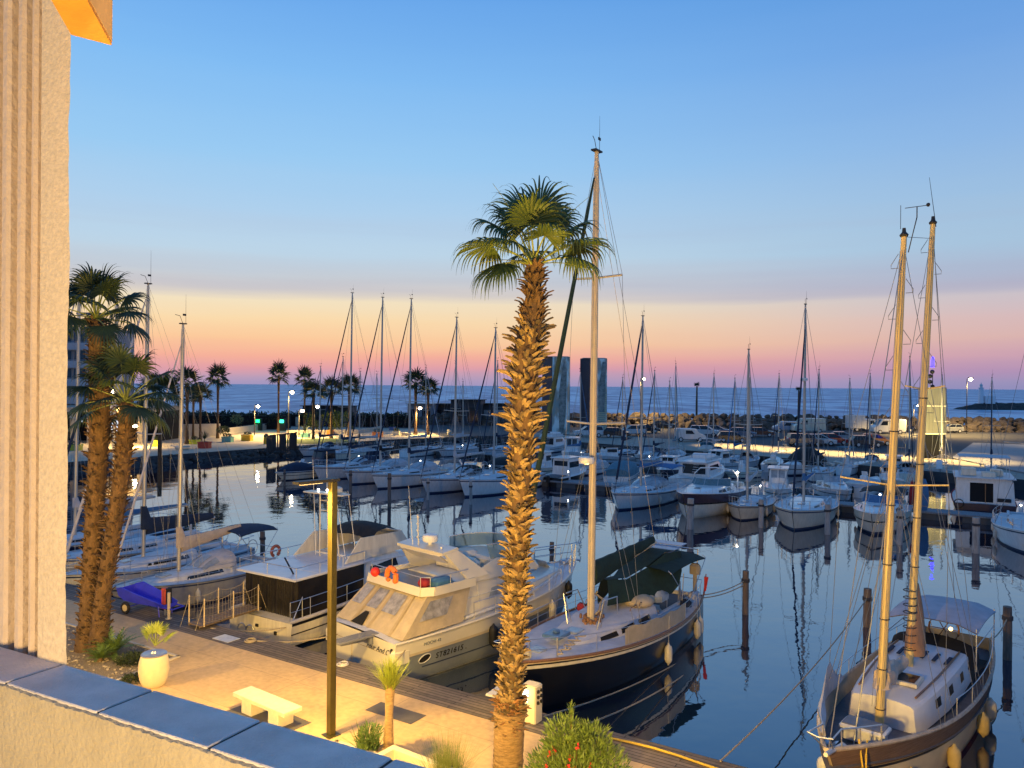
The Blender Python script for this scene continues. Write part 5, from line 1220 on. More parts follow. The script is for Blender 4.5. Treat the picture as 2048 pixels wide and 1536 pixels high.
# tent over the cockpit
can = M['canvas_beige']; zb, zt = 1.46, 2.62
bl, br, tl, tr_ = Vector((.30, 1.86, zb)), Vector((.30, -1.86, zb)), Vector((1.55, 1.60, zt)), Vector((1.55, -1.60, zt))
fl, fr_ = Vector((2.9, 1.80, zb + .05)), Vector((2.9, -1.80, zb + .05)); ftl, ftr = Vector((3.5, 1.55, zt)), Vector((3.5, -1.55, zt))
rg = random.Random(12)
def quadgrid(m, a_, b_, c_, d_, nu, nv, wob=.0):
    rows = []
    for i in range(nv + 1):
        f = i / nv; p, q = a_.lerp(d_, f), b_.lerp(c_, f); nn = (b_ - a_).cross(d_ - a_).normalized()
        rows.append([p.lerp(q, j / nu) + nn * (math.sin(j * 1.7 + i * .4) * wob * (1 - abs(2 * f - 1) * .5)) for j in range(nu + 1)])
    m.grid(rows)
m = MB(); quadgrid(m, bl, br, tr_, tl, 24, 8, .016); quadgrid(m, br, fr_, ftr, tr_, 12, 8, .02); quadgrid(m, fl, bl, tl, ftl, 12, 8, .02)
tent = m.build('cockpit_tent', can, y)
m = MB()
def pane(m, a_, b_, c_, d_, u0, u1, v0, v1, off=.03):
    P = lambda u_, v_: a_.lerp(b_, u_).lerp(d_.lerp(c_, u_), v_); nn = (b_ - a_).cross(d_ - a_).normalized() * -off
    if nn.dot(Vector(((a_ + c_) / 2 - Vector((2, 0, 2))))) < 0: nn = -nn
    m.grid([[P(u0 + (u1 - u0) * i / 4, v) + nn for i in range(5)] for v in (v0, (v0 + v1) / 2, v1)])
for u0, u1 in ((.03, .18), (.27, .44), (.52, .74)): pane(m, bl, br, tr_, tl, u0, u1, .40, .86)
pane(m, br, fr_, ftr, tr_, .12, .62, .35, .82); pane(m, fl, bl, tl, ftl, .3, .8, .35, .82)
m.build('tent_window', mat('clear vinyl', (.30, .30, .34), .14, var=.45, scale=4, bump=.6, bscale=5), tent)
m = MB()
for u0 in (.225, .48, .80): quadgrid(m, bl.lerp(br, u0) + Vector((-.025, 0, .01)), bl.lerp(br, u0 + .035) + Vector((-.025, 0, .01)), tl.lerp(tr_, u0 + .035) + Vector((-.025, 0, .01)), tl.lerp(tr_, u0) + Vector((-.025, 0, .01)), 1, 8)
m.build('tent_seam', mat('tent seam', (.40, .32, .21), .85, var=.1), tent)
m = MB(); m.slab([(.28, .95, zb + .02), (.28, .30, zb + .02), (.60, .34, zb + .40), (.60, .52, zb + .40)], .02); m.build('shaded_opening', M['dark'], tent)  # dark slab standing for the shade inside the tent opening
m = MB()
for i in range(9): p = tl.lerp(tr_, .05 + i * .11) + Vector((-.05, 0, -.06)); m.ball(p, .018, 5)
m.build('snap_fastener', M['steel'], tent)
# flybridge
m = MB(); m.prism([(1.35, 1.45), (1.35, -1.45), (1.7, -1.68), (3.6, -1.62), (3.6, 1.62), (1.7, 1.68)], 2.63, 2.72)
rows = []
fd = m.build('flybridge_deck', M['bluegrey'], y)
m = MB(); lip = [(3.6, 1.64), (1.7, 1.70), (1.33, 1.47), (1.33, -1.47), (1.7, -1.70), (3.6, -1.64)]
for a_, b_ in zip(lip, lip[1:]): m.slab([(a_[0], a_[1], 2.58), (b_[0], b_[1], 2.58), (b_[0] * 1.0 + (.06 if b_[0] < 2 else 0), b_[1] * .985, 2.86), (a_[0] * 1.0 + (.06 if a_[0] < 2 else 0), a_[1] * .985, 2.86)], .05)
m.build('flybridge_edge', cream, fd)
m = MB()
for sd in (1, -1):
    m.slab([(2.6, sd * 1.60, 2.70), (7.2, sd * 1.28, 2.55), (6.9, sd * 1.12, 3.02), (4.9, sd * 1.30, 3.28)], -.08 * sd)
m.slab([(7.2, 1.28, 2.55), (7.2, -1.28, 2.55), (6.7, -1.1, 3.05), (6.7, 1.1, 3.05)], .08)
m.bbox((5.7, 0, 3.0), (1.4, 2.1, .40), .1); fs_ = m.build('flybridge_coaming', cream, y)
m = MB()
for sd in (1, -1): # raked arch legs
    m.slab([(3.3, sd * 1.52, 2.80), (4.4, sd * 1.46, 2.80), (3.1, sd * 1.22, 3.78), (2.55, sd * 1.22, 3.72)], -.10 * sd)
m.slab([(2.45, 1.26, 3.70), (3.15, 1.26, 3.80), (3.15, -1.26, 3.80), (2.45, -1.26, 3.70)], -.10)
m.slab([(2.45, 1.1, 3.66), (2.45, -1.1, 3.66), (3.0, -.9, 3.30), (3.0, .9, 3.30)], .05); arch = m.build('radar_arch', cream, y)
m = MB(); m.tube([(2.9, -.05, 3.78), (2.9, -.05, 3.98)], .07, 8); m.lathe([(.02, 3.96), (.24, 3.97), (.28, 4.03), (.28, 4.14), (.25, 4.21), (.15, 4.24), (.02, 4.25)], (2.9, -.05, 0), 20); m.build('radar_dome', M['gel'], arch)
m = MB(); m.tube([(2.6, .55, 3.75), (2.5, .7, 5.9)], .016, 5, .006); m.build('antenna', M['gel'], arch)
m = MB(); m.tube([(2.7, .35, 3.78), (2.66, .35, 4.9)], .03, 6, .03)
for i in range(4): m.ball((2.66, .35, 4.1 + i * .24), .055, 6)
m.build('signal_staff', M['gel3'], arch)
m = MB(); m.ball((2.7, -.9, 3.9), .05, 6); m.build('navigation_light', M['gel'], arch)
m = MB(); rows = []
for f, z_, sc2 in ((0, 3.22, 1.0), (1, 3.74, .90)):
    row = []
    for k in range(17):
        t_ = -PI * .62 + 1.24 * PI * k / 16; row.append(Vector((5.4 + 1.55 * math.cos(t_) * sc2 - .15 * f, 1.22 * math.sin(t_) * sc2, z_)))
    rows.append(row)
m.grid(rows); ws = m.build('fly_windscreen', mat('smoked plastic screen', (.17, .25, .25), .15, var=.1, alpha=.72), y); m = MB(); m.tube(rows[1], .02, 5); m.build('screen_trim', M['gel3'], ws)
m = MB(); m.bbox((4.35, .1, 3.02), (.65, 2.0, .42), .14); m.bbox((5.0, .4, 3.15), (.9, .9, .35), .16); m.build('fly_seat', M['gel2'], y)
m = MB(); rg = random.Random(4)
for sd in (1, -1): m.tube([(3.3, sd * 1.62, 3.18), (1.62, sd * 1.62, 3.18)], .016, 6)
m.tube([(1.62, 1.62, 3.18), (1.42, 1.36, 3.18), (1.42, -1.36, 3.18), (1.62, -1.62, 3.18)], .016, 6)
for x_, y_ in ((1.62, 1.62), (1.62, -1.62), (1.42, 1.36), (1.42, -1.36), (2.5, 1.62), (2.5, -1.62)): m.tube([(x_, y_, 2.7), (x_, y_, 3.18)], .014, 5)
m.build('flybridge_rail', M['steel'], fd)
m = MB(); horseshoe(m, (1.26, .1, 3.02), .24, .095, Matrix.Rotation(rad(90), 3, 'Y') @ Matrix.Rotation(rad(180), 3, 'Z')); 
m2 = MB(); m2.tube([Vector((1.26, .0 + .24 * math.cos(t_), 3.02 + .26 * math.sin(t_))) for t_ in [rad(-50 + 280 * i / 16) for i in range(17)]], [.06] + [.098] * 15 + [.06], 9); m2.build('horseshoe_buoy', M['orange'], None, label='orange horseshoe lifebuoy hung on the aft flybridge rail of the cream yacht', cat='lifebuoy')
hb = bpy.data.objects['horseshoe_buoy']; hb.parent = None; hb.matrix_world = Matrix.Translation(y.location) @ Matrix.Rotation(hd, 4, 'Z')
bpy.context.view_layer.update()
def on_y(mb_, name, mt_, lb, cat): o_ = mb_.build(name, mt_, None, y.location, hd, label=lb, cat=cat); return o_
m = MB(); m.ball((1.32, 1.02, 2.97), .17, 12); on_y(m, 'fender_ball', M['red'], 'red ball fender at the port corner of the yacht flybridge', 'fender')
m = MB(); m.ball((1.75, -1.15, 2.90), .22, 10, .8); m.ball((2.0, -.95, 2.86), .2, 10, .8); on_y(m, 'deck_cushion', M['canvas_red'], 'faded red bag on the starboard side of the yacht flybridge', 'bag')
m = MB(); m.bbox((2.35, -1.3, 2.88), (.8, .45, .3), .1); on_y(m, 'storage_bag', M['canvas_blue'], 'blue bag wedged behind the red bag on the yacht flybridge', 'bag')
m = MB(); frame_rail(m, H_, .30, .95, .62, .06, 7, .015, True); pulpit(m, H_, .72, .02, .86, .25); m.build('guard_rail', M['steel'], y)
m = MB(); m.bbox((8.0, 0, 2.16), (.55, .55, .05), .02); m.slab([(9.0, .3, 2.12), (9.0, -.3, 2.12), (8.75, -.3, 2.4), (8.75, .3, 2.4)], .03); m.build('hatch', M['glassl'], y)
m = MB(); m.bbox((10.3, 0, 2.12), (.5, .3, .16), .05); m.tube([(10.4, 0, 2.2), (11.3, 0, 2.0)], .05, 6); m.build('anchor', M['steel'], y)
# oval port, drains, fenders
m = MB(); c = H_.pt(.105, .50, -1, .02); n_ = 16; rr_ = [Vector((c.x + .24 * math.cos(2 * PI * k / n_) + .02, H_.pt((c.x + .24 * math.cos(2 * PI * k / n_)) / 11, .50 + .12 * math.sin(2 * PI * k / n_), -1, .022).y, c.z + .13 * math.sin(2 * PI * k / n_) + .04 * math.cos(2 * PI * k / n_))) for k in range(n_)]
m.add(rr_, [tuple(range(n_))]); m.build('exhaust_port', M['dark'], h); m = MB(); m.tube(rr_ + rr_[:2], .018, 5); m.build('port_rim', M['gel3'], h)
p = H_.pt(.37, .55, -1, .17); m = MB(); fender_geo(m, (p.x, p.y, p.z), .16, .72); m.build('fender', M['fenderb'], y)
p = H_.pt(.82, .75, -1, .17); m = MB(); fender_geo(m, (p.x, p.y, p.z), .15, .6); m.build('fender', M['fenderb'], y)
p = H_.pt(.68, .55, -1, .17); m = MB(); fender_geo(m, (p.x, p.y, p.z), .13, .75); m.build('fender', M['fender'], y)
def side_text(nm, body, size, u, k, mt_, shear=0, space=1.0):
    a_ = H_.pt(u, k, -1, .016); b_ = H_.pt(u + .12, k, -1, .016); c_ = H_.pt(u, k + .2, -1, .016); return text(nm, body, size, a_, b_ - a_, c_ - a_, mt_, y, shear, space)
side_text('registration_number', 'ST821615 .', .27, .148, .42, M['black'], .15, 1.1)
side_text('side_lettering', 'MOCHI 42', .15, .10, .80, M['bluegrey'], 0, 1.05)
text('boat_name', 'Four And O', .26, (-.012, -.36, 1.00), (0, -1, 0), (0, 0, 1), mat('name lettering', (.02, .03, .08), .5, var=0), y, .45, .95)
m = MB(); m.tube([(-.01, 1.75, 1.0), (-.01, -1.75, 1.0)], .012, 4); m.tube([(-.01, .45, .98), (-.02, .45, .35)], .012, 4); m.build('transom_line', M['canvas_beige'], y)
m = MB()
for sd in (1, -1): m.bbox((.25, sd * 1.75, 1.0), (.8, .36, .5), .12)
m.build('stern_moulding', cream, y)
# passerelle
g = MB(); g.bbox((-.55, -.55, 1.46), (1.5, .46, .07), .01)
for i in range(17): g.box((-1.25 + .082 * i, -.55, 1.505), (.03, .38, .012))
g.tube([(-.05, -.55, 1.30), (-1.1, -.55, 1.36)], .05, 6); g.bbox((.0, -.55, 1.3), (.25, .4, .25), .04)
on_y(g, 'gangway', mat('gangway grating', (.22, .23, .27), .6, var=.15), 'grey slatted gangplank leading from the cream yacht to the boardwalk', 'gangway')

# 4 - the black sailboat with the dark green cover
hd4 = heading(-.5, -12.2); loc4 = S(-11.2, 30.0, WZ)
D4 = dict(L=12.2, B=3.9, hull=M['black'], stripe=M['gel2'], boot=M['black'], deck=mat('bleached deck', (.56, .56, .60), .7, var=.12, scale=3, bump=.2, bscale=60), toe=M['wood'], rub=.045, fb=1.85, fs=1.25, ov=1.4, ovs=-.5, st=.6, xm=.575, zt=17.3, mr=.125, mastmat=mat('cream mast', (.58, .48, .33), .4, var=.1, scale=2), sp=[.42, .73],  # gold tint of lamp light put into the mast colour
          furl=M['canvas_green'], furl_r=.085, cover=M['canvas_green'], cover_h=.42, boom=5.0, boomz=1.35, boomrise=.5, radar=.345, collar=False, wire=.0075, hc=.46, hood=None, seed=51, bim=M['canvas_green'], fend=0, roof=None, nw=3, vhf_h=1.2, posts=7, railr=.011, spw=.30)
D4['roof'] = D4['deck']
b4, H4 = sailboat(loc4, hd4, D4, 'black hulled sailboat with dark green boom cover and solar panels over the cockpit', NEAR)
MBx = H4.band(.955, .99, off=.03).build('rail_stripe', mat('cream rail stripe', (.60, .48, .32), .5, var=.1), b4)
m = MB()
for i in range(3): m.bbox((1.0 + .62 * i, 0, 3.32 + (.06 if i == 0 else 0)), (.58, 1.55, .035), .008)
m.build('solar_panel', M['solar'], b4)
m = MB()   # awning between boom and bimini
for sd in (1, -1):
    m.grid([[Vector((6.1, sd * .12, 2.95)), Vector((4.9, sd * .25, 2.75)), Vector((3.6, sd * .5, 3.0)), Vector((2.7, sd * .75, 3.35)), Vector((1.6, sd * .9, 3.25))],
            [Vector((6.2, sd * .22, 2.45)), Vector((4.9, sd * .5, 2.35)), Vector((3.7, sd * .8, 2.4)), Vector((2.9, sd * 1.0, 2.45)), Vector((2.0, sd * 1.1, 2.6))],
            [Vector((6.2, sd * .18, 2.1)), Vector((4.9, sd * .55, 2.05)), Vector((3.8, sd * .95, 1.95)), Vector((3.0, sd * 1.15, 2.0)), Vector((2.5, sd * 1.2, 2.2))]])
m.grid([[Vector((6.1, sd * .12, 2.95)) for sd in (1, 0, -1)], [Vector((4.9, sd * .25, 2.8)) for sd in (1, 0, -1)], [Vector((3.6, sd * .5, 3.05)) for sd in (1, 0, -1)], [Vector((2.7, sd * .75, 3.4)) for sd in (1, 0, -1)], [Vector((1.6, sd * .9, 3.3)) for sd in (1, 0, -1)]])
m.build('awning', M['canvas_green'], b4)
m = MB()
for sd in (1, -1): m.tube([(.35, sd * 1.0, 1.2), (.15, sd * 1.0, 3.1), (.9, sd * .95, 3.25)], .025, 6)
m.tube([(.2, 1.0, 3.1), (.2, -1.0, 3.1)], .025, 6); m.build('stern_gantry', M['steel'], b4)
m = MB(); m.ball((4.55, .55, 1.98), .55, 12, .42); m.ball((4.1, .5, 1.98), .45, 12, .4); m.build('deck_bundle', M['canvas_beige'], b4)
m = MB(); m.bbox((3.5, .75, 2.0), (.9, .7, .35), .15); m.build('spray_dodger', M['glassl'], b4)
for x_, u_ in ((.42, 1), (.165, 1), (.125, 1)):
    m = MB(); p = H4.pt(x_, .40, 1, .15); fender_geo(m, p, .13, .62); m.tube([p + Vector((0, 0, .35)), H4.pt(x_, 1, 1) + Vector((0, 0, .5))], .01, 4); m.build('fender', M['fender'], b4)
m = MB(); m.bbox((.3, .95, 2.35), (.3, .42, .42), .1); m.tube([(.3, .95, 2.2), (.3, .95, 1.2)], .08, 6); m.build('outboard_motor', M['canvas_beige'], b4)
m = MB(); m.slab([(-.15, .5, .35), (-.15, .5, 1.25), (-.95, .55, .95), (-.75, .52, .55)], .05); m.build('steering_vane', M['wood'], b4)
m = MB(); m.tube([(.0, 1.2, 1.3), (-.1, 1.25, 2.1)], .035, 6, .02); m.build('danbuoy', M['redstripe'], b4); m = MB(); m.tube([(.0, 1.25, 1.45), (-.05, 1.28, 2.0)], [.04, .09], 7, None); m.build('rolled_flag', M['red'], b4)
# deck clutter: hatches, ventilators, grab rails, winch group at the mast
m = MB(); m.bbox((9.1, -.05, 1.86), (.72, .62, .10), .03); m.ball((9.1, -.05, 1.94), .12, 8, .5); m.build('fore_hatch', mat('blue acrylic hatch', (.10, .18, .30), .2, var=.2), b4)
m = MB()
for sd in (1, -1):
    m.tube([(7.6, sd * .55, 1.72), (7.5, sd * .75, 2.65), (7.35, sd * .55, 1.72)], .022, 6); m.tube([(6.3, sd * .62, 1.95), (6.6, sd * .75, 2.6), (7.4, sd * .72, 2.65)], .02, 6)
m.build('mast_guard', M['steel'], b4)
m = MB()
for i in range(26): a_ = i * 2.4; rr2 = .16 + .25 * ((i * 7) % 5) / 5; m.lathe([(.02, 0), (.05, .02), (.045, .14), (.02, .16)], (7.0 + math.cos(a_) * rr2 * 1.6, math.sin(a_) * rr2, 1.70 + .05 * (i % 3)), 7)
m.build('mast_winch', M['wood'], b4)
m = MB()
for sd in (1, -1):
    for i in range(3): m.tube([(3.9 + .7 * i, sd * .85, 1.95), (3.95 + .7 * i, sd * .85, 2.05), (4.4 + .7 * i, sd * .85, 2.05), (4.45 + .7 * i, sd * .85, 1.95)], .016, 5)
m.build('grab_rail', M['wood'], b4)
m = MB(); m.tube([Vector((6.7 + math.sin(i * .9) * .2, .14 + .05 * math.cos(i * 2), 1.75 + i * .11)) for i in range(10)], .035, 5); m.tube([Vector((6.85 + math.sin(i * .7) * .1, -.15, 1.75 + i * .14)) for i in range(8)], .03, 5); m.build('halyard_coil', M['rope'], b4)
rows = []
for i in range(13):
    f = i / 12; rows.append([H4.pt(.28 + .36 * f, 1, 1) + Vector((0, -.06, dz_ + .05 * math.sin(i * 1.9) * (1 if dz_ > .2 else 0))) for dz_ in (.04, .3, .56)])
m = MB(); m.grid(rows); m.build('weather_cloth', M['canvas_beige'], b4)
m = MB(); rg = random.Random(91)
for i in range(9): x_ = rg.uniform(.6, 3.4); y_ = rg.choice((-1, 1)) * rg.uniform(.7, 1.35); m.tube([(x_, y_, 1.3), (x_ + rg.uniform(-.2, .2), y_ * 1.02, 1.3 + rg.uniform(.4, 1.5))], .018, 5)
m.build('stern_poles', M['steel'], b4)
for i, (x_, y_, z_, c_) in enumerate(((1.2, 1.2, 1.55, 'canvas_white'), (.8, -.9, 1.55, 'fender'), (2.2, 1.35, 1.5, 'canvas_navy'), (1.7, -1.2, 1.5, 'blue'), (11.3, .25, 1.95, 'fender'), (10.9, -.3, 1.92, 'canvas_black'), (5.3, -1.3, 1.62, 'canvas_red'))):
    m = MB(); m.bbox((x_, y_, z_), (.42, .28, .26), .08, i * .7); m.build('deck_gear', M[c_], b4)
m = MB()
for k in range(3): m.tube([Vector((10.6 - .9 * i / 9 - k * .5, .9 - .12 * k + .12 * math.sin(i * 1.4 + k), 1.86)) for i in range(10)], .022, 5)
m.build('deck_line', M['rope'], b4)
# 5 - the two-masted boat with gold masts
bow5, st5 = S(-3.1, 17.2), S(-1.3, 29.6); dv = bow5 - st5; hd5 = math.atan2(dv.y, dv.x)
L5 = dv.length; r5 = empty('schooner', Vector((st5.x, st5.y, WZ)), hd5, label='schooner with two tall gold masts, wooden bulwarks and white coachroof', cat='schooner', group=NEAR)
H5 = Hull(L5, 3.15, 1.95, 1.45, st=.62, um=.40, p=2.5, ov=1.3, ovs=-.4, wl=.84, flare=.45, sag=.25)
h = H5.mesh().build('hull', mat('schooner hull cream', (.60, .50, .34), .5, var=.1, scale=1.5), r5)
H5.band(.70, 1.01, off=.012).build('bulwark', mat('bulwark planking', (.14, .085, .06), .75, var=.4, scale=3, stretch=(.6, .6, 14), bump=.5), h)
H5.band(.66, .70, off=.03).build('rubbing_strake', M['black'], h); H5.band(-.05, .08).build('boot_stripe', M['redstripe'], h)
H5.deck(.42, .06).build('deck', M['greydeck'], r5)
m = MB()
for sd in (1, -1): m.grid([[H5.pt(u, 1, sd, -.04), H5.pt(u, .70, sd, -.05)] for u in H5.us()])
m.build('inner_bulwark', M['canvas_beige'], h); H5.gunwale(.05).build('cap_rail', mat('weathered cap rail', (.40, .34, .28), .8, var=.25, scale=5), r5)
zd5 = 1.15
T = Trunk([(3.7, 1.08, zd5, 1.88), (5.0, 1.10, zd5, 1.90), (6.4, 1.06, zd5, 1.88), (7.6, .95, zd5, 1.84), (8.35, .86, zd5, 1.80), (8.55, .78, zd5, 1.78)], tum=.90, crown=.07); tk = T.mesh().build('coachroof', mat('coachroof white', (.64, .64, .68), .5, var=.07, scale=2), r5)
m = MB()
for sd in (1, -1):
    for x_ in (4.6, 5.8, 6.9): T.window(m, x_, x_ + .38, .42, .75, sd, 0, 0, .014, 2)
m.build('portlight', M['glass'], tk); m = MB()
for sd in (1, -1): m.tube([T.top(3.9 + i * .47, sd * .88, .06) for i in range(10)], .03, 5)
m.build('grab_rail', M['wood'], tk)
m = MB(); m.box(T.top(7.2, .25, .05), (.75, .7, .09)); hx = m.build('skylight', M['gel2'], tk); m = MB(); m.box(T.top(7.2, .25, .10), (.6, .55, .02)); m.build('skylight_glass', M['glass'], hx)
m = MB()
for i in range(6):
    m.box(T.top(5.0 + .0 * i, -.8 + .32 * i, .06), (.7, .09, .03))
m.build('slatted_locker', M['canvas_navy'], tk)
m = MB(); rows = hood(m, None, 3.9, 3.1, 1.1, 1.2, 1.5, .6); m.box((2.6, 0, 1.12), (2.4, 2.2, .02)); m.build('cockpit', M['dark'], r5)
m = MB(); m.torus((1.9, 0, 2.0), .42, .03, Matrix.Rotation(rad(85), 3, 'Y'), n=20); 
for k in range(6): m.tube([(1.9, 0, 2.0), (1.9, .42 * math.cos(k * PI / 3), 2.0 + .42 * math.sin(k * PI / 3))], .015, 4)
m.build('steering_wheel', M['wood'], r5)
m = MB(); mt = MB()
rows = [[Vector((x_, 1.22 * c, 2.82 - .10 * (2 * i / 6 - 1) ** 2 - .2 * c ** 4)) for c in (-1, -.6, -.2, .2, .6, 1)] for i, x_ in enumerate([.7 + .5 * k for k in range(7)])]
m.grid(rows); m.grid([[p - Vector((0, 0, .03)) for p in r][::-1] for r in rows]); bi = m.build('bimini', mat('bimini cloth', (.46, .42, .46), .8, var=.15, scale=2, bump=.4, bscale=6), r5)
for sd in (1, -1):
    for x_ in (.8, 3.6): mt.tube([(x_, sd * 1.18, 1.4), (x_, sd * 1.18, 2.62)], .018, 5)
    mt.tube([(.8, sd * 1.18, 2.1), (3.6, sd * 1.18, 2.1)], .016, 5)
mt.build('bimini_frame', M['steel'], bi)
m = MB(); m.ball((2.7, .35, 2.25), .06, 6); m.build('cockpit_lamp', lamp_mat('cockpit lamp', (1, .62, .2), 5), r5)
rg5 = random.Random(3)
def mast5(x, zd, zt, r, rake, sps, cover, boom, nm):
    top = Vector((x - rake, .30, zt)); foot = Vector((x, 0, zd)); on = lambda f: foot.lerp(top, f)
    m = MB(); m.tube([foot, on(.35), on(.8), top], [r * 1.05, r, r * .9, r * .68], 12); ms = m.build('mast', M['goldmast'], r5)
    m = MB(); n = int((zt - zd) / .62)
    for i in range(int(n * .40), n):
        p = on(i / n); sd = 1 if i % 2 else -1
        m.tube([p + Vector((0, sd * r, .22)), p + Vector((0, sd * (r + .17), -.05)), p + Vector((0, sd * (r + .17), -.14)), p + Vector((0, sd * r, -.14))], .008, 4)
    m.build('mast_step', M['wire'], ms)
    m = MB()
    for f in (.04, .12, .22, .33, .45, .6): m.torus(on(f), r + .012, .014, n=12, k=4)
    m.lathe([(r * .9, 0), (r * 1.1, .05), (.05, .12), (.04, .22)], top, 8); m.build('mast_band', MC['dark metal'], ms)
    if sps:
        m = MB()
        for f, w in sps:
            for sd in (1, -1): m.tube([on(f), on(f) + Vector((-.10, sd * w, .10))], .022, 6)
        m.build('spreader', M['goldmast'], ms)
    wr = MB(); u = x / L5
    for sd in (1, -1):
        ch = H5.pt(u - .03, 1, sd)
        sp = [on(f) + Vector((-.10, sd * w, .10)) for f, w in sps]
        wr.tube([ch] + sp + [on(.985)], .007, 4); wr.tube([ch + Vector((.3, 0, 0)), on(.53)], .007, 4); wr.tube([H5.pt(u - .08, 1, sd), on(.53)], .007, 4)
    for k in range(3): wr.tube([on(.97) + Vector((.1, .05 * k - .05, 0)), foot + Vector((.25, .1 * k - .1, .6))], .005, 4)
    wr.build('shroud', M['wire'], r5)
    return on, top, ms
on1, top1, ms1 = mast5(8.78, zd5, 13.3, .10, .75, [(.49, 1.25)], None, 0, 'fore')
on2, top2, ms2 = mast5(6.0, 1.95, 14.1, .10, .95, [(.62, .5)], None, 0, 'main')
m = MB(); bw5 = Vector((L5 - .15, 0, 1.95)); m.tube([on1(.98), bw5], .012, 5); m.tube([top1, top2 - Vector((0, 0, .4))], .007, 4); m.tube([top2, Vector((.1, 0, 1.6))], .008, 4)
m.tube([on1(.5), Vector((10.9, 0, zd5))], .016, 5); m.tube([on2(.6), Vector((9.0, 0, 2.0))], .007, 4); m.build('stay', M['wire'], r5)
m = MB(); t_ = top1 + Vector((0, .1, .1)); m.tube([t_ + Vector((0, 0, -.5)), t_ + Vector((.25, .25, .3)), t_ + Vector((.25, .25, .55))], .014, 5); m.tube([t_ + Vector((.25, -.02, .56)), t_ + Vector((.25, .5, .56))], .009, 4); m.ball(t_ + Vector((.25, .5, .57)), .05, 5)
m.tube([top1 + Vector((0, -.08, .2)), top1 + Vector((0, -.08, .8))], .007, 4); m.build('wind_sensor', MC['dark metal'], ms1)
m = MB(); m.tube([top2 + Vector((.1, .1, -.1)), top2 + Vector((-.1, -.12, 1.35))], .010, 4, .005); m.build('whip_antenna', MC['dark metal'], ms2)
# folded sails at the foot of each mast
m = MB(); rings = []
for i in range(9):
    f = i / 8; c = Vector((on1(.0).x - .22 - .25 * f * (1 - f) * 3, .0, 2.12 + .95 * f)); rings.append([c + Vector((math.cos(2 * PI * k / 12) * (.20 * (1 - f) + .08) * (1 + .2 * math.sin(k * 3 + i)), math.sin(2 * PI * k / 12) * (.14 * (1 - f) + .08), 0)) for k in range(12)])
m.loft(rings)
rings = []
for i in range(8):
    f = i / 7; c = Vector((on1(0).x - .2 - 1.9 * f, .05 * math.sin(i), 2.30 + .05 * math.sin(i * 2) - .1 * f)); rings.append([c + Vector((0, math.cos(2 * PI * k / 10) * (.2 - .07 * f), math.sin(2 * PI * k / 10) * (.28 - .12 * f) * (1 + .15 * math.sin(k * 2 + i)))) for k in range(10)])
m.loft(rings); m.build('folded_sail', M['sail'], r5)
m = MB(); rings = []
for i in range(10):
    f = i / 9; rings.append([Vector((on2(0).x - .3 - .18 * math.sin(PI * f), .04, 2.2 + 1.95 * f)) + Vector((math.cos(2 * PI * k / 14) * (.13 + .55 * (1 - f) ** .7 * min(1, .25 + f * 3)), math.sin(2 * PI * k / 14) * (.10 + .16 * (1 - f)) * (1 + .1 * math.sin(k * 5)), 0)) for k in range(14)])
m.loft(rings); sb = m.build('mainsail_bundle', mat('tan sail', (.34, .19, .11), .85, var=.2, scale=3, bump=.6, bscale=7), r5)
m = MB()
for i in range(9): m.torus(Vector((on2(0).x - .02, 0, 2.4 + .2 * i)), .16, .014, n=12, k=4)
m.build('sail_lacing', M['drope'], sb)
m = MB(); rows = []
for i in range(12):
    f = i / 11; p = H5.pt(.56 + .40 * f, 1, -1); rows.append([p + Vector((0, .02, .02)), p + Vector((0, .12 + .05 * math.sin(i), .14)), p + Vector((0, .05, .24 + .75 * max(0, 1 - abs(f - .30) * 4.5) + .04 * math.sin(i * 2))), p + Vector((0, -.04, .16))])
m.grid(rows); m.grid([r[::-1] for r in rows]); m.build('lowered_jib', M['canvas_white'], r5)
m = MB(); frame_rail(m, H5, .05, .6, .45, .03, 5, .011, False)
a_ = [H5.pt(u, 1, 1) + Vector((.05, 0, .42)) for u in (.88, .93, .97)]; b_ = [H5.pt(u, 1, -1) + Vector((.05, 0, .42)) for u in (.97, .93, .88)]
m.tube(a_ + [Vector((L5 + .40, .25, 2.38)), Vector((L5 + .5, 0, 2.38)), Vector((L5 + .40, -.25, 2.38))] + b_, .018, 6)
for u in (.88, .93, .97):
    for sd in (1, -1): m.tube([H5.pt(u, 1, sd), H5.pt(u, 1, sd) + Vector((.05, 0, .42))], .016, 5)
for sd in (1, -1): m.tube([Vector((L5 - .1, sd * .1, 1.95)), Vector((L5 + .42, sd * .2, 2.38))], .016, 5)
m.build('guard_rail', M['steel'], r5)
m = MB(); m.bbox((10.25, .1, 1.72), (.62, 1.0, .09), .05); m.bbox((10.25, .1, 1.55), (.5, .85, .28), .04); dh = m.build('deck_box', M['gel3'], r5); m = MB(); m.bbox((10.25, .1, 1.775), (.54, .9, .02), .01); m.build('box_lid', mat('grey box lid', (.14, .15, .18), .5, var=.2), dh)
m = MB(); m.bbox((11.75, 0, 1.65), (.5, .35, .35), .1); m.tube([(11.9, .1, 1.85), (L5 + .35, .1, 2.0)], .05, 6); m.ball((11.7, -.3, 1.7), .12, 8); m.build('windlass', M['steel'], r5)
for u_, sd, mm_ in ((.62, -1, M['fender']), (.46, -1, M['fender']), (.88, -1, M['gel3'])):
    m = MB(); p = H5.pt(u_, .35, sd, .16) if sd == 1 else H5.pt(u_, .35, sd, .16); fender_geo(m, p, .15, .6); m.tube([p + Vector((0, 0, .3)), H5.pt(u_, 1, sd)], .01, 4); m.build('fender', mm_, r5)
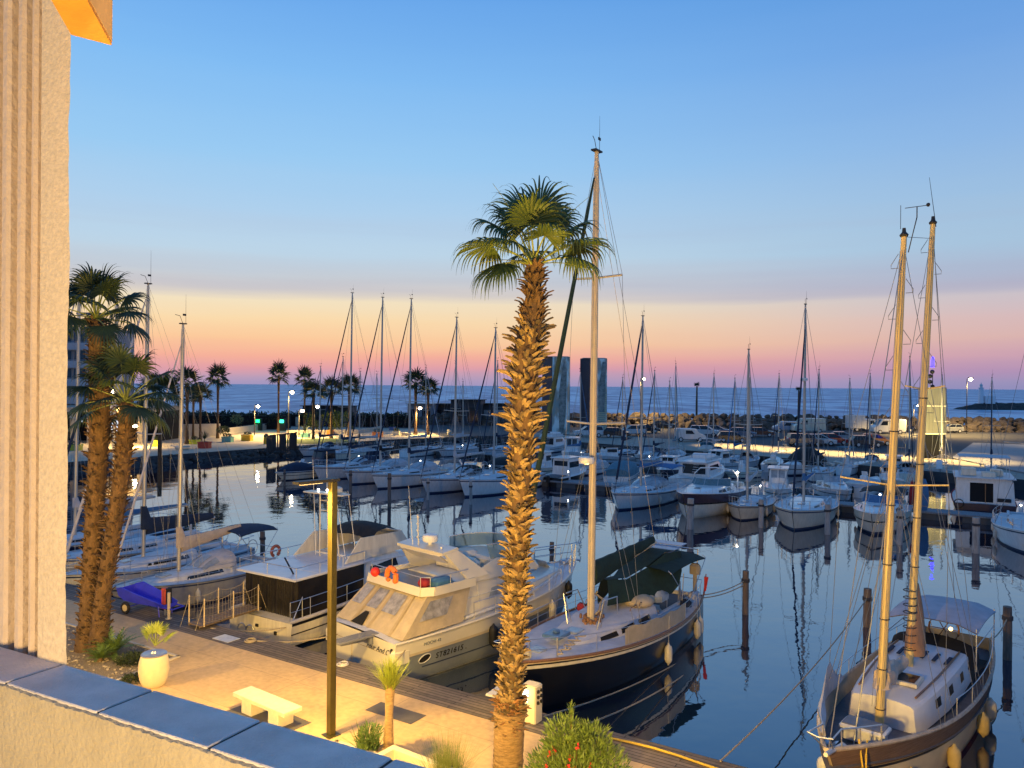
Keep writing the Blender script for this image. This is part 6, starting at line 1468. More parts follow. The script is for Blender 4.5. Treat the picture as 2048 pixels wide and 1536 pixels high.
for u_, sd in ((.62, 1), (.40, 1), (.30, 1), (.80, 1)):
    m = MB(); p = H5.pt(u_, .35, sd, .16); fender_geo(m, p, .15, .55); m.build('fender', mat('old fender', (.50, .38, .16), .6, var=.15) if u_ > .35 else M['fender'], r5)
m = MB(); m.tube([H5.pt(.9, 1, 1) + Vector((.1, -.1, .1)), H5.pt(.93, .9, 1, .1), H5.pt(.95, .3, 1, .2) + Vector((.3, .1, 0)), H5.pt(.96, .1, 1, .3) + Vector((.7, .2, 0))], .02, 5)
m.tube([H5.pt(.92, 1, 1) + Vector((.1, -.1, .15)), H5.pt(.94, .8, 1, .1), H5.pt(.95, .2, 1, .2)], .02, 5); m.build('bow_warp', M['yrope'], r5)
# 6 - corner of the next boat on the right
sailboat(S(2.35, 28.2, WZ), H_IN, dict(L=10.4, B=3.5, hull=M['gel'], xm=.5, zt=13.5, seed=61, cover=M['canvas_white'], furl=M['canvas_white'], mr=.09, wire=.006, fb=1.6, fs=1.3, fend=0), 'pale boat of which only the gunwale shows at the bottom right corner', NEAR)

# ------------------------------------------------------------------ boardwalk furniture and lines
e = empty('power_pedestal', W(1073, 1440), FR, label='cream service pedestal with sockets and a lit panel, right behind the big palm', cat='pedestal'); hp = ZT(1366, 1073, e.location.y)
MB().bbox((0, 0, hp / 2), (.42, .36, hp), .03).build('cabinet', mat('pedestal cream', (.66, .58, .42), .5, var=.06), e)
m = MB(); m.box((-.215, -.19, hp * .80), (.02, .02, .02)); m.bbox((-.08, -.19, hp * .78), (.16, .03, .16), .03)
for i in range(4): m.box((-.08, -.195, hp * .66 - .03 * i), (.13, .01, .012))
m.build('lit_panel', lamp_mat('pedestal lamp', (1, .93, .78), 4), e); light('pedestal_light', (-.1, -.45, hp * .75), 5, (1, .8, .5), .08, e)
m = MB()
for i in range(3): m.lathe([(.01, 0), (.035, 0), (.035, .05), (.02, .07)], (0, 0, 0), 8, Matrix.Rotation(rad(90), 3, 'Y') @ Matrix.Identity(3)); 
m = MB()
for z_ in (.55, .70, .85):
    for y_ in (-.08, .08): m.bbox((.23, y_, hp * z_), (.06, .07, .07), .01)
m.build('socket', M['fenderb'], e)
e = empty('power_pedestal', S(-25.95, 17.2), FR, label='red and black service post behind the blue handcart', cat='pedestal')
MB().bbox((0, 0, .62), (.24, .2, .75), .02).build('cabinet', mat('pedestal red', (.72, .10, .04), .5, var=.08), e); MB().bbox((.15, .03, .62), (.12, .2, .78), .02).build('back_cabinet', M['fenderb'], e)
m = MB(); m.tube([(0, 0, 0), (0, 0, .3)], .05, 7); m.build('foot', M['steel'], e)
m = MB(); m.tube([(0, 0, 0), (0, 0, .95)], .055, 10); m.tube([(0, 0, 0), (0, 0, .02)], .12, 10); m.build('bollard', mat('cream bollard', (.62, .52, .36), .6, var=.1), None, S(-25.45, 17.0), label='short cream post right of the blue handcart', cat='bollard')
# blue handcart
cpos = W(302, 1234); ca = empty('handcart', cpos, FR + rad(8), label='bright blue dock trolley with two cream wheels, tipped forward', cat='handcart'); ca.scale = (1.15, 1.15, 1.15)
m = MB(); rows = []
for x_, w_, z0, z1 in ((-1.0, .36, .50, .72), (-.7, .42, .40, .80), (-.2, .40, .36, .68), (.5, .34, .34, .52), (1.0, .28, .30, .40)):
    rows.append([Vector((x_, w_, z1)), Vector((x_, w_ * .8, z0)), Vector((x_, 0, z0 - .03)), Vector((x_, -w_ * .8, z0)), Vector((x_, -w_, z1))])
m.grid(rows); m.add(rows[0], [(0, 1, 2, 3, 4)]); m.add(rows[-1], [(4, 3, 2, 1, 0)])
m.grid([[p + Vector((0, 0, -.025)) for p in r][::-1] for r in rows]); m.tube([r[0] for r in rows], .02, 5); m.tube([r[-1] for r in rows], .02, 5); m.build('tub', M['blue'], ca)
m = MB(); m.tube([(.9, .25, .32), (1.35, .22, .30), (1.35, -.22, .30), (.9, -.25, .32)], .022, 6); m.tube([(.75, .25, .35), (.8, .25, .0)], .02, 5); m.tube([(.75, -.25, .35), (.8, -.25, .0)], .02, 5); m.tube([(-.45, .45, .2), (-.45, -.45, .2)], .02, 5); m.build('handle', M['blue'], ca)
for sd in (1, -1):
    q_ = Matrix.Rotation(rad(90), 3, 'X'); m = MB(); m.torus((-.45, sd * .47, .2), .15, .05, q_, n=18); w_ = m.build('wheel', M['rubber'], ca); m = MB(); m.lathe([(.01, -.03), (.11, -.03), (.11, .03), (.01, .03)], (-.45, sd * .47, .2), 14, q_); m.build('rim', mat('wheel cream', (.62, .48, .22), .6, var=.05), w_)
# rope gangway
ga = empty('gangway', S(-23.7, 16.8), ANG, label='wooden gangway with rope side nets leading to the curtained motor yacht', cat='gangway')
m = MB()
for i in range(13): m.box((.1 + i * .2, 0, .12 + i * .004), (.17, .75, .03))
m.tube([(0, .3, .08), (2.6, .3, .12)], .03, 5); m.tube([(0, -.3, .08), (2.6, -.3, .12)], .03, 5); m.build('plank', M['teak'], ga)
for sd in (1, -1):
    P = []
    for x_ in (.1, 1.3, 2.4):
        m = MB(); m.tube([(x_, sd * .42, .1), (x_, sd * .42, 1.08)], .026, 6, .022); m.build('stanchion', mat('stanchion cream', (.62, .50, .32), .6, var=.1), ga); P.append(Vector((x_, sd * .42, 1.02)))
    m = MB()
    for a_, b_ in zip(P, P[1:]):
        for dz_ in (0, .28, .55, .8): m.tube([a_.lerp(b_, i / 6) - Vector((0, 0, dz_ + .10 * math.sin(PI * i / 6) * (1 - dz_))) for i in range(7)], .010 if dz_ == 0 else .005, 4)
        for i in range(9): p = a_.lerp(b_, (i + .5) / 9) - Vector((0, 0, .1 * math.sin(PI * (i + .5) / 9))); m.tube([p, p - Vector((0, 0, .8))], .004, 3)
    m.tube([P[0], (-.25, sd * .42, .05)], .01, 4); m.tube([P[2], (2.75, sd * .42, .15)], .01, 4); m.build('rope_net', M['rope'], ga)
g = MB(); g.bbox((.45, 0, .32), (1.0, .28, .05), .01); g.bbox((.1, .0, .16), (.25, .3, .26), .03)
for sd in (1, -1): g.torus((-.05, sd * .14, .1), .08, .03, Matrix.Rotation(rad(90), 3, 'X'), n=12)
g.build('boarding_plank', mat('plank white', (.56, .55, .55), .6, var=.1), None, S(-11.35, 17.7, .1), ANG + rad(185), label='short white boarding plank on rollers at the bow of the black sailboat', cat='boarding plank')
bowp = S(-11.55, 17.9, .75)
extra_ropes([((S(-9.9, 17.2, .05)), S(-9.3, 29.6, -1.15)), (S(-8.9, 17.2, .02), S(-8.9, 28.5, -1.15)), (S(-10.3, 29.2, .4), pA), (S(-10.3, 29.6, .2), pA - Vector((0, 0, .15))), (S(-.4, 29, .5), pC), (S(-15.9, 18.9, .2), S(-15.4, 17.1, .02)), (S(-18.9, 18.9, .1), S(-20.8, 17.1, .02)), (S(-21.6, 19.2, -.2), S(-23.2, 17.1, .02)), (S(-5.4, 17.4, .02), pB)],
            .022, M['rope'], ['thick rope running low along the black hull from the pedestal', 'second thinner rope beside the black hull, starting by the oleander', 'upper rope from the black sailboat stern to the lone pile', 'lower rope from the black sailboat stern to the lone pile',
                             'rope from the schooner to the pile at the right edge', 'short stern line at the starboard corner of the cream yacht', 'short stern line at the port corner of the cream yacht', 'stern line of the curtained motor yacht', 'pale rope from the boardwalk to the pile left of the gold masts'], sag=.3)
m = MB(); pts = [S(-8.0 + i * .55, 17.05 + .1 * math.sin(i * .8), .03) for i in range(18)]; m.tube([p - pts[0] for p in pts], .028, 6); m.build('hose', M['yrope'], None, pts[0], label='yellow hose lying along the edge of the boardwalk at the bottom', cat='hose')
m = MB(); m.torus((0, 0, .03), .18, .025); m.torus((.02, .01, .06), .14, .025); m.build('coiled_rope', M['rope'], None, S(-21.0, 17.0, -.01), label='coil of pale rope at the boardwalk edge by the cream transom', cat='rope coil')
m = MB(); m.torus((0, 0, .03), .16, .028); m.torus((.03, 0, .07), .12, .028); m.build('coiled_rope', M['canvas_white'], None, S(-16.9, 17.1, -.01), label='coil of white rope under the starboard quarter of the cream yacht', cat='rope coil')
MB().box((0, 0, .004), (.8, .5, .02)).build('access_cover', M['gel3'], None, S(-21.9, 16.75, -.01), FR, label='small grey cover plate on the boardwalk behind the curtained yacht', cat='cover plate')
# ------------------------------------------------------------------ rocks
rockm = mat('breakwater rock', (.105, .085, .07), .95, var=.45, scale=.9, bump=1.2, bscale=5)
rockd = mat('dark wet rock', (.045, .045, .045), .9, var=.5, scale=1.2, bump=1.0, bscale=5)
def rock(mb_, c, r, rg):
    n, k_ = 5, 7; rings = []
    rot = Matrix.Rotation(rg.uniform(0, 6), 3, 'Z') @ Matrix.Rotation(rg.uniform(-.7, .7), 3, 'X'); sx, sy, sz = rg.uniform(.8, 1.25), rg.uniform(.7, 1.1), rg.uniform(.6, .95)
    for i in range(n + 1):
        th = PI * (i + .001) / n; rings.append([rot @ Vector((r * sx * math.sin(th) * math.cos(2 * PI * j / k_) * rg.uniform(.68, 1.25), r * sy * math.sin(th) * math.sin(2 * PI * j / k_) * rg.uniform(.68, 1.25), -r * sz * math.cos(th) * rg.uniform(.9, 1.08))) + Vector(c) for j in range(k_)])
    mb_.loft(rings)
rg = random.Random(77)
m = MB()
crest = [(-300, 245, 1.4), (-180, 215, 1.4), (-95, 192, 1.5), (-60, 180, 1.7), (-20, 172, 2.2), (20, 166, 2.7), (60, 162, 2.8), (100, 158, 2.6), (150, 152, 2.3), (230, 146, 1.4)]
for (x0, y0, z0), (x1, y1, z1) in zip(crest, crest[1:]):
    L_ = math.hypot(x1 - x0, y1 - y0); vis = x1 > -10
    n = int(L_ / (1.5 if vis else 2.6))
    for i in range(n):
        f = i / n; x, y_, z = x0 + (x1 - x0) * f, y0 + (y1 - y0) * f, z0 + (z1 - z0) * f
        for k, (dy, zf) in enumerate(((0, 1.0), (-2.0, .72), (-3.6, .42), (-5.0, .12), (2.5, .75), (5.5, .25), (8, -.1))):
            if not vis and k in (3,): continue
            r = rg.choice((.55, .8, 1.1, 1.5)) * rg.uniform(.85, 1.15) * (1.0 if k != 3 else .7)
            rock(m, (x + rg.uniform(-.5, .5), y_ + dy + rg.uniform(-.4, .4), z * zf - r * .55), r, rg)
m.build('breakwater_boulders', rockm, smooth=0, label='heap of big boulders forming the breakwater behind the car park', cat='breakwater', kind='stuff')
m = MB(); bp = [Vector((x, y_ - 3.2, 0)) for x, y_, z in crest] + [Vector((x, y_ + 8, 0)) for x, y_, z in crest][::-1]
m.prism([(p.x, p.y) for p in bp], -4, .5); m.build('breakwater_core', mat('rubble core', (.05, .045, .04), .95, var=.4), kind='structure', smooth=0)
m = MB()
for i in range(330):
    t = -10 + i * .36; s_ = -84.3 + (2 if t > 62 else 0) * (t - 62) / 30
    for (off, z) in ((.35, -.45), (1.1, -.85), (1.9, -1.15)):
        if rg.random() < .75 and t < 108: r = rg.uniform(.35, .7); p = S(-84.4 + (0 if t < 62 else (t - 62) * .22) + off, t, z); rock(m, p, r, rg)
for i in range(160):
    f = rg.random(); a, b = (Vector((-73, 110, 0)), Vector((-26, 98, 0))) ; q_ = a.lerp(b, f); p = S(q_.x, q_.y - rg.uniform(.3, 1.8), -.8); rock(m, p, rg.uniform(.35, .7), rg)
m.build('quay_riprap', rockd, smooth=0, label='dark riprap stones under the edge of the lit promenade', cat='riprap', kind='stuff')
# lighthouse mole
c = W(1985, 806, WZ); m = MB(); e = empty('mole', Vector((c.x, c.y, WZ)), 0, label='distant low mole of dark rock running off the right edge', cat='mole')
rows = []
for i in range(60):
    f = i / 59; x = -17 + 120 * f; h = 3.1 * min(1, (f * 9) ** .7) ; rows.append([Vector((x, -5, 0)), Vector((x + rg.uniform(-.5, .5), -2.6, h * .6 + rg.uniform(-.3, .3))), Vector((x, -1, h + rg.uniform(-.35, .35))), Vector((x, 2, h + rg.uniform(-.3, .3))), Vector((x, 6, 0))])
m.grid(rows); m.add(rows[0], [(0, 1, 2, 3, 4)]); m.build('rock_bank', rockd, e, smooth=0)
l = empty('lighthouse', Vector((c.x - 5.2, c.y, WZ + 2.8)), 0, label='small white lighthouse with attached hut on the distant mole', cat='lighthouse')
m = MB(); m.lathe([(1.2, 0), (1.0, 4), (.9, 7.0), (1.25, 7.1), (1.25, 7.4), (.01, 7.4)], n=14); m.build('tower', mat('lighthouse white', (.75, .75, .78), .6, var=.08), l)
m = MB(); m.lathe([(.6, 7.4), (.6, 8.4), (.75, 8.5), (.1, 9.4), (.04, 9.9)], n=10); m.build('lantern', M['gel3'], l); MB().bbox((3.4, 0, 1.8), (4.4, 3.5, 3.6), .1).build('hut', MC['lighthouse white'], l)

# ------------------------------------------------------------------ printed towers, lit tower, signal mast
def tower(px0, px1, pxm, pyb, pyt, lb, art, seed):
    p = W((px0 + px1) / 2, pyb); d = p.y; k = d / F; wl, wr = (pxm - px0) * k, (px1 - pxm) * k
    h = ZT(pyt, (px0 + px1) / 2, d); e = empty('printed_tower', D(pxm, pyb, d) * 1, 0, label=lb, cat='tower'); e.location.z = 0
    # right face towards us, left face turned away
    A = Vector((-wl, wl * 1.4, 0)); B_ = Vector((0, 0, 0)); C_ = Vector((wr, .25, 0)); Dd = C_ + A
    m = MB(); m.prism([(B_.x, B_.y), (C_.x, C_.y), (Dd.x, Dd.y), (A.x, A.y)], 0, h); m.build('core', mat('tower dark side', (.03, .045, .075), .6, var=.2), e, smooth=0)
    mt = bpy.data.materials.new('tower print ' + art); mt.use_nodes = True; n = mt.node_tree; b = n.nodes['Principled BSDF']; b.inputs['Roughness'].default_value = .7
    t = n.nodes.new('ShaderNodeTexCoord'); mp_ = n.nodes.new('ShaderNodeMapping'); z = n.nodes.new('ShaderNodeTexNoise'); r = n.nodes.new('ShaderNodeValToRGB')
    mp_.inputs['Scale'].default_value = (1, 1, .32) if art == 'abstract' else (1, 1, .4); mp_.inputs['Location'].default_value = (seed, 0, 0); n.links.new(t.outputs['Object'], mp_.inputs[0]); n.links.new(mp_.outputs[0], z.inputs['Vector']); z.inputs['Scale'].default_value = .9; z.inputs['Detail'].default_value = 5
    el = r.color_ramp.elements; el[0].position = .40; el[0].color = (.25, .36, .37, 1); el[1].position = .60; el[1].color = (.70, .88, .90, 1)
    x = el.new(.47); x.color = (.36, .36, .30, 1); x = el.new(.53); x.color = (.45, .60, .62, 1)
    n.links.new(z.outputs['Fac'], r.inputs[0]); n.links.new(r.outputs[0], b.inputs['Base Color'])
    m = MB(); nn = Vector((0, -1, 0)); m.slab([(.02, -.02, .1), (C_.x - .02, .23, .1), (C_.x - .02, .23, h - .05), (.02, -.02, h - .05)], .05); m.build('front_panel', mt, e, smooth=0)
    if art == 'abstract':
        m = MB(); xa = C_.x * .62; pts = [(C_.x * .42, h * .02), (C_.x * .66, h * .02), (C_.x * .78, h * .35), (C_.x * .8, h * .8), (C_.x * .66, h * .97), (C_.x * .52, h * .82), (C_.x * .36, h * .45)]
        m.slab([(x_, -.09 + .2 * x_ / C_.x, z_) for x_, z_ in pts], .02); m.build('dark_figure', mat('tower print dark', (.22, .27, .27), .8, var=.6, scale=1.4), e, smooth=0)
    else:
        m = MB()
        for i in range(20): zz = h * .52 - i * h * .026; m.slab([(C_.x * .48 - .02 * i, -.08, zz), (C_.x * .97, .12, zz), (C_.x * .97, .12, zz + .13), (C_.x * .48 - .02 * i, -.08, zz + .13)], .03)
        m.build('louvre_band', mat('tower louvres', (.62, .66, .44), .6, var=.2), e, smooth=0)
        m = MB(); m.slab([(C_.x * .5, -.09, h * .3), (C_.x * .85, .02, h * .3), (C_.x * .93, .05, h * .95), (C_.x * .72, -.02, h * .95), (C_.x * .48, -.09, h * .6)], .015); m.build('dark_figure', mat('tower print dark', (.22, .27, .27), .8, var=.6, scale=1.4), e, smooth=0)
    MB().box((wr / 2 - wl / 2, wl * .7, h + .04), (wr + wl * .6, wl * 1.2, .06)).build('cap', M['gel3'], e)
tower(1086, 1141, 1105, 868, 712, 'left tower printed with a dark upright figure beside the palm trunk', 'abstract', 1.3)
tower(1163, 1215, 1181, 868, 714, 'right tower with louvred lower half, split by the tall mast', 'louvre', 4.1)
p = W(1862, 905); d = p.y; k = d / F; h = ZT(763, 1862, d)
e = empty('panel_tower', Vector((D(1856, 905, d).x, d, 0)), 0, label='square tower of pale metal panels lit yellow on a dark recessed base', cat='tower')
w1, w2 = 50 * k, 15 * k
m = MB(); m.prism([(-w1 * .28, 0), (w1 * .74, 0), (w1 * .74 + w2, w2 * 1.6), (w1 * .1, w2 * 3)], 2.9, h); pm = mat('zinc panels', (.28, .27, .20), .35, metal=.1, var=.3, scale=1.5, stretch=(6, 1, .2), bump=.12, bscale=3); m.build('panel_cladding', pm, e, smooth=0)
m = MB(); m.prism([(-w1 * .26, .05), (w1 * .72, .05), (w1 * .72 + w2 * .6, w2 * 1.5), (w1 * .1, w2 * 2.8)], 0, 2.92); m.build('dark_base', M['dark'], e, smooth=0)
m = MB(); m.box((w1 * .24, -.03, 3.0), (w1 * 1.02, .06, .12)); m.box((w1 * .24, -.03, 6.4), (w1 * 1.02, .05, .07)); m.build('edge_trim', lamp_mat('glowing trim', (1, .85, .45), .8), e)  # trim emits a weak yellow glow of its own
m = MB(); m.prism([(w1 * .74, .2), (w1 * .74 + w2, w2 * 1.7), (w1 * .74 + w2 * .9, w2 * 1.7 + .1), (w1 * .72, .4)], 0, 2.9); m.build('stone_fin', M['gel3'], e, smooth=0)
# signal mast with three shapes and a blue light
b = W(1866, 903); e = empty('signal_mast', b, 0, label='slim harbour signal mast with black balls and a vivid blue light', cat='signal mast'); zt = ZT(735, 1867, b.y)
m = MB(); m.tube([(0, 0, 0), (0, 0, zt)], .07, 6, .05); m.build('pole', MC['dark metal'], e); m = MB()
for i, (dx, zz) in enumerate(((-.05, zt + .5), (-.32, zt - .05), (-.32, zt - .75), (0.0, zt - 1.35))): m.ball((dx, 0, zz - .3), .27, 8)
m.build('signal_ball', M['fenderb'], e)
m = MB(); m.lathe([(.16, zt + .75), (.2, zt + .8), (.2, zt + 1.5), (.12, zt + 2.0), (.02, zt + 2.1)], n=8); m.build('blue_light', lamp_mat('blue lamp', (.03, .02, 1), 9), e)

# ------------------------------------------------------------------ cars
glassc = mat('car glass', (.015, .02, .03), .1, var=0)
CARM = {}
def paint(n_, c): return mat('car paint ' + n_, c, .3, var=.05, scale=1, coat=.6)
def car(px, py, kind, col, head, lb, s=1.0):
    """head = px direction of the bonnet: +1 right, -1 left"""
    b = W(px, py); e = empty('parked_' + {'van': 'van', 'box': 'truck', 'pick': 'pickup'}.get(kind, 'car'), b, head, label=lb, cat={'van': 'van', 'box': 'truck', 'pick': 'pickup'}.get(kind, 'car'), group='vehicles parked on the wharf'); e.scale = (1.12, 1.12, 1.12)
    L_, w, prof, green = dict(
        hatch=(4.0, 1.75, [(-2.0, .35), (-2.0, .85), (-1.85, 1.0), (.75, .98), (1.75, .80), (2.0, .62), (2.0, .32)], [(-1.92, .95), (-1.55, 1.45), (.1, 1.47), (1.05, .95)]),
        sedan=(4.6, 1.8, [(-2.3, .35), (-2.3, .85), (-2.1, .98), (1.0, .96), (2.1, .80), (2.3, .6), (2.3, .32)], [(-1.75, .93), (-1.05, 1.38), (.25, 1.40), (1.2, .93)]),
        suv=(4.5, 1.85, [(-2.25, .42), (-2.25, .95), (-2.15, 1.1), (.95, 1.08), (2.05, .95), (2.25, .75), (2.25, .4)], [(-2.15, 1.05), (-1.95, 1.62), (.3, 1.66), (1.2, 1.05)]),
        van=(5.4, 2.0, [(-2.7, .4), (-2.7, 2.35), (-2.6, 2.45), (1.3, 2.45), (2.0, 1.5), (2.6, 1.2), (2.7, .9), (2.7, .4)], None),
        small=(4.2, 1.8, [(-2.1, .4), (-2.1, 1.75), (-2.0, 1.84), (.15, 1.84), (.85, 1.78), (1.25, 1.2), (1.95, 1.0), (2.1, .75), (2.1, .4)], None),
        box=(5.2, 2.1, [(-.2, .5), (-.2, 2.1), (.3, 2.3), (1.6, 2.2), (2.1, 1.4), (2.5, 1.2), (2.6, .5)], None),
        pick=(5.0, 1.8, [(-2.5, .5), (-2.5, 1.0), (1.2, 1.0), (2.3, .85), (2.5, .5)], [(-.7, .98), (-.5, 1.6), (.7, 1.6), (1.4, .98)]))[kind]
    def rings(pf, wd, tum=.0, zt0=0):
        return [[Vector((x, sd * (wd / 2 - tum * max(0, z - zt0)), z)) for x, z in pf] for sd in (1, .96, -.96, -1)]
    m = MB(); rr_ = [[Vector((x, sgn * (w / 2 - (.05 if abs(sgn) == 1 else 0)) - (0 if abs(sgn) == 1 else 0), z)) for x, z in pf_] for sgn, pf_ in ((1, [(x * .985, z if z < .5 else z - .03) for x, z in prof]),)]
    a_ = [Vector((x * .985, w / 2, z if z < .5 else z - .05)) for x, z in prof]; b_ = [Vector((x, w / 2 - .1, z)) for x, z in prof]; c_ = [Vector((x, -w / 2 + .1, z)) for x, z in prof]; d_ = [Vector((x * .985, -w / 2, z if z < .5 else z - .05)) for x, z in prof]
    m.loft([a_, b_, c_, d_]); P = paint(col[0], col[1]); bd = m.build('body', P, e, smooth=30)
    if green:
        g = MB(); z0 = green[0][1]; g.loft([[Vector((x, sd * (w / 2 - .08 - (z - z0) * .28), z)) for x, z in green] for sd in (1, -1)]); g.build('cabin_glass', glassc, e, smooth=30)
        m = MB(); (x0, za), (x1, zb_), (x2, zc2), (x3, zd_) = green; m.bbox(((x1 + x2) / 2, 0, zb_ + .01), (x2 - x1 + .1, w - .50, .05), .02)
        for sd in (1, -1):
            yy = lambda z: sd * (w / 2 - .07 - (z - z0) * .28)
            for (xa, z1), (xb, z2) in (((x0, za), (x1, zb_)), ((x2, zc2), (x3, zd_)), (((x0 + x3) / 2 - .1, za), ((x1 + x2) / 2, zb_))): m.tube([(xa, yy(z1), z1), (xb, yy(z2), z2)], .045, 5)
        m.build('roof', P, e)
    else:
        g = MB()
        for sd in (1, -1):
            y_ = sd * (w / 2 + .005); zt_ = max(z for x, z in prof); xs = 1.15 if kind == 'van' else (.1 if kind == 'small' else 1.2)
            g.slab([(xs - .75, y_, zt_ * .60), (xs + .45, y_, zt_ * .60), (xs + .1, y_, zt_ * .86), (xs - .75, y_, zt_ * .86)], .01 * -sd)
        fx = {'van': [(2.02, 1.52), (1.32, 2.42)], 'small': [(1.27, 1.25), (.87, 1.76)], 'box': [(2.12, 1.45), (1.62, 2.18)]}[kind]
        g.slab([(fx[0][0] + .02, w / 2 - .15, fx[0][1]), (fx[0][0] + .02, -w / 2 + .15, fx[0][1]), (fx[1][0] + .02, -w / 2 + .2, fx[1][1]), (fx[1][0] + .02, w / 2 - .2, fx[1][1])], .01); g.build('cabin_window', glassc, e)
        if kind == 'box': MB().bbox((-1.45, 0, 1.75), (2.6, 2.2, 2.3), .05).build('cargo_box', M['gel3'], e)
    wr = .33 if kind not in ('van', 'box') else .36; xw = L_ * .31
    for x_ in (xw, -xw):
        for sd in (1, -1):
            m = MB(); q_ = Matrix.Rotation(rad(90), 3, 'X'); m.lathe([(.01, -.10), (wr * .9, -.1), (wr, -.07), (wr, .07), (wr * .9, .1), (.01, .1)], (x_, sd * (w / 2 - .08), wr), 14, q_); t_ = m.build('wheel', M['rubber'], e)
            m = MB(); m.lathe([(.01, -.115), (wr * .6, -.112), (wr * .6, .112), (.01, .115)], (x_, sd * (w / 2 - .08), wr), 10, q_); m.build('rim', M['gel3'], t_)
    zl = .72 if kind not in ('van', 'box', 'suv') else .95
    m = MB()
    for sd in (1, -1): m.bbox((L_ / 2 - .04, sd * (w / 2 - .3), zl), (.14, .36, .14), .03)
    m.build('headlight', mat('headlight glass', (.5, .5, .5), .15, var=0), e); m = MB()
    for sd in (1, -1): m.bbox((-L_ / 2 + .02, sd * (w / 2 - .2), zl + .1), (.08, .2, .2), .02)
    m.build('tail_light', M['canvas_red'], e)
    return e
A_ = FR   # cars mostly nose right along the wharf
WH, GR, BK, RD, OR_, SV, BL_, DR = ('white', (.62, .64, .66)), ('grey', (.10, .11, .13)), ('black', (.012, .014, .02)), ('red', (.42, .02, .02)), ('orange', (.50, .10, .02)), ('silver', (.36, .38, .40)), ('blue grey', (.12, .16, .24)), ('dark red', (.09, .03, .03))
for px, py, kd, col, hd, lb in (
    (1178, 872, 'suv', WH, PI + .1, 'white car partly behind the tall mast and right tower'), (1236, 872, 'hatch', BK, -.2, 'dark hatchback parked right of the printed towers'), (1264, 868, 'suv', WH, .25 + PI, 'white off-roader seen from behind with spare wheel'),
    (1292, 862, 'sedan', BK, .1, 'dark car with lamplit roof behind the white off-roader'), (1325, 852, 'sedan', BK, .0, 'long dark saloon with yellow lit roof alone in the lane'), (1381, 878, 'small', WH, -.1, 'small white delivery van in front, left of the car rows'),
    (1411, 867, 'suv', WH, -.35, 'white estate car behind the small white van'), (1434, 863, 'sedan', BL_, -.35, 'blue grey saloon tucked behind the white estate'), (1465, 878, 'hatch', BK, -.1, 'black hatchback right of the small white van'),
    (1487, 868, 'hatch', BL_, -.3, 'blue grey hatchback behind the black hatchback'), (1521, 866, 'sedan', DR, -.3, 'dark red saloon at the right end of the middle cars'), (1459, 845, 'pick', WH, PI, 'small white pickup by the boulders'),
    (1572, 856, 'small', ('pale blue', (.34, .40, .52)), PI, 'pale blue van beside the tall white van'), (1617, 857, 'van', ('cream white', (.66, .64, .52)), PI, 'tall cream white high-roof van by the boulders'),
    (1610, 884, 'suv', GR, 0, 'dark grey box shaped car near the wharf edge'), (1642, 882, 'hatch', WH, -.3, 'white hatchback between the dark grey car and the red car'), (1668, 880, 'hatch', RD, -.3, 'bright red hatchback on the wharf'),
    (1685, 874, 'sedan', SV, -.35, 'silver saloon behind the red hatchback'), (1733, 884, 'hatch', ('anthracite', (.05, .045, .05)), -.05, 'dark small hatchback with cream wheels by the orange car'), (1754, 880, 'hatch', OR_, -.3, 'orange hatchback next to the first gold mast'),
    (1728, 853, 'box', WH, 0, 'white box truck parked along the boulders'), (1776, 857, 'van', WH, PI, 'white van nose to the box truck'), (1901, 853, 'hatch', SV, PI, 'silver car behind the lit panel tower'), (1802, 853, 'sedan', BK, 0, 'dark car between the two gold masts')):
    car(px, py, kd, col, hd, lb)

# ------------------------------------------------------------------ promenade furniture
planter_cols = dict(red=(.55, .06, .03), yellow=(.60, .36, .02), lime=(.38, .40, .02), teal=(.10, .30, .30), orange=(.60, .20, .03), blue=(.04, .10, .3), white=(.55, .52, .42))
flow = mat('planter flowers', (.25, .06, .05), .8, var=.6, scale=9)
def planter(px, py, wpx, hpx, c, lb, plant=0):
    b = W(px, py); k = b.y / F; w, h = wpx * k, hpx * k
    e = empty('planter_box', b, FR + .5, label=lb, cat='planter', group='coloured planter boxes on the promenade')
    m = MB(); m.bbox((0, 0, h / 2), (w * .85, w * .7, h), .05); m.bbox((0, 0, h - .06), (w * .92, w * .77, .12), .03); m.build('box', mat('planter ' + c, planter_cols[c], .55, var=.08), e)
    m = MB(); r_ = random.Random(px)
    if plant == 0: leafy(m, (0, 0, h + .12), w * .32, w * .26, .28, 160, .24, .05, r_, .1)
    else:
        m.tube([(0, 0, h), (0, 0, h + .5)], .06, 5); blades(m, (0, 0, h + .4), 46, 1.1, .06, r_, 15, 85, .7, .05)
    m.build('plant', M['pl'] if 'pl' in M else leafD, e, smooth=0)
for a in ((152, 913, 26, 12, 'lime', 'lime planter at the far left seen beside the pillar'), (315, 903, 16, 13, 'lime', 'lime planter half behind the bright sloop mast'), (391, 897, 20, 9, 'lime', 'low lime planter left of the red planter'),
          (411, 905, 25, 13, 'red', 'red planter with a small palm, nearest the basin', 1), (457, 892, 22, 11, 'teal', 'teal planter right of the red planter'), (496, 889, 22, 12, 'yellow', 'yellow planter in front of the kiosk'),
          (534, 895, 10, 13, 'yellow', 'yellow planter half hidden by the black fence'), (612, 881, 20, 9, 'teal', 'teal planter with grasses on the far lawn side', 1), (662, 874, 14, 9, 'orange', 'orange planter on the round lawn'),
          (757, 878, 22, 11, 'orange', 'orange planter by the second tall mast'), (794, 874, 16, 9, 'white', 'pale planter left of the lamplit palms'), (707, 870, 10, 7, 'blue', 'blue planter far back'), (786, 864, 14, 7, 'blue', 'small blue planter behind the orange one')):
    planter(*a)
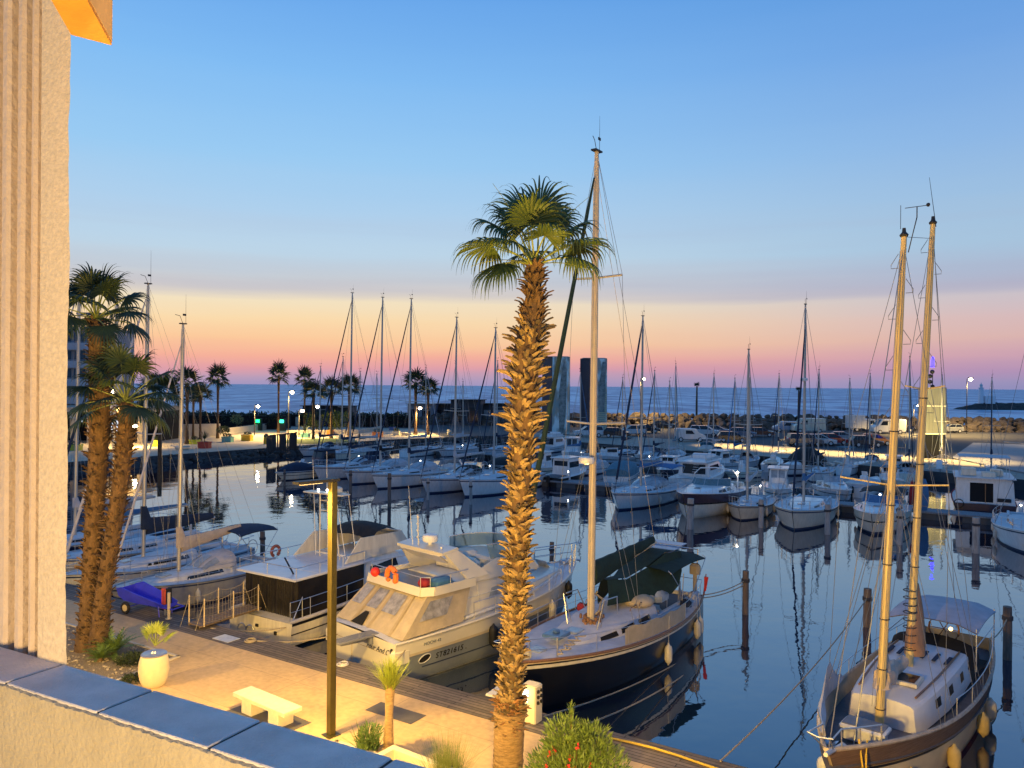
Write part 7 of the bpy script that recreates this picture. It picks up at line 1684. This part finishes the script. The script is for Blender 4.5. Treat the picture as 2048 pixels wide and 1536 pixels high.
def seat(px, py, wpx, lb):
    b = W(px, py); k = b.y / F; w = wpx * k; e = empty('curved_seat', b, FR + .6, label=lb, cat='seat', group='pale moulded seats on the promenade')
    m = MB(); rows = [[Vector((w / 2 * math.cos(a), w / 3 * math.sin(a), z)) * 1 for a in [2 * PI * i / 16 for i in range(16)]] for z in (0, .45)]; rows[0] = [Vector((v.x * .8, v.y * .8, 0)) for v in rows[0]]; rows.append([Vector((v.x * .9, v.y * .9, .5)) for v in rows[1]]); m.loft(rows); m.build('seat', mat('seat concrete', (.55, .50, .40), .7, var=.1), e)
for a in ((366, 909, 30, 'oval pale seat left of the red planter'), (704, 889, 16, 'pale seat at the edge of the round lawn'), (812, 874, 17, 'pale seat left of the far lamplit palms')): seat(*a)
for px, py, h, lb in ((683, 885, 12, 'white cylinder litter bin on the promenade edge'), (900, 871, 10, 'yellow lit cylinder bin near the wharf corner'), (596, 852 + 6, 18, 'pale square pillar behind the kiosk lights')):
    b = W(px, py); k = b.y / F; e = MB(); e.lathe([(.01, 0), (.30 * 1.2, 0), (.36 * 1.2, h * k * .5), (.30 * 1.2, h * k), (.01, h * k)], n=12); e.build('cylinder_bin', mat('bin pale', (.60, .56, .44), .6, var=.05), None, b, label=lb, cat='bin')
# black fence at the head of the basin
b0, b1 = W(536, 911), W(594, 902); d = b1 - b0; k = b0.y / F; e = empty('fence', b0, math.atan2(d.y, d.x), label='tall black slatted fence and gate at the corner of the basin', cat='fence'); m = MB(); L_ = d.length; hh = 34 * k
rg = random.Random(3)
for i in range(int(L_ / .34)):
    if 0 < (i % 7) < 6 or i < 5: m.box((i * .34 + .15, 0, hh / 2), (.26, .05, hh * rg.uniform(.94, 1.0)))
m.build('slat', M['fenderb'], e); m = MB()
for z_ in (.2, hh * .95): m.box((L_ / 2, .04, z_), (L_, .08, .12))
for x_ in (0, L_ * .35, L_ * .7, L_): m.box((x_, 0, hh / 2), (.14, .14, hh * 1.02))
m.build('fence_frame', MC['dark metal'], e)
# lawns, kerbs and low walls of the promenade
m = MB(); c = W(625, 890); m.lathe([(.01, .01), (5.6, .01), (5.2, .10), (.01, .22)], n=28); m.build('round_lawn', mat('lawn', (.07, .12, .03), .9, var=.4, scale=3), None, W(640, 888), kind='stuff', label='small round lawn with short palms on the promenade', cat='lawn')
def wall(p, q, h, lb, th=.3, mt_=None, name='low_wall'):
    d = q - p; MB().bbox((d.length / 2, 0, h / 2), (d.length, th, h), .02).build(name, mt_ or mat('wall paint', (.50, .46, .40), .8, var=.1, scale=1), None, p, math.atan2(d.y, d.x), label=lb, cat='wall')
wall(W(318, 884), W(442, 880), 2.0, 'pale retaining wall behind the first promenade palms'); wall(W(443, 879), W(558, 862), 1.1, 'low sloping pale wall left of the green lit kiosk'); wall(W(575, 876), W(716, 872), .75, 'low pale wall behind the round lawn')
wall(W(716, 871), W(765, 862), .6, 'short low wall right of the round lawn')
def hedge(px0, px1, py, top, depth, lb, seed, col=None):
    a, b = W(px0, py), W(px1, py - 0); r_ = random.Random(seed); d = b - a; h = ZT(top, px0, a.y); e = empty('hedge', a, math.atan2(d.y, d.x), label=lb, cat='hedge'); m = MB(); L_ = d.length; dens = int(L_ * 16)
    for i in range(dens):
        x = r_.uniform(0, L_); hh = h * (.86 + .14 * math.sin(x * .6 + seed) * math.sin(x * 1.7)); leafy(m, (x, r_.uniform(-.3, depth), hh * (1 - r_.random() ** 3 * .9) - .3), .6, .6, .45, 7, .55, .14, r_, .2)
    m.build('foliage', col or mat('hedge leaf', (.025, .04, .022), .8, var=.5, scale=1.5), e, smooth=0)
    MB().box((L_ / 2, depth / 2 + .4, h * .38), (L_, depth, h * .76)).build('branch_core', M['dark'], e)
hedge(262, 560, 866, 832, 5, 'long dark hedge between the promenade and the sea', 1)
hedge(560, 826, 858, 829, 4, 'dark hedge and shrubs behind the round lawn', 2)
b = W(652, 868); m = MB(); rg = random.Random(5)
for i in range(16): leafy(m, (rg.uniform(-3.5, 3.5), rg.uniform(-1, 1), rg.uniform(.8, 2.8)), .9, .9, .8, 90, .5, .12, rg, .3)
e = empty('lit_shrub', b, 0, label='leafy tree lit yellow green by a lamp behind the round lawn', cat='tree'); m.build('crown', mat('lit leaves', (.12, .16, .03), .7, var=.5, scale=2), e, smooth=0); m = MB()
for k in range(4): m.tube([(k - 1.5, 0, 0), ((k - 1.5) * 1.4, 0, 2)], .08, 5)
m.build('trunk', bark, e)
for px, py, top, r_, lb in ((312 + 136, 886, 862, .9, 'round clipped bush behind the teal planter'), (475, 868, 838, 1.1, 'pale round topped sign tree on the wall')):
    b = W(px, py); h = ZT(top, px, b.y); e = empty('small_tree', b, 0, label=lb, cat='tree'); m = MB(); leafy(m, (0, 0, h * .72), r_, r_, h * .3, 420, .3, .07, random.Random(px), .1); m.build('crown', leafD if px < 460 else mat('pale foliage', (.22, .22, .10), .8, var=.3), e, smooth=0); m = MB(); m.tube([(0, 0, 0), (0, 0, h * .6)], .08, 5); m.build('trunk', bark, e)

# ------------------------------------------------------------------ buildings on the left and the pavilions
def bldg_flat():
    d = 120.0; k = d / F; x0, x1 = D(40, 870, d).x, D(213, 870, d).x; zt = ZT(672, 180, d)
    e = empty('apartment_building', Vector(((x0 + x1) / 2, d, 0)), 0, label='pale block of flats with balconies, behind the palms at the left', cat='building'); w = x1 - x0; hw = w / 2
    wallm = mat('flat render', (.30, .29, .33), .85, var=.08, scale=1); MB().box((-.1, 5, zt / 2), (w - .4, 9, zt)).build('wall', wallm, e, smooth=0)
    n = 6
    for i in range(1, n):
        z = zt * i / n - .2; m = MB(); m.bbox((0, -.7, z + .5), (w, .12, 1.0), .02); m.box((0, -.2, z), (w, 1.5, .22)); m.box((hw - .05, 2, z + .5), (.12, 5.2, 1.0)); m.build('balcony', mat('balcony front', (.44, .42, .46), .8, var=.08), e, smooth=0)
        m = MB(); m.tube([(-hw, -.72, z + 1.12), (hw, -.72, z + 1.12)], .03, 4); m.build('handrail', M['steel'], e)
    m = MB(); fr = MB()
    for i in range(n):
        z = zt * i / n
        for j in range(5): x = -hw + 1.6 + j * (w - 2.4) / 5; m.box((x + .8, .46, z + 1.45), (1.7, .1, 1.7)); fr.box((x + .8, .41, z + 1.45), (.07, .06, 1.7))
    g_ = m.build('window', mat('flat window', (.02, .05, .10), .12, var=.2), e, smooth=0); fr.build('window_frame', M['gel3'], g_, smooth=0)
    m = MB(); m.box((-.5, 4.5, zt + .25), (w + .2, 10.5, .5)); m.box((hw - 1.2, -.3, zt + 1.3), (1.0, 1.2, 2.6)); m.box((hw - 2.4, -.2, zt + 2.5), (3.6, 1.4, .3)); m.build('roof', mat('flat roof trim', (.07, .09, .12), .8), e, smooth=0)
    for i in (1, 3): m = MB(); m.box((hw - .3, -.75, zt * i / n + 1.4), (.5, .3, 2.2)); m.build('corner_post', wallm, e, smooth=0)
bldg_flat()
d = 112.0; x0, x1 = D(60, 880, d).x, D(308, 880, d).x; e = empty('arcade_building', Vector((x0, d, 0)), 0, label='low arcade with pale square columns and dark shopfronts at the left', cat='building'); w = x1 - x0
MB().box((w / 2, 6, 2.3), (w, 8, 4.6)).build('shopfront', M['dark'], e, smooth=0); MB().bbox((w / 2, 3, 4.75), (w + .6, 13, .7), .05).build('roof', mat('arcade render', (.42, .36, .28), .85, var=.1), e)
for i in range(8): MB().bbox((.8 + i * (w - 1.4) / 7, -2.5, 2.2), (.75, .7, 4.4), .04).build('column', MC['arcade render'], e)
m = MB(); m.box((w * .34, 1.96, 3.0), (.9, .05, .5)); m.box((w * .62, 1.96, 2.2), (1.6, .05, 1.6)); m.build('lit_window', lamp_mat('shop window', (.75, .85, 1), 1.2), e, smooth=0)
for px0, px1, pb, pt, col, lb, dep in ((816, 866, 850, 810, (.22, .26, .32), 'pale blue container pavilion left of the dark pavilion', 7), (864, 960, 848, 811, (.03, .04, .055), 'long dark pavilion near the sea, left part', 7), (902, 962, 852, 802, (.022, .035, .055), 'taller dark pavilion with a lit terrace opening', 6), (958, 1016, 850, 809, (.05, .06, .08), 'grey pavilion beside the shaggy palm trunk', 6), (606, 700, 850, 818, (.03, .03, .03), 'dark kiosk building behind the lit tree', 5)):
    a, b = W(px0, pb), W(px1, pb); h = ZT(pt, px0, a.y); dd = b - a; e = empty('pavilion', a, math.atan2(dd.y, dd.x), label=lb, cat='building'); L_ = dd.length; mt_ = mat('pavilion %d' % px0, col, .6, var=.15, scale=1)
    MB().bbox((L_ / 2, dep / 2, h / 2), (L_, dep, h), .05).build('wall', mt_, e); MB().bbox((L_ / 2, dep / 2 - .4, h + .06), (L_ + .6, dep + 1.2, .14), .03).build('roof', M['gel3'] if px0 == 816 else M['dark'], e)
    m = MB(); n = max(2, int(L_ / 2.4))
    for i in range(n): m.box(((i + .5) * L_ / n, -.02, h * .42), (L_ / n * .66, .05, h * .6))
    m.build('window', glassc if px0 != 958 else M['glassl'], e, smooth=0)
for px, col, lb in ((518, (.02, 1, .25), 'little kiosk with a green light behind the yellow planter'), (566, (.05, .9, .5), 'second booth with a pale green light by the lamp post')):
    b = W(px, 868); e = empty('kiosk', b, 0, label=lb, cat='kiosk'); MB().bbox((0, 0, 1.1), (1.3, .8, 2.2), .05).build('cabinet', M['fenderb'], e); MB().box((0, -.42, 1.75), (.7, .04, .55)).build('light_panel', lamp_mat('green lamp %d' % px, col, 3), e); light('green_light', (0, -.8, 1.7), 25, col, .2, e)

# ------------------------------------------------------------------ far lamp posts, then added lights without fittings
def far_lamp(px, pb, pt, power, lb, col=(1, .64, .20), es=60, r=.28, arm=True):
    b = W(px, pb); z = ZT(pt, px, b.y); e = empty('street_lamp', b, 0, label=lb, cat='street lamp', group='lit street lamps round the harbour')
    m = MB(); m.tube([(-.6 if arm else 0, .2, 0), (-.6 if arm else 0, .2, z + .1)] + ([(0, .2, z + .25)] if arm else []), .09, 6, .06); m.build('pole', MC['dark metal'], e)
    m = MB(); m.ball((0, 0, z), r, 8, .75); m.build('lamp_head', lamp_mat('street lamp glow', (1, .80, .50), es), e)
    m = MB(); m.bbox((0, .05, z + r + .02), (.9, .5, .1), .03); m.build('lamp_shade', MC['dark metal'], e)
    light('lamp_light', (0, -.1, z - r - .3), power * 5, col, .25, e, spot=160, d=(0, 0, -1))
for a in ((517, 878, 820, 1300, 'bright street lamp left of the green kiosk', ), (585, 884, 791, 2600, 'tall street lamp with the brightest glow on the promenade'), (606, 880, 828, 700, 'lower lamp just right of the tall promenade lamp'), (636, 874, 819, 700, 'lamp in the lit tree behind the round lawn'),
          (841, 872, 819, 1100, 'small lamp between the far lamplit palms'), (272, 905, 863, 900, 'small warm lamp between the leaning palm and the sloop mast'), (228, 900, 794, 900, 'lamp glimpsed among the drooping palm fronds')): far_lamp(*a)
far_lamp(1942, 855, 746, 3500, 'tall lamp with a dazzling head above the slipway platform', es=110, r=.34)
far_lamp(1288, 852, 754, 2600, 'tall lamp shining beside the bare mast above the parked cars', es=80, r=.30)
far_lamp(1836, 858, 800, 2600, 'lamp hidden behind the gold mast, lighting the panel tower', r=.15)
for s_, t_ in ((-3, 99), (-10, 100.5), (-17, 102), (-25, 103.5), (-33, 106)): light('wharf_glow', S(s_, t_ + 5.8, 7.0), 11000, (1, .66, .22), .4, spot=88, d=(0, 0, -1))  # added spots without lamp posts, to yellow the wharf strip
light('platform_glow', S(-5, 112, 8), 5000, (1, .66, .26), .4, spot=100, d=(0, 0, -1)); light('wharf_glow', S(8, 140, 8), 4500, (1, .7, .3), .4, spot=120, d=(0, 0, -1))  # added spots without fittings, to brighten the platform and far wharf
light('panel_tower_fill', D(1870, 880, 84), 15000, (1, .76, .26), .3, spot=60, d=(.50, .85, .30))  # added spot without a fitting, to light the tower panels yellow
# near lights: unseen, added out of frame to warm the quay and balcony
light('unseen_facade_light', S(-22, 5.5, 4.2), 3400, (1, .60, .12), .25); light('unseen_facade_light', S(-3.5, 6.0, 4.5), 8000, (1, .60, .12), .25); light('unseen_facade_light', S(-11.5, 4.5, 4.2), 4200, (1, .60, .12), .25)
light('unseen_balcony_light', Bp(.6, -1.6, zc - .06), 760, (1, .67, .24), .12)

# ------------------------------------------------------------------ pieces one can tell apart become parts of their own
def split_loose(o, least=2, most=60):
    me = o.data; n = len(me.vertices)
    if n == 0: return
    par = list(range(n))
    def find(a):
        while par[a] != a: par[a] = par[par[a]]; a = par[a]
        return a
    for p in me.polygons:
        v = p.vertices; r0 = find(v[0])
        for k in v[1:]:
            r1 = find(k)
            if r1 != r0: par[r1] = r0
    isl = {}
    for p in me.polygons: isl.setdefault(find(p.vertices[0]), []).append(p)
    if not (least <= len(isl) <= most): return
    name = o.name.split('.')[0]; base = None
    for faces in isl.values():
        idx = {}; vs = []; fs = []
        for p in faces:
            f = []
            for k in p.vertices:
                if k not in idx: idx[k] = len(vs); vs.append(me.vertices[k].co[:])
                f.append(idx[k])
            fs.append(f)
        m2 = bpy.data.meshes.new(name); m2.from_pydata(vs, [], fs); m2.materials.append(me.materials[0])
        if faces[0].use_smooth: m2.shade_smooth(); m2.set_sharp_from_angle(angle=rad(35))
        if base is None: base = m2
        else:
            c = bpy.data.objects.new(name, m2); COL.objects.link(c); c.parent = o.parent; c.location = o.location; c.rotation_euler = o.rotation_euler
    o.data = base
SPLIT = {'side_window', 'hatch', 'stern_moulding', 'cabin_window', 'saloon_window', 'headlight', 'tail_light', 'seat', 'mast_winch', 'portlight', 'window', 'tent_window', 'balcony', 'cockpit_coaming', 'hood_window',
         'roof_locker', 'mast_light', 'transom_step', 'exhaust_outlet', 'spreader', 'signal_ball', 'socket', 'lit_window', 'fly_seat', 'flybridge_coaming', 'tent_seam', 'snap_fastener', 'door_outline', 'grab_rail', 'mast_guard', 'folded_sail',
         'canopy_post', 'slatted_locker', 'solar_panel', 'deck_bundle', 'float', 'edge_trim', 'kerb', 'coping', 'fluting', 'mast_step', 'mast_band', 'stern_poles', 'handle', 'stem', 'flower_stalk', 'boat_cover_', 'panel_seam', 'window_frame', 'halyard_coil', 'gunwale_roll', 'steering_wheel', 'flybridge_side'}
for o in [o for o in bpy.data.objects if o.type == 'MESH' and o.parent is not None and o.name.split('.')[0] in SPLIT]: split_loose(o)
